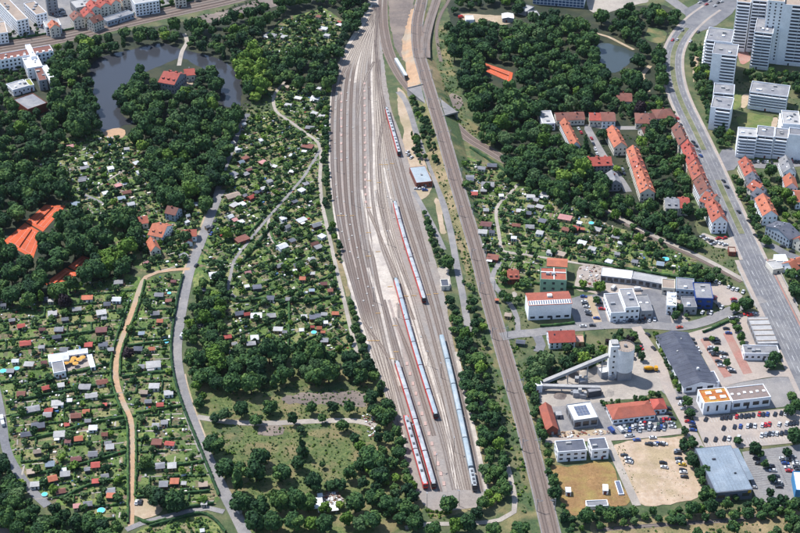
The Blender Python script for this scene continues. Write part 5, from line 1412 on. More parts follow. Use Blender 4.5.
HUTS = {
 (0, 267): '130,190,35,w 195,225,25,w 125,345,50,r 250,365,40,m 350,365,60,g 335,410,58,d 150,447,75,r 245,470,40,g 310,270,60,l 385,305,45,g 455,245,60,g 515,178,75,o 690,187,60,w 635,215,45,d 600,265,65,l 615,300,35,g 600,368,75,m 610,455,60,d 525,455,52,r 655,485,40,g 380,485,55,g 265,185,40,d 70,310,40,g 20,220,35,d 700,85,60,g 300,195,35,l',
 (0, 355): '90,30,45,w 170,50,65,l 60,90,50,g 270,190,50,r 125,225,55,b 360,175,45,l 260,40,40,m 500,185,80,g 605,155,75,b 540,235,80,l 340,280,80,l 190,315,100,g 290,322,55,r 280,350,55,g 410,265,35,w 510,330,45,o 450,355,72,b 520,385,40,g 395,408,32,r 225,412,88,d 550,428,55,w 155,465,72,d 350,465,75,l 465,490,55,o 620,465,40,b 400,508,40,m 640,518,45,g 620,290,28,r 145,325,35,p',
 (0, 443): '220,45,50,n 295,120,60,t 310,205,60,o 385,180,65,g 375,155,38,w 360,280,60,b 450,90,70,m 550,60,60,g 565,125,58,r 620,190,50,g 565,222,45,r 515,150,35,g 650,18,55,l 660,308,68,o 655,278,58,g 455,370,48,p 520,355,58,g 205,240,60,l 180,165,50,n',
 (133, 267): '155,160,60,g 210,195,40,b 240,80,35,m 160,315,40,o 130,270,60,g 50,390,40,t 110,480,42,o 30,480,60,d 410,130,48,d 400,335,38,d 470,485,45,t 480,40,68,w 630,270,58,d 675,275,40,r 730,285,75,w 560,408,50,r 720,415,52,w 735,115,58,d 680,30,40,p 675,110,30,w 590,500,55,g 700,450,60,g 530,470,40,l 600,450,35,l',
 (133, 355): '45,65,50,g 120,52,98,l 125,180,70,l 65,215,50,n 90,270,45,g 160,290,45,r 135,410,45,l 185,395,45,g 140,512,68,b 218,520,65,r 500,25,40,g 210,220,60,l',
 (133, 443): '160,130,62,g 230,130,58,l 245,222,58,o 180,240,58,g 415,240,60,n 420,350,40,l 300,235,32,l 410,515,25,w',
 (133, 178): '385,150,45,t 590,100,100,n 660,100,30,g 700,110,50,r 735,78,55,d 772,58,40,l 600,155,60,l 645,150,48,w 605,245,35,p 640,255,40,w 575,225,40,w 645,355,95,b 325,220,25,w 320,255,30,w 300,455,50,g 75,500,40,p 440,285,30,g',
 (133, 89): '655,205,30,w 620,350,45,w 590,315,35,l 760,300,30,w 640,430,40,t 685,475,40,m 590,505,75,g 670,500,40,g 770,430,50,p 665,405,48,b 45,485,55,w 20,435,40,w',
 (267, 89): '125,90,45,l 185,50,50,w 285,50,60,w 280,140,45,l 300,15,50,l 255,225,58,g 240,335,78,b 335,215,30,w 325,155,40,l 150,390,40,w 45,455,30,w 145,485,30,w 220,365,30,w',
 (267, 0): '310,95,45,b 430,127,26,r 430,143,38,w 335,165,55,w 20,205,78,g 100,215,40,l 305,520,32,w 110,510,50,n 355,205,40,l',
 (267, 178): '230,30,38,g 205,68,45,w 205,245,68,w 290,275,65,g 150,365,42,d 90,400,68,w 325,340,45,w 305,405,52,g 280,385,55,b 260,480,52,l 75,515,58,g 180,515,45,d 95,235,40,w 120,285,40,g 165,135,40,d 15,15,40,g',
 (267, 267): '210,65,40,o 265,135,36,t 135,185,55,g 375,135,35,b 335,95,45,m 25,285,60,g 220,290,40,l 285,290,78,d 405,270,45,o 345,325,34,w 310,357,32,o 332,380,28,o 270,350,25,r 340,430,50,g 65,365,62,l 105,380,30,g 50,455,45,p 270,455,40,o 315,470,40,r 205,370,30,w 340,275,40,l 20,180,50,d 165,15,25,w 270,35,30,l',
 (400, 178): '415,5,50,d 440,80,45,w 440,90,45,r 520,35,88,g 495,70,40,g 600,100,30,w 510,270,75,m 490,315,60,l 545,315,38,d 550,465,80,b 715,190,58,l 690,275,55,b 775,105,58,l 775,165,45,g 675,350,36,w 770,285,58,g 510,185,35,l 760,205,40,d',
 (400, 89): '545,450,65,d 485,465,50,g 415,520,55,g',
 (533, 178): '70,95,62,l 40,165,50,l 15,125,40,g 55,250,50,d 190,230,90,p 195,300,50,b 255,292,48,r 295,297,30,o 275,262,30,w 380,300,50,l 290,380,58,w 350,415,50,l 100,435,40,l 40,320,48,l 165,445,60,n 450,490,45,w 605,490,40,g 520,380,34,w 490,345,55,g 755,505,50,t 500,445,35,g',
 (0, 89): '415,335,45,p 500,440,34,w 500,462,60,g 655,465,40,w 490,525,50,g 750,350,35,l 325,490,45,g 120,462,25,w',
 (0, 178): '485,10,50,g 700,40,45,p 625,85,40,w 450,150,55,t 500,180,45,p 475,270,50,g 720,115,50,t 750,80,58,b 740,30,30,w 775,150,48,w',
 (400, 267): '690,60,50,r 575,190,24,o 640,280,45,n 715,440,60,d 620,70,40,l',
 (533, 267): '730,8,30,t 700,30,20,w'}
HUTS[(533, 267)] = ''
ZONES = {(0, 267): 0, (0, 355): 0, (0, 443): 0, (133, 267): 1, (133, 355): 1, (133, 443): 1, (133, 178): 2, (133, 89): 2, (267, 89): 3, (267, 0): 3, (267, 178): 4, (267, 267): 4, (400, 178): 5, (400, 89): 5, (533, 178): 6, (0, 89): 7, (0, 178): 7, (400, 267): 5, (533, 267): 6}
ZN = ['west of the sandy path', 'beside the grey lane', 'at the grey lane top', 'above the curved path', 'between diagonal path and yard', 'beside the main line', 'below the branch line', 'near the clay courts']
ZN2 = ['the clubhouse', 'the lane foot', 'the lane bend', 'the yard throat', 'the yard', 'the rail office', 'the green building', 'the pond terrace']
ZP = [(58, 358), (236, 515), (218, 200), (376, 20), (340, 290), (420, 175), (553, 272), (118, 134)]
wallm = [wall_white, wall_cream, wall_ochre, wall_brick, wall_dark, W_('green_wood', (96, 122, 96)), W_('brown_wood', (132, 98, 72))]
hut_list = []
for tile, txt in HUTS.items():
    for it in txt.split():
        X, Y, w, c = it.split(',')
        px, py = TL(tile[0], tile[1], float(X), float(Y))
        hut_list.append((px, py, float(w) / 5.925, c, ZONES[tile]))
hut_meta = []
for (px, py, wp, c, zn) in hut_list:
    hz = 2.3
    x, y = G(px, py, hz + .5)
    f = y * CP + (CAM_H - hz) * SP
    w = max(2.0, wp * f / FPX * .84)
    d = min(max(2.2, w * rnd.uniform(.62, .85)), 6.5) if w > 5 else w * rnd.uniform(.75, 1.0)
    base = {0: rad(9), 1: rad(3), 2: rad(38), 3: rad(-20), 4: rad(38), 5: rad(-8), 6: rad(-24), 7: rad(24)}[zn]
    if zn == 4 and py > 267: base = rad(2)
    if zn == 1 and px > 215: base = rad(12)
    rz = base + rnd.gauss(0, .09)
    nm, rm = HC[c]
    root = empty('garden_hut', (x, y, 0), rz)
    occupy([(x + (a * w * math.cos(rz) - b * d * math.sin(rz)) * .6, y + (a * w * math.sin(rz) + b * d * math.cos(rz)) * .6) for a, b in ((-1, -1), (1, -1), (1, 1), (-1, 1))], 2)
    bb = Bld(None, hz, (np.array((x, y)), np.array((math.cos(rz), math.sin(rz))), w, d))
    wm = rnd.choice(wallm[1:]) if c not in ('w', 'l') else rnd.choice(wallm[:3])
    style = rnd.random()
    if c in 'robmpgd' and style < .62 or style < .2:
        gable_parts(bb, hz, rnd.uniform(.7, 1.25), 'u' if w >= d else 'w', .3, wm, rm, root)
    else:
        mb = MB(); mb.prism([(-w / 2, -d / 2), (w / 2, -d / 2), (w / 2, d / 2), (-w / 2, d / 2)], 0, hz, top=False); mb.obj('wall', wm, root)
        sl = rnd.uniform(.1, .45); o_ = .28
        vv = [(-w / 2 - o_, -d / 2 - o_, hz + .02), (w / 2 + o_, -d / 2 - o_, hz + .02), (w / 2 + o_, d / 2 + o_, hz + sl), (-w / 2 - o_, d / 2 + o_, hz + sl)]
        vv += [(p[0], p[1], p[2] + .14) for p in vv]
        mesh_obj('roof', vv, [(3, 2, 1, 0), (4, 5, 6, 7), (0, 1, 5, 4), (1, 2, 6, 5), (2, 3, 7, 6), (3, 0, 4, 7)], rm, root)
        if w > 6 and rnd.random() < .5:
            put('awning', unit(rnd.choice((roof_light, roof_white, roof_tan))), root, (-w * .2, -d / 2 - 1.3, 2.0), 0, (w * .5, 2.4, .1))
    put('door', unit(wall_dark), root, (w * .22, -d / 2 - .03, 0), 0, (.9, .12, 1.95))
    put('window', WIN_ME, root, (-w * .2, -d / 2 - .02, .95), 0, (min(1.3, w * .3), 1, .9))
    hut_meta.append((root, nm, zn, px, py, w))
by = {}
for h_ in hut_meta:
    by.setdefault((h_[1], h_[2]), []).append(h_)
for (nm, zn), L in by.items():
    zx, zy = G(*ZP[zn])
    L.sort(key=lambda h_: math.hypot(h_[0].location.x - zx, h_[0].location.y - zy))
    for i, h_ in enumerate(L):
        if len(L) == 1:
            lb = 'only %s roofed garden hut %s' % (nm, ZN[zn])
        else:
            lb = '%s roofed hut %s, %s nearest to %s' % (nm, ZN[zn], ordinal(i), ZN2[zn])
        tag(h_[0], lb, 'garden hut', 'garden huts ' + ZN[zn])

# clubhouse with terrace and parasols
building('clubhouse', 'white-roofed garden clubhouse, long wing', 'clubhouse', [(66, 351), (87, 348.5), (88.5, 352.5), (69, 355.5)], 3.4, 'flat', wall_white, HC['w'][1], storeys=1, parapet=.15)
building('clubhouse', 'white-roofed garden clubhouse, main hall', 'clubhouse', [(47, 355), (67, 352), (70, 359), (49.5, 362)], 4.0, 'flat', wall_white, HC['w'][1], storeys=1, parapet=.15)
building('clubhouse', 'grey-roofed block of the garden clubhouse', 'clubhouse', [(51, 362.5), (63.5, 360.5), (65.5, 371.5), (54, 373.5)], 4.2, 'flat', wall_white, roof_grey, storeys=1)
building('pergola', 'slim white canopy at the clubhouse terrace', 'canopy', [(87.5, 355), (91, 354), (94.5, 366.5), (91.5, 367.5)], 2.6, 'flat', wall_white, HC['w'][1], storeys=0, parapet=.05)
sheet('terrace', [(64, 363), (86, 357), (91, 366), (66, 372)], Z4, m_paving, 0, 1, 'terrace of the garden clubhouse', 'terrace')
m_par = surf('parasol_cloth', (244, 186, 92), (236, 176, 84), .4)
for k, (X, Y) in enumerate(((395, 65), (425, 55), (450, 68), (470, 45), (492, 32), (440, 38))):
    x, y = G(*TL(0, 355, X, Y))
    rt = empty('parasol', (x, y, Z4)); tag(rt, 'yellow parasol on the clubhouse terrace, %s from the grey block' % ORD[k], 'parasol', 'clubhouse parasols')
    n = 8; vv = [(0, 0, 2.9)] + [(1.9 * math.cos(2 * math.pi * i / n), 1.9 * math.sin(2 * math.pi * i / n), 2.3) for i in range(n)]
    mesh_obj('canopy', vv, [(0, 1 + i, 1 + (i + 1) % n) for i in range(n)], m_par, rt)
    mb = MB(); mb.cyl(0, 0, 0, .05, 2.9, 6); mb.obj('pole', wall_grey, rt)
# pools
def pool(px, py, r, lb):
    x, y = G(px, py)
    rt = empty('garden_pool', (x, y, 0)); tag(rt, lb, 'garden pool', 'garden pools')
    mb = MB(); mb.cyl(0, 0, 0, r + .15, .9, 18); mb.obj('pool_wall', surf('pool_rim', (226, 232, 236), (214, 222, 228), .5), rt)
    mb = MB(); mb.cyl(0, 0, .9, r, .04, 18); mb.obj('water', m_pool, rt)
    occupy([(x + (r + .5) * math.cos(a), y + (r + .5) * math.sin(a)) for a in [k * .6283 for k in range(10)]], 2)
for (t, X, Y, r, lb) in (((0, 443), 600, 405, 2.1, 'turquoise round pool near the sandy path foot'), ((0, 443), 265, 310, 1.6, 'small turquoise pool beside the western road'), ((133, 267), 195, 447, 2.0, 'bright blue round pool between sandy path and lane'), ((533, 178), 345, 272, 1.8, 'turquoise pool behind the red flat hut'), ((533, 178), 785, 485, 2.4, 'turquoise pool at the branch line garden end'),
                         ((0, 355), 20, 100, 2.0, 'blue pool at the picture edge gardens'), ((0, 355), 100, 85, 1.7, 'blue pool beside the grey hut west of the clubhouse'), ((267, 267), 278, 392, 1.7, 'turquoise pool beside orange huts near the yard'), ((133, 178), 215, 372, 1.8, 'turquoise pool below the orange-roofed house'), ((133, 267), 215, 160, 1.2, 'small turquoise pool beside the upper lane')):
    pool(*TL(*t, X, Y), r, lb)

# ------------------------------------------------------------------ cars
def car_meshes():
    prof_ = [(-2.15, .35), (-2.2, .75), (-2.0, .95), (-1.15, .98), (1.0, .92), (2.0, .78), (2.2, .6), (2.15, .35)]
    cab = [(-1.75, .95), (-1.25, 1.42), (.35, 1.45), (1.15, .92)]
    out = {}
    def extr(pts, w, w2, mi, mb):
        n = len(pts); i = len(mb.v)
        mb.v += [(x, -w / 2 if z < 1.0 else -w2 / 2, z) for x, z in pts] + [(x, w / 2 if z < 1.0 else w2 / 2, z) for x, z in pts]
        for k in range(n - 1):
            mb.f.append((i + k, i + k + 1, i + n + k + 1, i + n + k)); mb.m.append(mi)
        mb.f.append(tuple(range(i + n - 1, i - 1, -1))); mb.m.append(mi)
        mb.f.append(tuple(range(i + n, i + 2 * n))); mb.m.append(mi)
    return extr, prof_, cab
extr, cprof, ccab = car_meshes()
def paint(name, c):
    m, nt, bs = new_mat('paint_' + name)
    bs.inputs['Base Color'].default_value = (*alb(c), 1)
    bs.inputs['Roughness'].default_value = .35
    bs.inputs['Coat Weight'].default_value = .4
    return m
CC = {'w': ('white', paint('white', (240, 240, 242))), 'd': ('dark', paint('dark', (48, 50, 58))), 'g': ('silver', paint('silver', (176, 180, 186))), 'r': ('red', paint('red', (214, 40, 44))), 'b': ('blue', paint('blue', (46, 82, 160))), 'y': ('yellow', paint('yellow', (232, 190, 50))), 'o': ('orange-red', paint('orange', (220, 84, 40))), 'k': ('black', paint('black', (34, 35, 40))), 'e': ('green', paint('green', (70, 96, 70)))}
CARM = {}
wm_ = MB()
i0 = 0
for e in (-.11, .11):
    wm_.v += [(.33 * math.cos(2 * math.pi * k / 8), e, .33 + .33 * math.sin(2 * math.pi * k / 8)) for k in range(8)]
wm_.f = [(k, (k + 1) % 8, 8 + (k + 1) % 8, 8 + k) for k in range(8)] + [tuple(range(7, -1, -1)), tuple(range(8, 16))]
wm_.m = [0] * len(wm_.f)
WHEEL = wm_.data('wheel', wall_dark)
gm = MB(); extr(ccab, 1.52, 1.24, 0, gm)
GLASS = gm.data('car_windows', m_glass)
for k, (nm, pm) in CC.items():
    mb = MB(); extr(cprof, 1.78, 1.78, 0, mb)
    b_ = mb.data('car_body', pm)
    mb = MB(); mb.box(-.45, 0, 1.43, 1.55, 1.2, .05)
    CARM[k] = (b_, mb.data('car_roof', pm))
vanb = {}
car_n = [0]
def car(px, py, c, rz, label, group, van=False, z=Z4):
    x, y = G(px, py)
    root = empty('van' if van else 'parked_car', (x, y, z + .02), rz)
    tag(root, label, 'van' if van else 'car', group)
    if van:
        if c not in vanb:
            m1 = MB(); extr([(-2.7, .4), (-2.75, 2.3), (1.3, 2.35), (1.9, 1.35), (2.6, 1.1), (2.65, .4)], 1.95, 1.85, 0, m1)
            vanb[c] = m1.data('van_body', CC[c][1])
        put('body', vanb[c], root)
        o = put('windscreen', unit(m_glass), root, (1.62, 0, 1.4), 0, (.08, 1.6, .95)); o.rotation_euler = (0, -.5, 0)
        ws = 1.75
    else:
        put('body', CARM[c][0], root); put('windows', GLASS, root); put('roof', CARM[c][1], root)
        ws = 1.35
    for sx in (-1, 1):
        for sy in (-1, 1):
            put('wheel', WHEEL, root, (sx * ws, sy * .82, 0))
    car_n[0] += 1
    return root
CAR_SETS = [
 ((666, 355), 'front row of the cream car park', 'the store corner', 68, '235,385,d 330,376,d 355,375,d 380,373,k 418,369,r 445,367,d 470,367,k 490,364,d 515,360,d 552,355,r 575,357,d 600,355,b 645,355,d 682,349,k 708,350,w'),
 ((666, 355), 'middle row of the cream car park', 'the street', 68, '340,438,k 405,430,d 440,427,b 483,425,w 501,422,d 525,424,w 570,420,w 588,418,r 611,415,r 670,415,w 715,411,w 738,410,d 756,408,k 775,405,d'),
 ((666, 355), 'back row of the cream car park', 'the street', 68, '235,507,k 292,505,d 345,500,k 566,480,w 590,475,g 612,472,d 632,470,g 655,470,w 683,468,d 708,464,d 733,462,b 760,458,w 372,500,w 430,492,w'),
 ((666, 355), 'tree-lined bays beside the pale street', 'the supermarket', -14, '78,262,d 92,298,w 106,324,g 128,376,k 132,400,r 150,405,b 158,428,d 160,450,b 100,282,w'),
 ((666, 355), 'bays left of the pale street', 'the supermarket', -14, '8,320,d 15,352,k 36,380,d 32,408,g 38,430,w 5,385,r'),
 ((666, 443), 'grey-brown car park', 'the cream car park', -8, '515,65,k 537,100,d 549,128,k 692,97,w 706,125,b 738,108,k 770,130,w 722,150,w 730,170,r 608,150,k 632,168,w 636,212,k 664,235,w 668,264,d 673,250,k 650,200,d 748,84,g 515,266,w 700,112,d 768,118,g 785,165,d 775,150,k 620,140,d'),
 ((666, 443), 'planted edge of the sandy lot', 'the cream car park', -10, '68,65,k 74,98,d 80,120,w 96,132,y 100,165,k 108,205,k 102,178,w 70,50,g'),
 ((533, 443), 'middle of the sandy lot', 'the flat hall', -16, '540,78,d 562,97,w 568,118,w 572,108,d 770,122,k 777,148,w 684,12,d 702,10,d 716,12,w 740,8,b 775,8,w 757,12,d'),
 ((666, 267), 'supermarket car park', 'the supermarket roof', -6, '240,433,d 290,430,d 302,457,k 268,482,w 272,508,g 286,523,k 346,520,d 150,432,d 162,455,k 176,483,w 190,507,w 356,370,d 370,396,b 300,440,d 262,494,d 330,512,g'),
 ((666, 355), 'lower supermarket car park', 'the supermarket roof', -6, '310,42,k 326,68,w 386,95,w 290,6,d 322,55,d 395,104,d 340,20,w'),
 ((533, 267), 'warehouse car park', 'the white warehouse', -12, '300,180,b 304,210,w 318,240,w 325,268,g 331,286,d 385,198,b 395,215,d 408,253,r 376,308,b 388,206,d 310,225,d'),
 ((533, 267), 'works street by the warehouse', 'the red-roofed house', 4, '297,355,w 352,351,d'),
 ((533, 267), 'front of the white workshop', 'the warehouse car park', 74, '485,325,w 540,322,w 590,318,d 628,326,k 650,326,d 690,319,w 720,316,w 575,318,k'),
 ((533, 267), 'pale street beside the silo', 'the works street', 118, '680,405,d 714,487,d 640,484,r'),
 ((666, 267), 'forecourt of the blue-fronted office', 'the deep blue wall', 62, '290,187,r 330,244,w 310,226,d 266,276,w 215,274,w 320,238,d 250,276,d'),
 ((666, 267), 'row behind the blue-fronted office', 'the deep blue wall', 58, '240,84,d 270,90,k 296,90,w 320,97,w 372,122,w 396,134,w 420,138,w 456,152,w'),
 ((666, 267), 'works street corner', 'the divided road', 8, '400,196,r 405,212,d 476,284,r 497,290,r 517,281,w 404,310,d 390,305,w 80,362,o 420,305,g'),
 ((666, 178), 'divided road', 'the upper crossing', 112, '340,22,d 360,57,k 430,205,k 490,262,d 530,346,k'),
 ((533, 355), 'scrap row below the long workshop', 'the flat hall', 80, '540,430,g 552,446,w 565,422,d 572,447,b 590,432,w 606,425,g 620,440,d 636,412,w 632,450,g 660,412,r 670,432,d 690,415,w 686,440,g 705,428,d 720,440,w 742,420,e 742,440,d 770,390,r 782,420,d 760,430,b 775,440,g 757,395,d 560,436,e 648,428,w'),
 ((533, 355), 'pale street above the sandy lot', 'the flat hall', 4, '565,485,w 580,482,g 614,508,b 710,495,w'),
 ((666, 89), 'side street below the long slab', 'the divided road', 80, '518,436,d 545,433,w 572,436,k 600,435,w 625,437,d 746,434,r 770,437,d 790,437,k 530,434,k 585,434,g'),
 ((533, 89), 'street between the red-roofed terraces', 'the upper street', 100, '346,297,r 358,330,d 368,362,w 378,388,w 285,262,r 270,240,w 540,505,d 530,480,g'),
 ((400, 178), 'yard of the brick rail office', 'the brick wall', 0, '100,68,w 130,66,w 147,76,b'),
 ((400, 89), 'cream yard above the rail office', 'the brick wall', 60, '45,378,w 68,410,w 52,395,g'),
 ((133, 443), 'sandy parking corner', 'the sandy path', 90, '22,356,w 46,356,k'),
 ((133, 178), 'grey lane near the wood', 'the wood', 70, '490,258,k 456,318,k 470,295,d 376,522,k 465,335,b'),
 ((0, 89), 'wood edge beside the sports hall', 'the sports hall', 45, '150,196,r 165,215,w'),
 ((666, 0), 'curved road below the junction', 'the junction', 58, '38,242,r 66,240,w 98,185,g 145,250,w 190,195,d'),
 ((666, 89), 'top of the roadside terrace', 'the crossing', 115, '68,178,r 72,205,w 80,225,w 85,215,d 160,318,d 176,340,d 190,368,g 205,400,b'),
 ((666, 178), 'yard of the white gable end house', 'the end house', 20, '215,350,g 240,365,w 268,378,d 300,385,w 325,392,w 350,400,w 310,362,r 345,360,r 278,395,g'),
 ((666, 178), 'side street by the pale blue house', 'the divided road', -30, '690,410,d 712,398,w 745,440,d 720,405,g 680,380,w'),
 ((0, 0), 'parking area in the town corner', 'the railway', 30, '320,75,b 335,90,w 350,72,d 372,80,w 385,95,d 365,60,w 345,100,g'),
 ((666, 0), 'lanes beyond the junction', 'the junction', 40, '240,30,r 262,10,w 290,40,w 310,20,d 330,15,w 200,20,w'),
]
allcars = []
for tile, where, mark, ang, txt in CAR_SETS:
    items = []
    for it in txt.split():
        X, Y, c = it.split(',')
        items.append((*TL(tile[0], tile[1], float(X), float(Y)), c))
    x0, y0 = np.mean([i[0] for i in items]), np.mean([i[1] for i in items])
    # order inside a set: along its longer picture direction
    ax_ = 0 if (max(i[0] for i in items) - min(i[0] for i in items)) >= (max(i[1] for i in items) - min(i[1] for i in items)) else 1
    items.sort(key=lambda i: i[ax_])
    cnt = {}
    for i in items:
        cnt[i[2]] = cnt.get(i[2], 0) + 1
    seen = {}
    for (px, py, c) in items:
        seen[c] = seen.get(c, 0) + 1
        nm = CC[c][0]
        if cnt[c] == 1:
            lb = 'only %s car in the %s' % (nm, where)
        else:
            lb = '%s car in the %s, %s %s one from %s' % (nm, where, ORD[seen[c] - 1], nm, 'left' if ax_ == 0 else 'top')
        car(px, py, c, rad(ang) + rnd.gauss(0, .05) + (math.pi if rnd.random() < .4 else 0), lb, 'cars in the ' + where)
car(182.5, 337, 'w', rad(78), 'white van driving on the grey lane', None, True)
car(2, 419, 'w', rad(110), 'white van on the western edge road, upper one', 'vans on the western edge road', True)
car(3, 424.5, 'w', rad(112), 'white van on the western edge road, lower one', 'vans on the western edge road', True)
car(611, 431, 'b', rad(115), 'blue van parked below the flat hall', None, True)
car(620, 430.5, 'w', rad(115), 'large white van parked below the long workshop', None, True)
car(638, 290.5, 'w', rad(3), 'white van parked behind the tallest workshop hall', None, True)
car(613.5, 289, 'w', rad(60), 'white van in the pale works yard', None, True)
car(461, 18, 'r', rad(30), 'small red truck in the sandy clearing', None, True)
car(238, 512, 'g', rad(130), 'silver van parked at the lane foot', None, True)

# ------------------------------------------------------------------ trains
m_red = surf('train_red', (248, 74, 66), (238, 66, 60), .3, rough=.5, grain=.06)
m_silver = surf('train_roof', (212, 216, 218), (192, 198, 202), .25, (176, 182, 186), .2, rough=.8, spec=.15)
m_white_t = surf('train_white', (234, 236, 240), (224, 228, 232), .3, rough=.45)
m_bluegrey = surf('train_blue_grey', (188, 202, 210), (172, 188, 198), .25, (200, 208, 212), .2, rough=.8, spec=.15)
m_under = surf('bogie', (66, 62, 62), (54, 50, 50), .6)
def train(line, p0, p1, label, ncars, body_m, roof_m, win_m, nose, ac=False, dark_nose=True, stripe=None):
    """coaches along a track line between two photo rows (y of the far end, y of the near end)"""
    ys = [P(p[0], p[1], 0)[1] for p in line]
    L = np.array([p[:2] for p in line])
    seg = np.r_[0, np.cumsum(np.linalg.norm(np.diff(L, axis=0), axis=1))]
    s0, s1 = np.interp(p0, ys, seg), np.interp(p1, ys, seg)
    if s0 > s1: s0, s1 = s1, s0
    def at(s):
        return np.array((np.interp(s, seg, L[:, 0]), np.interp(s, seg, L[:, 1])))
    mid = at((s0 + s1) / 2)
    root = empty('train', (mid[0], mid[1], 0)); tag(root, label, 'train', 'trains parked in the yard')
    n = ncars or max(1, round((s1 - s0) / 26.0))
    cl = (s1 - s0) / n
    for k in range(n):
        a, b_ = at(s0 + cl * k + .4), at(s0 + cl * (k + 1) - .4)
        c = (a + b_) / 2; d = b_ - a; ln = float(np.linalg.norm(d)); rz = math.atan2(d[1], d[0])
        hl = ln / 2
        mb = MB()
        sec = [(-1.42, .9), (-1.45, 1.0), (-1.45, 3.3), (1.45, 3.3), (1.45, 1.0), (1.42, .9)]
        i = len(mb.v)
        mb.box(0, 0, .6, ln, 2.66, 3.25)
        co = mb.obj('carriage', body_m, root)
        co.location = (c[0] - mid[0], c[1] - mid[1], Z3 + .15); co.rotation_euler = (0, 0, rz)
        r_ = MB()
        prof2 = [(-1.2, 3.84), (-1.08, 4.05), (-.5, 4.2), (.5, 4.2), (1.08, 4.05), (1.36, 3.8)]
        for j in range(5):
            (y0, z0), (y1, z1) = prof2[j], prof2[j + 1]
            r_.quad((-hl, y0, z0), (hl, y0, z0), (hl, y1, z1), (-hl, y1, z1))
        r_.poly([(hl, y, z) for y, z in prof2]); r_.poly([(-hl, y, z) for y, z in prof2[::-1]])
        r_.f = [tuple(reversed(q)) for q in r_.f]
        r_.obj('roof', roof_m, co)
        w_ = MB(); w_.box(0, -1.34, 1.5, ln * .88, .06, .6); w_.box(0, 1.34, 1.5, ln * .88, .06, .6)
        w_.obj('window_band', m_glass, co)
        if stripe:
            s_ = MB(); s_.box(0, -1.45, .8, ln * .98, .05, .7); s_.box(0, 1.45, .8, ln * .98, .05, .7); s_.obj('stripe', stripe, co)
        u_ = MB()
        for sx in (-1, 1):
            u_.box(sx * hl * .68, 0, .05, 3.4, 2.2, .75)
        u_.obj('bogie', m_under, co)
        if ac:
            for q in range(3 if k % 2 else 4):
                put('air_unit', unit(wall_dark), co, ((q - 1.4) * ln * .23, 0, 4.18), 0, (1.8, 1.3, .3))
        if k in (0, n - 1) and dark_nose:
            sgn = (1 if k == n - 1 else -1)
            put('nose', unit(nose), co, (sgn * (hl - .6), 0, 1.2), 0, (1.9, 2.72, 2.9))
            put('windscreen', unit(m_glass), co, (sgn * (hl + .36), 0, 2.1), 0, (.1, 2.3, 1.2))
        if k < n - 1:
            g_ = put('gangway', unit(wall_dark), co, (hl + .4, 0, 1.0), 0, (.9, 1.6, 2.3))
train(TR['t9'], 206, 304, 'red train with pale roof standing mid-yard', 0, m_red, m_silver, m_glass, m_under)
train(TR['t6'], 283, 420, 'long red train with blue-grey roofs in the yard centre', 0, m_red, m_bluegrey, m_glass, m_under)
train(TR['t5'], 366, 491, 'red train with silver roofs, second from the garden side', 0, m_red, m_silver, m_glass, m_under)
train(TR['t4'], 421, 499 - 9, 'red train with dark roof units nearest the garden side', 0, m_red, m_silver, m_glass, m_red, True)
train(TR['t10'], 340, 472, 'long silver-blue train at the yard right side', 0, m_bluegrey, m_bluegrey, m_glass, m_under, False, False)
train(TR['t10'], 473.5, 492, 'white locomotive with grey roof ahead of the silver train', 1, m_white_t, m_silver, m_glass, m_under, True)
train(TR['t12'], 112, 157, 'short red train with pale roof at the upper yard edge', 0, m_red, m_silver, m_glass, m_under, True)
l7 = [np.array((q[0], q[1], 0)) for q in offset_line(lw, 2.3)]
train(l7, 62.5, 80.5, 'white railcar on the branch curve before the flyover', 1, m_white_t, m_white_t, m_glass, m_under)

# ------------------------------------------------------------------ masts
def mast(px, py, z, rz, lb, h=8.5, arm=3.2):
    x, y = G(px, py, z)
    rt = empty('catenary_mast', (x, y, z), rz); tag(rt, lb, 'catenary mast', 'catenary masts')
    mb = MB(); mb.bar((0, 0, 0), (0, 0, h), .32); mb.obj('pole', wall_grey, rt)
    mb = MB(); mb.bar((0, 0, h - 1.8), (arm, 0, h - 1.3), .16); mb.bar((0, 0, h - .3), (arm, 0, h - 1.3), .12); mb.obj('arm', wall_grey, rt)
k = 0
for t in np.linspace(.04, .97, 15):
    i = int(t * (len(ml) - 1))
    for s in (-1, 1):
        q = offset_line(ml, s * 4.9)[i]
        px, py = P(q[0], q[1], ml[i][2])
        a, b_ = ml[max(0, i - 1)], ml[min(len(ml) - 1, i + 1)]
        th = math.atan2(b_[1] - a[1], b_[0] - a[0])
        mast(px, py, ml[i][2] + .1, th + (-s) * math.pi / 2, 'catenary mast on the main line, %s pair from the top, %s side' % (ORD[int(k / 2)], 'gardens' if s == 1 else 'works'))
        k += 1
k = 0
for t in np.linspace(.06, .9, 9):
    i = int(t * (len(ul) - 1))
    q = offset_line(ul, 11)[i]
    px, py = P(*q, 0)
    mast(px, py, .1, math.atan2(ul[i + 1][1] - ul[i][1], ul[i + 1][0] - ul[i][0]) - math.pi / 2, 'catenary mast of the upper railway, %s from the left edge' % ORD[k], 9.5, 5.0); k += 1
LP = [(443, 512), (427, 509), (459, 506), (484, 505), (436, 470), (454, 452), (412, 440), (441, 378), (428, 366), (399, 318), (374, 302), (404, 250), (361, 249), (388, 245), (392, 213), (376, 206), (352, 205), (337, 172), (340, 132), (386, 120), (369, 100)]
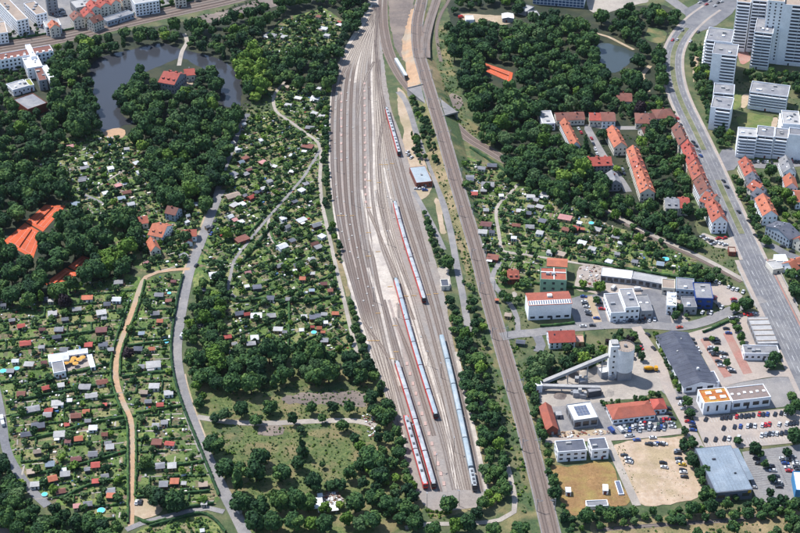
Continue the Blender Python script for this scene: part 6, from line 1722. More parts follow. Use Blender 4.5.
for k, (px, py) in enumerate(sorted(LP, key=lambda p_: G(*p_)[1])):
    x, y = G(px, py)
    rt = empty('yard_lamp_post', (x, y, Z3), rnd.uniform(0, 6)); tag(rt, 'slim grey lamp post in the yard, %s from the dead ends' % ordinal(k), 'lamp post', 'yard lamp posts')
    mb = MB(); mb.cyl(0, 0, 0, .16, 11, 6, .09); mb.obj('pole', wall_dark, rt)
    mb = MB(); mb.box(.5, 0, 10.9, 1.4, .5, .22); mb.obj('lamp_head', wall_grey, rt)
# parapets of the road bridge over the branch line
for s in (-1, 1):
    a_ = sub_py(l1, 262, 312)
    L, R = offset_line(a_, s * 13.6 + .25), offset_line(a_, s * 13.6 - .25)
    mb = MB()
    for i in range(1, len(a_)):
        mb.prism(ccw([L[i - 1], L[i], R[i], R[i - 1]]), 0, 1.25)
    o = mb.obj('bridge_parapet', m_kerb); tag(o, 'pale parapet wall of the road bridge, %s side' % ('works' if s == -1 else 'house'), 'parapet')

# white bay lines of the car parks
def bay_lines(park, a, b, n, depth):
    p, q = np.array(G(*a)), np.array(G(*b))
    t = (q - p) / np.linalg.norm(q - p); nn = np.array((t[1], -t[0])) * depth
    mb = MB()
    for k in range(n + 1):
        c0 = p + (q - p) * k / n
        c1 = c0 + nn
        w2 = t * .07
        mb.quad((*(c0 - w2), Z4 + .075), (*(c0 + w2), Z4 + .075), (*(c1 + w2), Z4 + .075), (*(c1 - w2), Z4 + .075))
    o = mb.obj('bay_marking', m_white, park); o['kind'] = 'stuff'
CP_ = [o for o in bpy.data.objects if o.name.startswith('car_park')]
CPK = {o['label'].split()[0]: o for o in CP_}
bay_lines(CPK['cream'], (704, 418), (790, 411.5), 30, 4.8)
bay_lines(CPK['cream'], (704, 442), (796, 434), 32, 4.8)
bay_lines(CPK['cream'], (720, 428), (798, 423), 26, 4.6)
for a, b in (((752, 456), (768, 494)), ((759, 455), (776, 493)), ((782, 455), (794, 484)), ((776, 457), (788, 486))):
    bay_lines(CPK['grey-brown'], a, b, 17, 4.6)

# rubble beside the tarpaulins and at the lane end
def rubble(px, n, name, label):
    poly = [G(*p) for p in px]
    xs = [p[0] for p in poly]; ys = [p[1] for p in poly]
    mb = MB(); k = 0
    while k < n:
        x, y = rnd.uniform(min(xs), max(xs)), rnd.uniform(min(ys), max(ys))
        if not inside(poly, x, y): continue
        s_ = rnd.uniform(.3, 1.1)
        mb.box(x, y, Z3, s_ * rnd.uniform(.8, 2), s_, s_ * rnd.uniform(.3, .8), rnd.uniform(0, 3), rnd.choice((0, 1, 2, 3, 3, 4))); k += 1
    tag(mb.obj(name, [wall_white, wall_grey, wall_brick, surf('rubble_stone', (198, 182, 168), (170, 156, 146), .8), surf('rubble_wood', (138, 106, 82))]), label, 'rubble', None, 'stuff')
rubble([(322, 492), (338, 492), (346, 505), (336, 514), (330, 506), (320, 500)], 150, 'rubble', 'heap of pale rubble beside the white tarpaulins')
rubble([(362, 416), (374, 414), (378, 432), (370, 440)], 60, 'lane_debris', 'debris at the end of the meadow lane')
rubble([(552, 433), (600, 429), (612, 434), (560, 439)], 60, 'building_debris', 'stones and planks in front of the flat hall')
rubble([(578, 268), (600, 264), (604, 290), (580, 288)], 90, 'yard_debris', 'scrap and pallets lying in the pale works yard')
# ------------------------------------------------------------------ plants
nrg = np.random.default_rng(11)
def ico(sub_=0):
    t = (1 + 5 ** .5) / 2
    v = np.array([(-1, t, 0), (1, t, 0), (-1, -t, 0), (1, -t, 0), (0, -1, t), (0, 1, t), (0, -1, -t), (0, 1, -t), (t, 0, -1), (t, 0, 1), (-t, 0, -1), (-t, 0, 1)], float)
    v /= np.linalg.norm(v[0])
    f = [(0, 11, 5), (0, 5, 1), (0, 1, 7), (0, 7, 10), (0, 10, 11), (1, 5, 9), (5, 11, 4), (11, 10, 2), (10, 7, 6), (7, 1, 8), (3, 9, 4), (3, 4, 2), (3, 2, 6), (3, 6, 8), (3, 8, 9), (4, 9, 5), (2, 4, 11), (6, 2, 10), (8, 6, 7), (9, 8, 1)]
    for _ in range(sub_):
        cache = {}; nf = []; v = list(v)
        def mid(a, b):
            k = (min(a, b), max(a, b))
            if k not in cache:
                m_ = (np.array(v[a]) + np.array(v[b])) / 2; v.append(m_ / np.linalg.norm(m_)); cache[k] = len(v) - 1
            return cache[k]
        for a, b, c in f:
            ab, bc, ca = mid(a, b), mid(b, c), mid(c, a)
            nf += [(a, ab, ca), (b, bc, ab), (c, ca, bc), (ab, bc, ca)]
        f = nf; v = np.array(v)
    return np.array(v), np.array(f)
ICO0, ICO1 = ico(0), ico(1)
def leaf_quads(pos, nor, size):
    """two triangles per leaf clump, tilted about its outward normal"""
    n = len(pos)
    nor = nor + nrg.normal(0, .45, (n, 3)); nor /= np.linalg.norm(nor, axis=1)[:, None]
    ref = nrg.normal(0, 1, (n, 3))
    u = np.cross(nor, ref); u /= np.linalg.norm(u, axis=1)[:, None]
    w = np.cross(nor, u)
    s = size[:, None]
    a = pos - u * s - w * s * .8; b = pos + u * s - w * s * .6; c = pos + u * s * .7 + w * s; d = pos - u * s * .8 + w * s * .9
    V = np.stack([a, b, c, d], 1).reshape(-1, 3)
    i = np.arange(n) * 4
    F = np.concatenate([np.stack([i, i + 1, i + 2], 1), np.stack([i, i + 2, i + 3], 1)])
    return V, F
def crown(kind, lobes, leaves, core=ICO0, lsize=(.10, .17)):
    """unit crown, radius 1, from z=.35 up; returns V, F, tint"""
    Vs, Fs, Ts, off = [], [], [], 0
    C, R = [], []
    if kind == 'conifer':
        for k in range(lobes):
            t = k / max(1, lobes - 1)
            a = nrg.uniform(0, 6.28); rr = .42 * (1 - t) * nrg.uniform(.6, 1.1)
            C.append((rr * math.cos(a), rr * math.sin(a), .5 + 2.5 * t)); R.append(.56 * (1 - t) + .14)
    elif kind == 'poplar':
        for k in range(lobes):
            t = (k + .5) / lobes
            a = nrg.uniform(0, 6.28); rr = .3 * math.sin(math.pi * min(1, t + .15)) * nrg.uniform(.4, 1)
            C.append((rr * math.cos(a), rr * math.sin(a), .6 + 3.0 * t)); R.append(.5 * math.sin(math.pi * (t * .8 + .15)) + .12)
    elif kind == 'bush':
        for k in range(lobes):
            a = nrg.uniform(0, 6.28); rr = nrg.uniform(.1, .62)
            C.append((rr * math.cos(a), rr * math.sin(a), nrg.uniform(.3, .62))); R.append(nrg.uniform(.36, .55))
    else:
        C.append((0, 0, 1.25)); R.append(.62)
        for k in range(lobes - 1):
            a = k * 2.399 + nrg.uniform(-.4, .4); z = nrg.uniform(-.6, .8)
            rr = .62 * math.sqrt(max(.05, 1 - z * z * .9)) * nrg.uniform(.75, 1.12)
            C.append((rr * math.cos(a), rr * math.sin(a), 1.2 + z * .66)); R.append(nrg.uniform(.22, .40) if lobes > 12 else nrg.uniform(.27, .46))
    C, R = np.array(C), np.array(R)
    lt = nrg.uniform(.05, .42, len(C))
    cv, cf = core
    for k in range(len(C)):
        jit = 1 + nrg.normal(0, .10, (len(cv), 1))
        Vs.append(C[k] + cv * R[k] * .86 * jit); Fs.append(cf + off); Ts.append(np.full(len(cv), lt[k] * .8)); off += len(cv)
    if leaves:
        pr = R ** 2 / np.sum(R ** 2)
        pick = nrg.choice(len(C), leaves * 2, p=pr)
        d = nrg.normal(0, 1, (leaves * 2, 3)); d[:, 2] += .35; d /= np.linalg.norm(d, axis=1)[:, None]
        pos = C[pick] + d * (R[pick] * nrg.uniform(.82, 1.1, leaves * 2))[:, None]
        keep = np.ones(len(pos), bool)
        for k in range(len(C)):
            keep &= (np.linalg.norm(pos - C[k], axis=1) > R[k] * .78)
        pos, d, pick = pos[keep][:leaves], d[keep][:leaves], pick[keep][:leaves]
        V, F = leaf_quads(pos, d, nrg.uniform(lsize[0], lsize[1], len(pos)))
        Vs.append(V); Fs.append(F + off); Ts.append(np.repeat(lt[pick] + nrg.uniform(-.06, .20, len(pos)), 4))
    return np.concatenate(Vs), np.concatenate(Fs), np.concatenate(Ts)
def tri_mesh(name, V, F, T, m):
    me = bpy.data.meshes.new(name)
    me.vertices.add(len(V)); me.vertices.foreach_set('co', V.astype(np.float32).ravel())
    me.loops.add(len(F) * 3); me.loops.foreach_set('vertex_index', F.astype(np.int32).ravel())
    me.polygons.add(len(F)); me.polygons.foreach_set('loop_start', np.arange(0, len(F) * 3, 3, dtype=np.int32))
    me.polygons.foreach_set('loop_total', np.full(len(F), 3, dtype=np.int32))
    a = me.attributes.new('tint', 'FLOAT', 'POINT'); a.data.foreach_set('value', T.astype(np.float32))
    me.materials.append(m)
    me.update(calc_edges=True)
    return me
LM = {'d': m_leaf, 'b': m_leaf_bright, 'g': m_leaf_grey, 'c': m_leaf_red}
def mass_version(m, name):
    c = m.copy(); c.name = name
    for n in c.node_tree.nodes:
        if n.type == 'MATH':
            n.inputs[1].default_value = 0.0
    return c
LMM = {k: mass_version(m, m.name + '_mass') for k, m in LM.items()}
CROWNS = {'round': [crown('round', nrg.integers(19, 25), 900, ICO1, (.07, .125)) for _ in range(7)], 'conifer': [crown('conifer', 9, 420, ICO0) for _ in range(2)], 'poplar': [crown('poplar', 9, 420, ICO0) for _ in range(2)]}
LOWC = {'round': [crown('round', nrg.integers(15, 19), 420, ICO0, (.085, .145)) for _ in range(8)], 'conifer': [crown('conifer', 7, 200, ICO0, (.13, .2)) for _ in range(2)], 'poplar': [crown('poplar', 7, 200, ICO0, (.13, .2)) for _ in range(2)]}
GARC = [crown('round', nrg.integers(6, 9), 120, ICO0, (.16, .26)) for _ in range(6)]
BUSH = [crown('bush', nrg.integers(3, 6), 46, ICO0, (.16, .28)) for _ in range(8)]
CME = {}
def crown_me(kind, i, mk, src):
    key = (kind, i, mk, id(src))
    if key not in CME:
        CME[key] = tri_mesh('crown', *src[i], LM[mk])
    return CME[key]
tk = MB(); tk.cyl(0, 0, 0, .075, .75, 7, .05)
for a in (0, 2.1, 4.2):
    tk.bar((0, 0, .6), (.34 * math.cos(a), .34 * math.sin(a), 1.0), .045)
TRUNK = tk.data('trunk', m_bark)
tk = MB(); tk.cyl(0, 0, 0, .075, 2.2, 7, .03)
TRUNK2 = tk.data('trunk', m_bark)

for q_ in ([(256, 44), (285, 14), (325, 4), (348, 20), (334, 56), (292, 64), (258, 62)], [(478, 60), (516, 70), (520, 94), (488, 92)], [(640, 26), (672, 30), (668, 56), (640, 50)], [(580, 24), (600, 28), (640, 50), (634, 58), (596, 42)], [(640, 66), (656, 66), (656, 92), (640, 92)], [(590, 46), (642, 54), (626, 82), (604, 82)],
           [(44, 284), (66, 266), (96, 258), (98, 272), (62, 298)], [(60, 170), (100, 160), (140, 160), (150, 200), (110, 210), (76, 204)], [(176, 30), (190, 30), (188, 66), (176, 70)], [(156, 66), (196, 62), (198, 92), (158, 94)], [(104, 126), (130, 126), (130, 144), (100, 142)], [(456, 10), (518, 8), (516, 30), (456, 30)], [(182, 500), (225, 500), (245, 545), (130, 545), (132, 522)]):
    occupy([G(*p) for p in q_], 16)
ML2 = np.array([(p[0], p[1], p[2]) for p in ml])
def gz(x, y):
    """height of the embankment slope at a point"""
    dd = np.hypot(ML2[:, 0] - x, ML2[:, 1] - y)
    i = int(np.argmin(dd))
    z, d = ML2[i, 2], dd[i]
    if z < .05 or d > 5.6 + 1.7 * z + 4:
        return 0.0
    return float(max(0.0, min(z, z * (1 - (d - 5.4) / (.2 + 1.7 * z)))))
trees = []          # x, y, r, material key, kind, zone phrase
def scatter(px, sp, rr, mk, zone, kind='round', zc=7.0, mask=21, fill=1.0):
    poly = [G(p[0], p[1], zc) for p in px]
    xs = [p[0] for p in poly]; ys = [p[1] for p in poly]
    area = (max(xs) - min(xs)) * (max(ys) - min(ys))
    n = int(area / (sp * sp) * 6)
    X = nrg.uniform(min(xs), max(xs), n); Y = nrg.uniform(min(ys), max(ys), n)
    ok = inside(poly, X, Y)
    X, Y = X[ok], Y[ok]
    cell = {}
    out = []
    for x, y in zip(X, Y):
        if occ(x, y) & mask or nrg.random() > fill:
            continue
        k = (int(x // sp), int(y // sp))
        good = True
        for a in (-1, 0, 1):
            for b in (-1, 0, 1):
                for q in cell.get((k[0] + a, k[1] + b), ()):
                    if (q[0] - x) ** 2 + (q[1] - y) ** 2 < sp * sp:
                        good = False
        if good:
            cell.setdefault(k, []).append((x, y)); out.append((x, y))
    for x, y in out:
        r = (rr[0] + (rr[1] - rr[0]) * nrg.random() ** 1.3) * (1 if nrg.random() > .25 else nrg.uniform(.6, .85))
        c = mk[nrg.integers(len(mk))]
        kd = kind if nrg.random() > .03 or kind != 'round' else 'poplar'
        if kd == 'poplar': r *= .6
        trees.append((x, y, r, c, kd, zone))
mix1 = 'dddddddddddddddgdddddddbdd'
mix2 = 'ddddddddbdddgddddddb'
Zp = 'in the wood around the pond'
scatter([(56, 44), (95, 37), (140, 28), (180, 26), (205, 22), (240, 14), (268, 6), (300, -6), (378, -16), (370, 8), (352, 36), (338, 58), (331, 84), (318, 98), (300, 84), (284, 78), (266, 84), (262, 64), (268, 44), (245, 60), (226, 58), (204, 50), (190, 46), (168, 40), (148, 40), (120, 48), (98, 54), (90, 60), (70, 58)], 8.2, (4.5, 7.2), mix1, Zp)
scatter([(46, 62), (60, 52), (90, 62), (92, 85), (95, 112), (98, 126), (84, 130), (62, 120), (48, 108), (50, 92), (56, 80)], 8.2, (5.2, 8.0), mix1, Zp)
scatter([(-8, 92), (8, 98), (28, 112), (46, 108), (64, 120), (88, 130), (62, 140), (42, 150), (20, 165), (-8, 172)], 8.3, (5.0, 7.8), mix1, Zp)
scatter([(117, 104), (121, 90), (134, 80), (142, 66), (152, 68), (158, 76), (158, 90), (172, 94), (186, 92), (195, 74), (210, 66), (222, 82), (218, 104), (200, 118), (170, 126), (140, 124), (124, 120)], 7.9, (4.5, 7.2), mix1 + 'g', 'on the pond island')
scatter([(133, 112), (165, 122), (200, 118), (226, 108), (240, 106), (246, 114), (234, 132), (226, 152), (224, 180), (216, 200), (204, 210), (186, 206), (168, 200), (154, 196), (149, 180), (144, 150), (134, 140)], 7.9, (5.2, 8.0), mix1, 'in the wood below the pond')
scatter([(237, 62), (252, 54), (268, 70), (268, 88), (258, 98), (246, 92)], 8.0, (6.0, 8.0), 'bbbd', 'in the bright green clump by the pond')
scatter([(-8, 164), (22, 168), (48, 164), (78, 172), (62, 186), (72, 194), (60, 202), (44, 202), (26, 218), (-8, 240)], 7.9, (5.2, 8.0), mix1, 'in the wood above the clay courts')
scatter([(-8, 246), (28, 258), (38, 256), (42, 238), (54, 232), (60, 214), (76, 212), (92, 224), (110, 212), (132, 205), (138, 230), (135, 262), (118, 272), (100, 274), (84, 280), (60, 292), (40, 300), (-8, 300)], 7.9, (5.0, 7.8), mix1, 'in the wood below the clay courts')
scatter([(196, 278), (206, 282), (222, 270), (224, 300), (221, 342), (216, 362), (207, 366), (206, 398), (200, 404), (194, 388), (186, 348), (186, 312)], 5.6, (3.2, 5.6), mix2, 'in the belt right of the grey lane')
scatter([(204, 356), (230, 346), (262, 350), (300, 350), (345, 350), (360, 352), (374, 362), (374, 378), (330, 380), (300, 376), (278, 384), (232, 390), (210, 382)], 7.7, (5.2, 7.8), mix1, 'in the belt between gardens and meadow')
scatter([(364, 360), (372, 362), (386, 388), (396, 424), (406, 460), (418, 494), (424, 512), (396, 518), (380, 502), (372, 470), (366, 450), (374, 430), (368, 400), (376, 385)], 5.6, (3.0, 5.6), mix2, 'in the belt along the yard and meadow')
scatter([(330, 228), (334, 226), (338, 240), (343, 258), (338, 262), (333, 248)], 4.2, (1.8, 2.8), 'dddb', 'in the hedge between garden path and yard', zc=2)
scatter([(349, 303), (352, 302), (364, 345), (374, 362), (366, 364), (358, 345)], 4.4, (2.2, 3.6), 'ddd', 'in the hedge beside the yard ladder', zc=3)
scatter([(417, 203), (424, 204), (434, 230), (446, 252), (450, 268), (442, 270), (434, 250), (424, 226)], 4.4, (2.0, 3.6), mix2, 'in the hedge beside the service lane', zc=3)
scatter([(444, 294), (456, 300), (463, 328), (470, 342), (486, 352), (490, 372), (492, 398), (506, 424), (508, 456), (511, 478), (500, 498), (482, 508), (484, 482), (474, 430), (464, 392), (455, 352), (447, 320)], 5.0, (2.8, 5.2), mix2, 'in the thicket between yard and main line')
scatter([(460, 270), (470, 272), (480, 308), (488, 340), (482, 344), (472, 318)], 4.6, (2.0, 3.8), mix2, 'beside the service road end', fill=.7)
scatter([(411, 98), (416, 100), (426, 120), (433, 142), (438, 164), (432, 164), (424, 142), (414, 118)], 4.4, (2.0, 3.4), mix2, 'left of the main line above the rail office', zc=3)
scatter([(410, 132), (416, 134), (426, 158), (422, 164), (414, 150)], 4.2, (2.0, 3.2), 'ddb', 'beside the rail office yard', zc=3, mask=0)
scatter([(321, 92), (329, 92), (327.5, 150), (330, 200), (325, 206), (323, 160)], 4.6, (1.8, 3.0), 'dddb', 'in the upper hedge between garden path and yard', zc=2, mask=1)
scatter([(524, 366), (534, 372), (540, 410), (548, 440), (556, 470), (566, 500), (576, 518), (562, 522), (551, 490), (541, 455), (532, 420)], 4.6, (2.4, 4.6), mix2, 'right of the main line')
scatter([(446, 26), (470, 26), (488, 24), (512, 28), (532, 18), (560, 14), (588, 20), (604, 14), (640, 6), (664, 8), (681, 14), (668, 34), (662, 60), (666, 84), (644, 96), (622, 92), (600, 106), (570, 108), (536, 106), (535, 124), (556, 138), (572, 150), (590, 174), (562, 194), (540, 184), (520, 174), (506, 158), (482, 136), (474, 112), (466, 88), (456, 60)], 8.2, (5.0, 7.8), 'ddddddddgdddddddgdddddbdddd', 'in the park wood')
scatter([(452, 6), (470, -6), (524, -6), (518, 10), (490, 13), (462, 11)], 7.9, (4.2, 6.5), mix1, 'behind the sandy clearing')
scatter([(648, 126), (672, 132), (678, 150), (686, 176), (694, 198), (676, 196), (660, 200), (656, 180), (648, 160), (640, 140)], 7.4, (4.6, 6.6), 'dddddgdbd', 'behind the roadside terrace')
scatter([(578, 172), (600, 190), (604, 196), (626, 196), (655, 204), (680, 214), (692, 230), (704, 244), (688, 246), (660, 232), (630, 218), (604, 212), (572, 192)], 5.8, (3.2, 5.4), mix2, 'along the branch line cutting')
scatter([(562, 140), (578, 148), (596, 172), (612, 188), (600, 198), (580, 180), (556, 146)], 7.7, (4.2, 6.8), mix1, 'beside the red-roofed dormer house')
scatter([(690, 44), (700, 42), (706, 60), (712, 86), (716, 112), (734, 132), (736, 150), (730, 156), (716, 132), (702, 98), (694, 70)], 5.6, (2.8, 5.0), mix2, 'between the curved road and the towers')
scatter([(744, 66), (765, 72), (785, 66), (806, 72), (806, 96), (792, 82), (768, 80), (752, 78)], 5.8, (3.2, 5.2), mix1, 'at the foot of the tall towers')
scatter([(754, 168), (778, 170), (782, 182), (796, 204), (806, 206), (806, 226), (780, 216), (770, 190)], 6.5, (2.8, 5.2), mix2, 'behind the right-hand terrace')
scatter([(730, 172), (738, 172), (750, 190), (764, 220), (760, 236), (748, 212)], 5.0, (2.4, 4.4), mix2, 'between divided road and right-hand terrace')
scatter([(786, 268), (806, 262), (806, 330), (796, 300)], 7.7, (3.8, 6.2), mix1, 'right of the road bridge')
scatter([(676, 266), (700, 262), (722, 268), (742, 286), (724, 284), (702, 278), (684, 276)], 5.0, (2.4, 4.2), mix2, 'behind the blue-fronted office')
scatter([(560, 516), (620, 508), (690, 507), (760, 502), (806, 494), (806, 514), (740, 516), (640, 520), (566, 530)], 4.6, (2.4, 4.6), mix1, 'in the dark hedge along the bottom track', zc=4)
scatter([(690, 528), (730, 522), (745, 534), (700, 545)], 5.2, (2.6, 4.4), 'ddb', 'at the bottom edge below the track')
scatter([(776, 520), (806, 510), (806, 545), (770, 545)], 5.2, (3, 5), 'ddg', 'in the bottom right corner')
scatter([(-8, 452), (14, 458), (26, 478), (22, 488), (40, 506), (70, 510), (100, 518), (128, 530), (120, 545), (40, 545), (-8, 520)], 5.8, (3.8, 6.0), mix1, 'in the bottom left corner wood')
scatter([(743, 348), (764, 346), (782, 356), (784, 370), (766, 376), (748, 368)], 5.4, (2.8, 4.6), mix2, 'in front of the depot office')
scatter([(731, 318), (738, 316), (748, 342), (742, 346)], 4.2, (2.2, 3.4), 'ddb', 'in the row beside the supermarket car park', zc=3, mask=0)
scatter([(654, 334), (657, 334), (682, 388), (678, 390)], 3.4, (1.5, 2.4), 'dddb', 'in the hedge left of the supermarket', zc=2, mask=0)
scatter([(680, 428), (690, 430), (696, 452), (712, 488), (716, 500), (704, 502), (694, 476), (684, 450)], 4.2, (2.2, 3.8), mix2, 'between sandy lot and market hall', zc=3, mask=0)
scatter([(606, 332), (620, 328), (636, 330), (642, 352), (632, 354), (624, 340), (610, 344)], 5.0, (2.6, 4.2), 'ddcdb', 'above the silo tower', mask=0)
scatter([(532, 352), (552, 350), (566, 352), (590, 346), (606, 342), (606, 354), (580, 364), (562, 376), (545, 378), (530, 386), (524, 366)], 5.2, (2.8, 4.6), mix2, 'between red-roofed house and conveyors')
scatter([(634, 396), (658, 392), (664, 397), (640, 402)], 4.0, (1.8, 3.0), 'dd', 'behind the long workshop', zc=3, mask=0)
scatter([(602, 402), (618, 398), (620, 402), (604, 406)], 3.6, (1.5, 2.2), 'dd', 'beside the long workshop', zc=2, mask=0)
scatter([(478, 242), (486, 264), (496, 296), (510, 322), (500, 326), (490, 300)], 5.0, (1.8, 3.4), 'ddbg', 'right of the main line gardens', fill=.6)
scatter([(677, 305), (686, 308), (690, 322), (676, 324), (668, 316)], 4.4, (2.0, 3.2), 'dd', 'in front of the office wing', zc=3, mask=32)
scatter([(560, 346), (568, 342), (572, 330)], 5, (2, 3), 'd', 'x') if False else None
scatter([(600, 106), (640, 98), (668, 98), (678, 130), (664, 138), (640, 128), (612, 108)], 5.6, (2.6, 4.6), mix2, 'around the upper street houses', zc=4, mask=1)
scatter([(540, 106), (560, 104), (600, 106), (600, 110), (556, 110)], 5.6, (3.0, 4.6), 'ddd', 'behind the brown roofed row', zc=4, mask=1)
scatter([(156, 4), (172, -6), (186, -6), (172, 6), (160, 10)], 6, (2.6, 4.2), mix2, 'beyond the upper railway', zc=4, mask=1)
scatter([(186, -4), (240, -22), (236, -8), (192, 2)], 6.5, (3.2, 5), mix1, 'beyond the upper railway', zc=4, mask=1)
scatter([(4, 34), (20, 26), (34, 22), (42, 30), (30, 36), (8, 40)], 6, (1.8, 3.0), mix2, 'in the town corner', zc=3, mask=1)
scatter([(0, 66), (20, 64), (26, 78), (10, 82), (0, 80)], 5.5, (2.2, 3.8), mix2, 'in the school yard', zc=3, mask=1)
scatter([(0, 84), (8, 86), (12, 96), (0, 94)], 5.5, (2.2, 3.8), mix2, 'in the school yard', zc=3, mask=1)
scatter([(510, 158), (560, 182), (604, 206), (600, 214), (556, 196), (508, 172)], 7.0, (4.2, 6.2), mix1, 'over the branch line cutting', zc=5, mask=0)
scatter([(612, 204), (640, 216), (672, 232), (700, 246), (696, 252), (660, 240), (610, 214)], 5.6, (2.6, 4.4), mix2, 'above the branch line bend', zc=4, mask=1)
scatter([(610, 226), (640, 240), (672, 252), (664, 258), (620, 240)], 5.6, (2.4, 4.0), mix2, 'below the branch line bend', zc=4, mask=1)
# single trees of the meadow and elsewhere: (x, y of the foot-ish crown centre in tile (200,399) x4), radius in those units
for X, Y, R_, mk, kd in ((60, 75, 26, 'd', 'round'), (100, 62, 30, 'g', 'round'), (165, 42, 34, 'd', 'round'), (225, 78, 32, 'd', 'round'), (280, 28, 36, 'd', 'round'), (372, 80, 26, 'd', 'round'), (402, 120, 20, 'd', 'round'), (445, 38, 26, 'd', 'round'), (490, 78, 20, 'd', 'round'), (530, 32, 30, 'd', 'round'), (570, 105, 28, 'd', 'round'), (600, 38, 26, 'd', 'round'),
                        (405, 205, 30, 'd', 'conifer'), (392, 258, 30, 'd', 'round'), (52, 180, 46, 'd', 'round'), (240, 225, 44, 'd', 'round'), (100, 282, 42, 'd', 'round'), (155, 290, 36, 'd', 'round'), (222, 290, 44, 'd', 'round'), (326, 290, 42, 'd', 'round'), (150, 345, 30, 'd', 'poplar'), (165, 408, 48, 'd', 'round'), (240, 430, 44, 'd', 'round'), (320, 412, 46, 'd', 'round'), (378, 405, 46, 'd', 'round'), (432, 418, 36, 'd', 'round'),
                        (455, 338, 40, 'd', 'round'), (520, 340, 26, 'd', 'round'), (560, 342, 30, 'd', 'round'), (220, 492, 42, 'd', 'round'), (290, 492, 40, 'd', 'round'), (375, 492, 40, 'd', 'round'), (448, 490, 34, 'b', 'round'), (500, 505, 36, 'd', 'round'), (585, 482, 30, 'b', 'round'), (640, 490, 34, 'g', 'round'), (700, 240, 52, 'd', 'round'), (640, 262, 30, 'd', 'round'), (652, 340, 26, 'd', 'round'), (490, 265, 14, 'd', 'round'), (720, 300, 40, 'd', 'round'), (690, 480, 40, 'd', 'round'),
                        (690, 50, 26, 'd', 'round'), (640, 190, 26, 'b', 'round'), (620, 150, 24, 'd', 'round'), (600, 300, 30, 'd', 'round'), (620, 420, 40, 'd', 'round'), (750, 420, 40, 'd', 'round'), (690, 400, 36, 'd', 'round'), (560, 420, 20, 'b', 'round'), (500, 440, 26, 'b', 'round')):
    r = R_ / 4 / 1.74
    x, y = G(200 + X / 4, 399 + Y / 4, r * 1.15)
    trees.append((x, y, r, mk, kd, 'standing in the dry meadow'))
for (px, py, r, mk, kd, zn) in ((448, 503, 5.2, 'd', 'round', 'at the yard end'), (477, 513, 4.0, 'd', 'round', 'at the yard end'), (456, 526, 4.6, 'b', 'round', 'below the yard end path'), (468, 524, 5.0, 'd', 'round', 'below the yard end path'), (493, 531, 5, 'd', 'round', 'below the yard end path'), (520, 530, 6, 'd', 'round', 'below the yard end path'), (415, 522, 5, 'd', 'round', 'below the yard end path'), (433, 530, 4.6, 'd', 'round', 'below the yard end path'),
                            (448, 264, 5.0, 'd', 'round', 'beside the service lane end'), (160, 497, 6.5, 'd', 'round', 'by the sandy parking corner'), (176, 503, 6.2, 'd', 'round', 'by the sandy parking corner'), (150, 492, 4.5, 'g', 'round', 'by the sandy parking corner'), (146, 463, 4.0, 'd', 'round', 'left of the lane gardens'), (65, 302, 5.0, 'c', 'round', 'among the western gardens'), (128, 352, 4.0, 'c', 'round', 'beside the sandy path'), (226, 233, 5.0, 'b', 'round', 'beside the big brown hut'), (186, 238, 4.5, 'g', 'round', 'beside the red lane house'),
                            (600, 286, 4.6, 'b', 'round', 'in the works yard'), (597, 300, 3, 'd', 'round', 'x'), (584, 360, 5, 'b', 'round', 'behind the red-roofed house'), (567, 348, 3.6, 'd', 'round', 'in front of the red-roofed house'), (755, 450, 4, 'd', 'round', 'between the two car parks'), (795, 437, 5, 'd', 'round', 'at the cream car park edge'), (687, 402, 3.8, 'd', 'round', 'beside the pale street bays'), (690, 412, 3.6, 'd', 'round', 'beside the pale street bays'),
                            (760, 455, 2.6, 'd', 'round', 'in the grey-brown car park'), (765, 465, 2.4, 'd', 'round', 'in the grey-brown car park'), (772, 478, 2.6, 'd', 'round', 'in the grey-brown car park'), (787, 453, 3.0, 'd', 'round', 'in the grey-brown car park'), (770, 494, 2.6, 'd', 'round', 'in the grey-brown car park'), (736, 497, 2.4, 'd', 'round', 'in the grey-brown car park'), (738, 440, 3.0, 'd', 'round', 'in the cream car park'), (712, 338, 2.2, 'b', 'round', 'in the supermarket car park'), (716, 350, 2.0, 'd', 'round', 'in the supermarket car park'), (727, 364, 2.6, 'd', 'round', 'in the supermarket car park'), (735, 308, 3.6, 'b', 'round', 'at the works street corner'),
                            (746, 303, 5.5, 'd', 'round', 'at the bridge corner'), (640, 110, 6, 'c', 'round', 'on the upper street'), (585, 148, 4.2, 'd', 'conifer', 'beside the street of red-roofed houses'), (602, 135, 5, 'd', 'round', 'beside the big orange-roofed house'), (617, 168, 4, 'b', 'round', 'beside the red dormer house'), (767, 240, 4, 'd', 'round', 'in front of the long pale blue house'), (687, 210, 5, 'd', 'round', 'beside the pair house'), (701, 216, 5, 'd', 'round', 'beside the end house'), (672, 216, 4.4, 'd', 'round', 'below the pair house'),
                            (790, 410, 4, 'd', 'round', 'beside the cream car park corner'), (797, 405, 4, 'd', 'round', 'beside the cream car park corner'), (792, 396, 3.4, 'd', 'round', 'beside the cream car park corner'), (583, 284, 3.2, 'b', 'round', 'behind the warehouse'), (524, 283, 4.6, 'd', 'round', 'left of the white warehouse'), (508, 300, 3.6, 'd', 'round', 'in the access road loop'), (503, 296, 3.2, 'd', 'round', 'in the access road loop'), (518, 300, 2.6, 'd', 'round', 'in the access road loop'), (545, 362, 6.5, 'g', 'round', 'below the asphalt stub'), (538, 370, 6, 'g', 'round', 'below the asphalt stub')):
    x, y = G(px, py, r * 1.1)
    trees.append((x, y, r, mk, kd, zn))

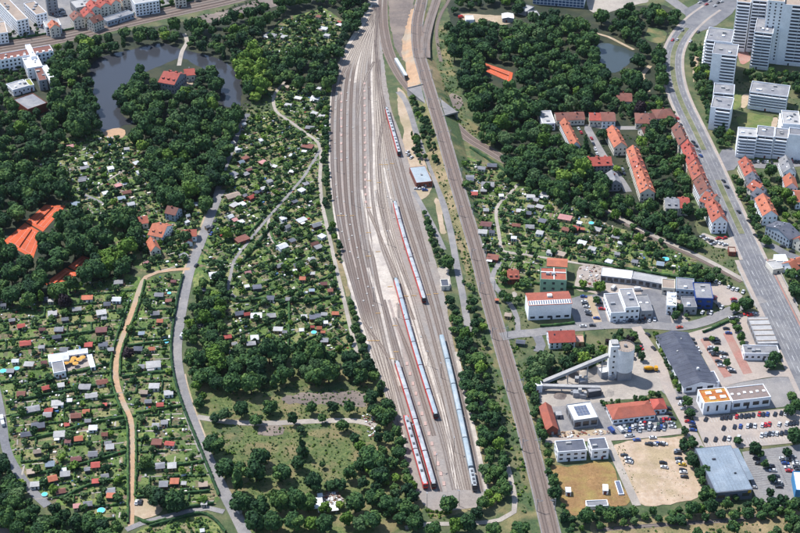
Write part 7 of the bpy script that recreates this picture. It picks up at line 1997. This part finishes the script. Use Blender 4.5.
# garden trees, thinner
wood_n = len(trees)
gtrees_zones = (([(-8, 302), (60, 296), (85, 284), (120, 276), (138, 280), (132, 300), (116, 350), (112, 385), (126, 420), (128, 520), (95, 514), (50, 500), (14, 462), (6, 400), (-8, 370)], 'in the western gardens', 8.2),
                ([(148, 280), (184, 273), (178, 300), (170, 350), (176, 395), (190, 430), (212, 480), (216, 500), (140, 510), (136, 420), (120, 380), (124, 345), (140, 300)], 'in the lane gardens', 8.6),
                ([(236, 120), (275, 112), (318, 148), (318, 180), (324, 220), (334, 270), (350, 330), (354, 350), (300, 352), (228, 348), (226, 300), (204, 275), (210, 240), (220, 205), (228, 180), (236, 140)], 'in the yard gardens', 6.6),
                ([(264, 42), (285, 20), (322, 10), (340, 22), (328, 54), (292, 60), (264, 60)], 'in the small northern gardens', 5.6),
                ([(264, 88), (300, 86), (326, 100), (328, 148), (300, 130), (278, 110)], 'above the curved garden path', 6.0),
                ([(20, 166), (60, 142), (100, 130), (135, 140), (144, 165), (150, 194), (208, 208), (202, 240), (188, 266), (142, 268), (134, 205), (108, 212), (92, 220), (64, 204), (76, 185), (52, 165)], 'in the tennis court gardens', 5.8),
                ([(462, 158), (490, 166), (516, 186), (540, 190), (565, 200), (605, 224), (640, 236), (690, 258), (728, 282), (700, 275), (620, 266), (548, 256), (530, 288), (508, 286), (488, 282), (476, 240), (466, 200)], 'in the branch line gardens', 7.4))
for px, zn, sp in gtrees_zones:
    scatter(px, sp, (1.5, 3.3), 'dddbdgdggbddgd', zn, 'round', 2.5, 39)
# --- individuals: the largest in view, then garden trees
def psize(t):
    f = t[1] * CP + CAM_H * SP
    px, py = P(t[0], t[1], t[2])
    inn = -5 < px < 805 and 0 < py < 538
    return t[2] / f * (1 if inn else .0)
def in_pic(t):
    px, py = P(t[0], t[1], t[2] * 1.2)
    return -12 < px < 812 and -8 < py < 548
woodT = [t for t in trees[:wood_n] if in_pic(t)]
gardT = [t for t in trees[wood_n:] if in_pic(t)]
OFFT = [t for t in trees if not in_pic(t)]
def pick(L, n, src, src_low, nm, cat, what):
    L = sorted(L, key=psize, reverse=True)
    ind, rest = L[:n], L[n:]
    groups = {}
    for t in ind:
        groups.setdefault((t[5], t[3] if t[3] in 'bcg' else 'd', t[4]), []).append(t)
    for (zn, mk, kd), G_ in groups.items():
        G_.sort(key=lambda t: (round(P(t[0], t[1])[1] / 10), t[0]))
        cx_ = np.mean([t[0] for t in G_]); 
        G_.sort(key=lambda t: -t[1])
        for i, t in enumerate(G_):
            x, y, r, mk_, kd_, _ = t
            root = empty({'round': nm, 'conifer': 'conifer_tree', 'poplar': 'slender_tree'}[kd_], (x, y, gz(x, y) - .1), nrg.uniform(0, 6.28))
            cn = {'d': 'dark green', 'b': 'bright green', 'g': 'grey-green', 'c': 'copper'}[mk_]
            w = {'round': what, 'conifer': 'conifer', 'poplar': 'slender tree'}[kd_]
            lb = ('only %s %s %s' % (cn, w, zn)) if len(G_) == 1 else '%s %s %s, %s from far end' % (cn, w, zn, ordinal(i))
            tag(root, lb, cat, what + 's ' + zn)
            S = src if kd_ == 'round' else CROWNS[kd_]
            ci = int(nrg.integers(len(S)))
            hf = nrg.uniform(.82, 1.15)
            put('crown', crown_me(kd_ + nm, ci, mk_, S), root, (0, 0, 0), 0, (r, r, r * hf))
            put('trunk', TRUNK if kd_ == 'round' else TRUNK2, root, (0, 0, 0), 0, (r, r, r * hf))
    return rest
restW = pick(woodT, 300, CROWNS['round'], LOWC, 'broadleaf_tree', 'tree', 'round tree')
restG = pick(gardT, 300, GARC, GARC, 'fruit_tree', 'fruit tree', 'small fruit tree')
def merge(items, name, label, cat, m):
    """items: (V, F, T, x, y, r, hf, rz, tint)"""
    Vs, Fs, Ts, off = [], [], [], 0
    for V, F, T, x, y, r, hf, rz, tt in items:
        c, s = math.cos(rz), math.sin(rz)
        W = np.empty_like(V)
        W[:, 0] = (V[:, 0] * c - V[:, 1] * s) * r + x
        W[:, 1] = (V[:, 0] * s + V[:, 1] * c) * r + y
        W[:, 2] = V[:, 2] * r * hf + gz(x, y)
        Vs.append(W); Fs.append(F + off); Ts.append(T + tt); off += len(V)
    if not Vs:
        return
    o = bpy.data.objects.new(name, tri_mesh(name, np.concatenate(Vs), np.concatenate(Fs), np.concatenate(Ts), m))
    col.objects.link(o)
    tag(o, label, cat, None, 'stuff')
def items_of(L, lib):
    out = {}
    for (x, y, r, mk, kd, zn) in L:
        S = lib[kd] if isinstance(lib, dict) else lib
        V, F, T = S[int(nrg.integers(len(S)))]
        out.setdefault(mk, []).append((V, F, T, x, y, r, nrg.uniform(.78, 1.25), nrg.uniform(0, 6.28), nrg.uniform(-.08, .46)))
    return out
for mk, it in items_of(restW, LOWC).items():
    merge(it, 'wood_canopy', {'d': 'dark green mass of crowns of the woods', 'b': 'scattered bright green crowns in the woods', 'g': 'scattered grey-green crowns in the woods', 'c': 'copper crowns among the woods'}[mk], 'woodland', LMM[mk])
for mk, it in items_of(restG, GARC).items():
    merge(it, 'orchard_canopy', {'d': 'dark green mass of small garden trees', 'b': 'bright green small garden trees', 'g': 'grey-green small garden trees', 'c': 'copper small garden trees'}[mk], 'garden trees', LMM[mk])
off_it = items_of(OFFT, LOWC)
for mk, it in off_it.items():
    merge(it, 'outer_canopy', 'crowns beyond the picture edge', 'woodland', LMM[mk])
# --- shrubs of the gardens and rough ground
def bushes(zones, spec, name, label):
    out = {}
    for px, dens, rr, mk in zones:
        poly = [G(p[0], p[1], .5) for p in px]
        xs = [p[0] for p in poly]; ys = [p[1] for p in poly]
        n = int((max(xs) - min(xs)) * (max(ys) - min(ys)) * dens)
        X = nrg.uniform(min(xs), max(xs), n); Y = nrg.uniform(min(ys), max(ys), n)
        ok = inside(poly, X, Y)
        for x, y in zip(X[ok], Y[ok]):
            if occ(x, y) & 7 and rr[1] > .56:
                continue
            r = rr[0] + (rr[1] - rr[0]) * nrg.random() ** 2
            V, F, T = BUSH[int(nrg.integers(len(BUSH)))]
            k = mk[int(nrg.integers(len(mk)))]
            out.setdefault(k, []).append((V, F, T, x, y, r, nrg.uniform(.7, 1.3), nrg.uniform(0, 6.28), nrg.uniform(0, .42)))
    for k, it in out.items():
        merge(it, name, {'d': 'dark', 'b': 'bright', 'g': 'grey-green', 'c': 'copper'}[k] + ' ' + label, 'shrubbery', LMM[k])
gzones = [(px, .12 if i not in (2, 3, 4, 5) else .17, (.3, 1.3), 'ddbbgggdgdbdgd') for i, (px, zn, sp) in enumerate(gtrees_zones)]
bushes(gzones, None, 'garden_shrubbery', 'shrubs and beds of the garden plots')
rough = [([(215, 395), (300, 380), (372, 382), (372, 430), (368, 470), (340, 500), (260, 500), (230, 470), (210, 430)], .26, (.2, .9), 'bbbggdd'), ([(436, 30), (446, 24), (452, 60), (462, 100), (470, 126), (508, 158), (500, 158), (466, 132), (446, 110), (440, 70)], .2, (.25, 1.2), 'bbdgg'), ([(440, 120), (452, 150), (478, 235), (500, 310), (540, 420), (566, 500), (556, 500), (520, 380), (488, 270), (462, 185), (448, 150)], .16, (.25, 1.3), 'bbdgg'),
         ([(470, 330), (486, 345), (505, 390), (520, 440), (535, 500), (525, 520), (508, 460), (490, 390)], .18, (.3, 1.5), 'bbddg'), ([(700, 235), (720, 240), (745, 280), (730, 282), (690, 254)], .16, (.25, 1.1), 'bdg'), ([(434, 172), (446, 170), (470, 255), (488, 310), (482, 312), (462, 262), (448, 215)], .2, (.25, 1.3), 'bdgd'), ([(552, 462), (606, 460), (632, 502), (572, 514)], .05, (.12, .35), 'gbg'), ([(690, 60), (735, 130), (790, 160), (800, 160), (800, 100), (745, 70)], .05, (.3, 1.2), 'bdgd'), ([(426, 508), (452, 506), (452, 520), (426, 518)], .25, (.6, 1.5), 'b'), ([(590, 522), (700, 512), (800, 500), (800, 540), (600, 540)], .08, (.25, 1.1), 'bdgg'), ([(652, 466), (676, 464), (690, 484), (684, 498), (660, 494)], .35, (.1, .38), 'bgb'), ([(236, 106), (262, 98), (274, 108), (264, 122), (240, 130)], .14, (.4, 1.8), 'ddbg'), ([(640, 440), (690, 438), (700, 470), (690, 500), (640, 500)], .02, (.1, .4), 'bg'),
         ([(614, 446), (624, 444), (642, 500), (632, 500)], .4, (.15, .5), 'gb'), ([(205, 410), (225, 480), (245, 530), (260, 530), (240, 470), (222, 420)], .06, (.5, 1.8), 'bdd'), ([(192, 18), (262, -2), (268, 8), (210, 24)], .06, (.5, 1.8), 'ddg'), ([(598, 205), (640, 222), (700, 250), (690, 256), (640, 236), (604, 218)], .14, (.3, 1.3), 'bdg'), ([(134, 534), (160, 524), (200, 516), (214, 521), (224, 536), (224, 545), (134, 545)], .3, (.4, 1.6), 'ddbg'), ([(500, 338), (536, 336), (536, 352), (606, 340), (606, 352), (545, 378), (528, 396), (516, 380)], .12, (.3, 1.4), 'bdgd'), ([(500, 292), (525, 292), (530, 326), (510, 330)], .12, (.3, 1.3), 'bdgd'), ([(690, 40), (705, 40), (735, 135), (725, 140)], .1, (.3, 1.2), 'bdgd'), ([(600, 322), (640, 326), (640, 334), (606, 340)], .1, (.3, 1.2), 'dbg'), ([(752, 160), (790, 172), (806, 206), (806, 232), (780, 216), (756, 176)], .1, (.3, 1.4), 'bdgd'), ([(640, 130), (690, 140), (695, 200), (700, 240), (640, 225), (600, 190), (560, 150)], .05, (.3, 1.2), 'ddg')]
bushes(rough, None, 'rough_undergrowth', 'bushes and tall weeds on rough ground')

# ------------------------------------------------------------------ lawns, beds, paths and clutter of the garden plots
PLOT_RZ = [rad(9), rad(3), rad(38), rad(-20), rad(-20), rad(24), rad(-16)]
def garden_bits():
    mats_l = [surf('plot_lawn_a', (130, 146, 82), (108, 126, 68), .6), surf('plot_lawn_b', (160, 156, 104), (138, 138, 86), .6), surf('plot_lawn_c', (110, 130, 74), (90, 112, 62), .6)]
    mats_b = [surf('plot_soil', (150, 128, 106), (128, 108, 90), .8), surf('plot_bed', (94, 112, 72), (120, 110, 84), 1.2), surf('plot_straw', (178, 164, 126), (160, 146, 112), .8)]
    mats_p = [surf('plot_path_a', (206, 196, 182), (188, 178, 166), .6), surf('plot_path_b', (178, 168, 158), (160, 152, 144), .6)]
    mats_c = [wall_white, wall_grey, wall_cream, surf('clutter_wood', (138, 106, 82)), surf('clutter_dark', (80, 78, 78)), surf('clutter_blue', (96, 140, 190)), surf('clutter_red', (190, 84, 76)), roof_light]
    L, B, Pm, Cm = MB(), MB(), MB(), MB()
    for zi, (px, zn, sp) in enumerate(gtrees_zones):
        poly = [G(p[0], p[1], 0) for p in px]
        xs = [p[0] for p in poly]; ys = [p[1] for p in poly]
        area = (max(xs) - min(xs)) * (max(ys) - min(ys))
        def pts(n):
            X = nrg.uniform(min(xs), max(xs), n); Y = nrg.uniform(min(ys), max(ys), n)
            ok = inside(poly, X, Y)
            return [(x, y) for x, y in zip(X[ok], Y[ok]) if not (occ(x, y) & 5)]
        def quad(mb, x, y, w, d, rz, z, mi):
            c, s_ = math.cos(rz), math.sin(rz)
            mb.poly([(x + a * w / 2 * c - b * d / 2 * s_, y + a * w / 2 * s_ + b * d / 2 * c, z) for a, b in ((-1, -1), (1, -1), (1, 1), (-1, 1))], mi)
        def zrot(y):
            return PLOT_RZ[zi] + (rad(-30) if zi == 2 and P(0, y)[1] > 275 else 0) + nrg.normal(0, .06) + (math.pi / 2 if nrg.random() < .5 else 0)
        q = 0
        for x, y in pts(int(area * .003)):
            q += 1; quad(L, x, y, nrg.uniform(4, 9), nrg.uniform(3, 6), zrot(y), Z2 + .02 + .0007 * (q % 40), int(nrg.integers(3)))
        for x, y in pts(int(area * .008)):
            q += 1; quad(B, x, y, nrg.uniform(2, 6), nrg.uniform(1, 2.6), zrot(y), Z2 + .06 + .0007 * (q % 40), int(nrg.integers(3)))
        for x, y in pts(int(area * .003)):
            q += 1; quad(Pm, x, y, nrg.uniform(4, 10), nrg.uniform(.6, 1.1), zrot(y), Z3 + .03 + .0007 * (q % 40), int(nrg.integers(2)))
        for x, y in pts(int(area * .026)):
            if occ(x, y) & 2: continue
            s_ = nrg.uniform(.5, 1.3)
            Cm.box(x, y, Z1, s_ * nrg.uniform(.8, 2.2), s_, s_ * nrg.uniform(.5, 1.1), zrot(y), int(nrg.choice(8, p=[.08, .2, .14, .22, .2, .04, .03, .09])))
    # parcels: hedged cells of a rotated grid, each with a lawn, a bed of rows and a path
    HV, HF, HT, ho = [], [], [], 0
    for zi, (px, zn, sp) in enumerate(gtrees_zones):
        poly = [G(p[0], p[1], 0) for p in px]
        cx0, cy0 = np.mean([p[0] for p in poly]), np.mean([p[1] for p in poly])
        parts_ = [(0, PLOT_RZ[zi], poly)]
        for _, rz, pl_ in parts_:
            c, s_ = math.cos(rz), math.sin(rz)
            cw, cd = (15.0, 11.0) if zi in (0, 1) else (12.0, 10.0)
            for iu in range(-14, 15):
                for iv in range(-22, 23):
                    u, v_ = (iu + (.5 if iv % 2 else 0)) * cw, iv * cd
                    x, y = cx0 + u * c - v_ * s_, cy0 + u * s_ + v_ * c
                    if not inside(pl_, x, y) or occ(x, y) & 5:
                        continue
                    def loc(a, b):
                        return (x + a * c - b * s_, y + a * s_ + b * c)
                    if nrg.random() < .62:
                        a, b = loc(nrg.uniform(-2, 2), nrg.uniform(-1, 1))
                        if not occ(a, b) & 5:
                            q += 1; quad(L, a, b, nrg.uniform(5, 9), nrg.uniform(4.5, 7.5), rz, Z2 + .003 + .0004 * (q % 50), int(nrg.integers(3)))
                    if nrg.random() < .6:
                        e = nrg.choice((-1, 1)) * (cw / 2 - 3.0)
                        for k in range(int(nrg.integers(3, 6))):
                            a, b = loc(e, -cd / 2 + 2 + k * 1.5)
                            if not occ(a, b) & 7:
                                q += 1; quad(B, a, b, nrg.uniform(3, 4.6), .8, rz, Z2 + .06 + .0005 * (q % 60), int(nrg.choice(3, p=[.5, .35, .15])))
                    if nrg.random() < .7:
                        a, b = loc(nrg.uniform(-1, 1), -cd / 2 + 1.0)
                        if not occ(a, b) & 5:
                            q += 1; quad(Pm, a, b, cw * .8, .75, rz, Z3 + .03 + .0005 * (q % 60), int(nrg.integers(2)))
                    for (a0, b0, a1, b1) in ((-cw / 2, -cd / 2, cw / 2, -cd / 2), (-cw / 2, -cd / 2, -cw / 2, cd / 2)):
                        if nrg.random() < .25:
                            continue
                        n_ = 7
                        for k in range(n_):
                            t0, t1 = k / n_, (k + 1) / n_
                            p0, p1 = loc(a0 + (a1 - a0) * t0, b0 + (b1 - b0) * t0), loc(a0 + (a1 - a0) * t1, b0 + (b1 - b0) * t1)
                            if occ(*p0) & 7 or occ(*p1) & 7 or nrg.random() < .06:
                                continue
                            d_ = np.array(p1) - np.array(p0); d_ /= np.linalg.norm(d_); nn = np.array((-d_[1], d_[0])) * nrg.uniform(.3, .55)
                            h_ = nrg.uniform(.9, 1.6)
                            pts_ = [np.array(p0) - nn, np.array(p1) - nn, np.array(p1) + nn, np.array(p0) + nn]
                            HV.append(np.array([(*w_, 0) for w_ in pts_] + [(w_[0] + nrg.normal(0, .1), w_[1] + nrg.normal(0, .1), h_ + nrg.normal(0, .12)) for w_ in pts_]))
                            HF.append(np.array([(0, 1, 5), (0, 5, 4), (1, 2, 6), (1, 6, 5), (2, 3, 7), (2, 7, 6), (3, 0, 4), (3, 4, 7), (4, 5, 6), (4, 6, 7)]) + ho)
                            HT.append(np.full(8, nrg.uniform(.1, .75))); ho += 8
    ho_ = bpy.data.objects.new('parcel_shrubbery', tri_mesh('parcel_shrubbery', np.concatenate(HV), np.concatenate(HF), np.concatenate(HT), LMM['d']))
    col.objects.link(ho_); tag(ho_, 'low clipped hedges dividing the garden parcels', 'parcel hedges', None, 'stuff')
    tag(L.obj('plot_grass', mats_l), 'small lawns of the garden plots', 'lawns', None, 'stuff')
    tag(B.obj('plot_soil', mats_b), 'vegetable beds of the garden plots', 'garden beds', None, 'stuff')
    tag(Pm.obj('plot_gravel', mats_p), 'narrow paths inside the garden plots', 'garden paths', None, 'stuff')
    tag(Cm.obj('garden_litter', mats_c), 'barrels, tables, frames and other clutter on the plots', 'garden clutter', None, 'stuff')
garden_bits()
# ------------------------------------------------------------------ hedges (each a thing)
def hedge(px, w, h, label, mk='d'):
    ln = px_line(px, 1.6)
    n = len(ln)
    L = offset_line(ln, w / 2); R = offset_line(ln, -w / 2)
    V, F = [], []
    for i in range(n):
        j = lambda s=.12: nrg.normal(0, s)
        V += [(L[i][0] + j(), L[i][1] + j(), 0), (L[i][0] + j(), L[i][1] + j(), h + j(.15)), (R[i][0] + j(), R[i][1] + j(), h + j(.15)), (R[i][0] + j(), R[i][1] + j(), 0)]
        if i:
            k = 4 * i
            for a in range(3):
                F += [(k - 4 + a, k + a, k + a + 1), (k - 4 + a, k + a + 1, k - 3 + a)]
    V = np.array(V); T = np.repeat(nrg.uniform(.05, .4, n), 4)
    m_ = n * 3
    idx = nrg.integers(0, n, m_)
    pts = np.array([(ln[i][0] + nrg.uniform(-w / 2, w / 2), ln[i][1] + nrg.uniform(-w / 2, w / 2), h * nrg.uniform(.6, 1.08)) for i in idx])
    V2, F2 = leaf_quads(pts, np.tile((0, 0, 1.0), (m_, 1)), nrg.uniform(.25, .5, m_))
    F = np.concatenate([np.array(F), F2 + len(V)]); V = np.concatenate([V, V2]); T = np.concatenate([T, np.repeat(nrg.uniform(.1, .55, m_), 4)])
    o = bpy.data.objects.new('hedge', tri_mesh('hedge', V, F, T, LM[mk]))
    col.objects.link(o); tag(o, label, 'hedge', 'garden hedges')
HG = [([(0, 41.5), (55, 33), (100, 23), (130, 15.5), (180, 3.5), (215, -5)], 'dark hedge on the town side of the upper railway'), ([(183, 276), (178, 296), (173, 326), (171, 350), (174, 376), (182, 404), (194, 434), (208, 468), (219, 496)], 'long hedge on the garden side of the grey lane'), ([(130, 300), (118, 334), (112, 356), (111, 380), (118, 402), (126, 420), (128, 446), (128, 524)], 'hedge on the western side of the sandy path'), ([(145, 281), (139, 305), (128, 334), (121, 356), (120, 376)], 'hedge on the lane side of the upper sandy path'), ([(136, 424), (136, 470), (135, 496)], 'hedge on the lane side of the lower sandy path'),
      ([(22, 388), (50, 380), (68, 375), (90, 370), (111, 364)], 'hedge below the clubhouse terrace'), ([(6, 404), (40, 397), (70, 392), (100, 386), (114, 384)], 'hedge between the red hut row and the pink hut row'), ([(12, 418), (45, 412), (80, 402), (118, 396)], 'hedge below the pink-ended long hut'), ([(30, 440), (64, 432), (90, 424), (124, 418)], 'hedge above the orange hut row'), ([(40, 474), (70, 468), (100, 460), (126, 452)], 'hedge below the maroon hut'), ([(46, 340), (80, 334), (112, 330)], 'hedge above the clubhouse roofs'), ([(60, 500), (90, 486), (126, 478)], 'hedge above the round turquoise pool'),
      ([(128, 347), (150, 344), (170, 342)], 'hedge across the lane gardens beside the blue pool'), ([(122, 378), (148, 374), (172, 372)], 'hedge across the lane gardens below the long grey hut'), ([(136, 414), (160, 410), (184, 406)], 'hedge across the lane gardens below the white huts'), ([(136, 470), (165, 468), (204, 462)], 'hedge across the lane gardens below the red hut'), ([(136, 498), (160, 496), (210, 492)], 'hedge across the lane gardens near the orange hut'), ([(138, 520), (150, 524), (166, 520)], 'curved hedge at the sandy parking corner'), ([(168, 513), (190, 508), (214, 504)], 'hedge above the foot lane'), ([(150, 527), (172, 521), (200, 514), (214, 520), (226, 533)], 'curved hedge below the foot lane'),
      ([(241, 264), (257, 245), (275, 222), (292, 203), (308, 185)], 'hedge along the diagonal garden path'), ([(262, 220), (246, 238), (230, 258)], 'hedge on the lane side of the diagonal garden path'), ([(224, 288), (226, 294), (236, 302), (262, 300), (290, 302), (338, 298)], 'long hedge across the yard gardens'), ([(289, 302), (289, 325), (288, 350)], 'straight hedge running down the yard gardens'), ([(271, 234), (276, 244), (290, 250)], 'small curved hedge off the diagonal path'), ([(202, 262), (215, 262), (228, 264)], 'short hedge beside the lane bend'),
      ([(553, 228), (562, 216), (570, 203)], 'angled hedge beside the branch line gardens'), ([(548, 232), (558, 218), (566, 206)], 'parallel angled hedge of the branch line gardens'), ([(505, 216), (520, 220), (536, 226), (550, 232), (566, 236)], 'hedge across the main line gardens'), ([(578, 262), (600, 265), (640, 272), (690, 280)], 'hedge behind the long cream shed'), ([(568, 238), (566, 256)], 'short hedge beside the pale green building garden'),
      ([(470, 148), (482, 156), (500, 168), (514, 178)], 'hedge between branch line and gardens'), ([(540, 327), (555, 326), (574, 324)], 'clipped hedge in front of the white warehouse'), ([(584, 334), (584, 344), (592, 348)], 'clipped hedge right of the red-roofed house'), ([(703, 333), (715, 328), (728, 322)], 'hedge between works street and supermarket car park'), ([(700, 448), (706, 452)], 'short hedge at the market hall corner'), ([(533, 284), (560, 287), (600, 291)], 'hedge behind the white warehouse')]
for px, lb in HG:
    hedge(px, 1.1 if 'long' not in lb else 1.4, 1.7, lb)

# ------------------------------------------------------------------ haze
def haze():
    m = bpy.data.materials.new('haze'); m.use_nodes = True
    nt = m.node_tree
    nt.nodes.remove(nt.nodes['Principled BSDF'])
    pv = nt.nodes.new('ShaderNodeVolumePrincipled')
    pv.inputs['Color'].default_value = (.80, .88, 1.0, 1)
    pv.inputs['Density'].default_value = HAZE_D
    pv.inputs['Anisotropy'].default_value = .3
    nt.links.new(pv.outputs[0], nt.nodes['Material Output'].inputs['Volume'])
    mb = MB()
    mb.prism([(-2500, -400), (2500, -400), (2500, 4000), (-2500, 4000)], -1.0, CAM_H + 25, bottom=True)
    o = mb.obj('haze', m); tag(o, 'thin bluish summer haze over the town', 'haze', None, 'stuff')
HAZE_D = 0.000008
if HAZE_D: haze()
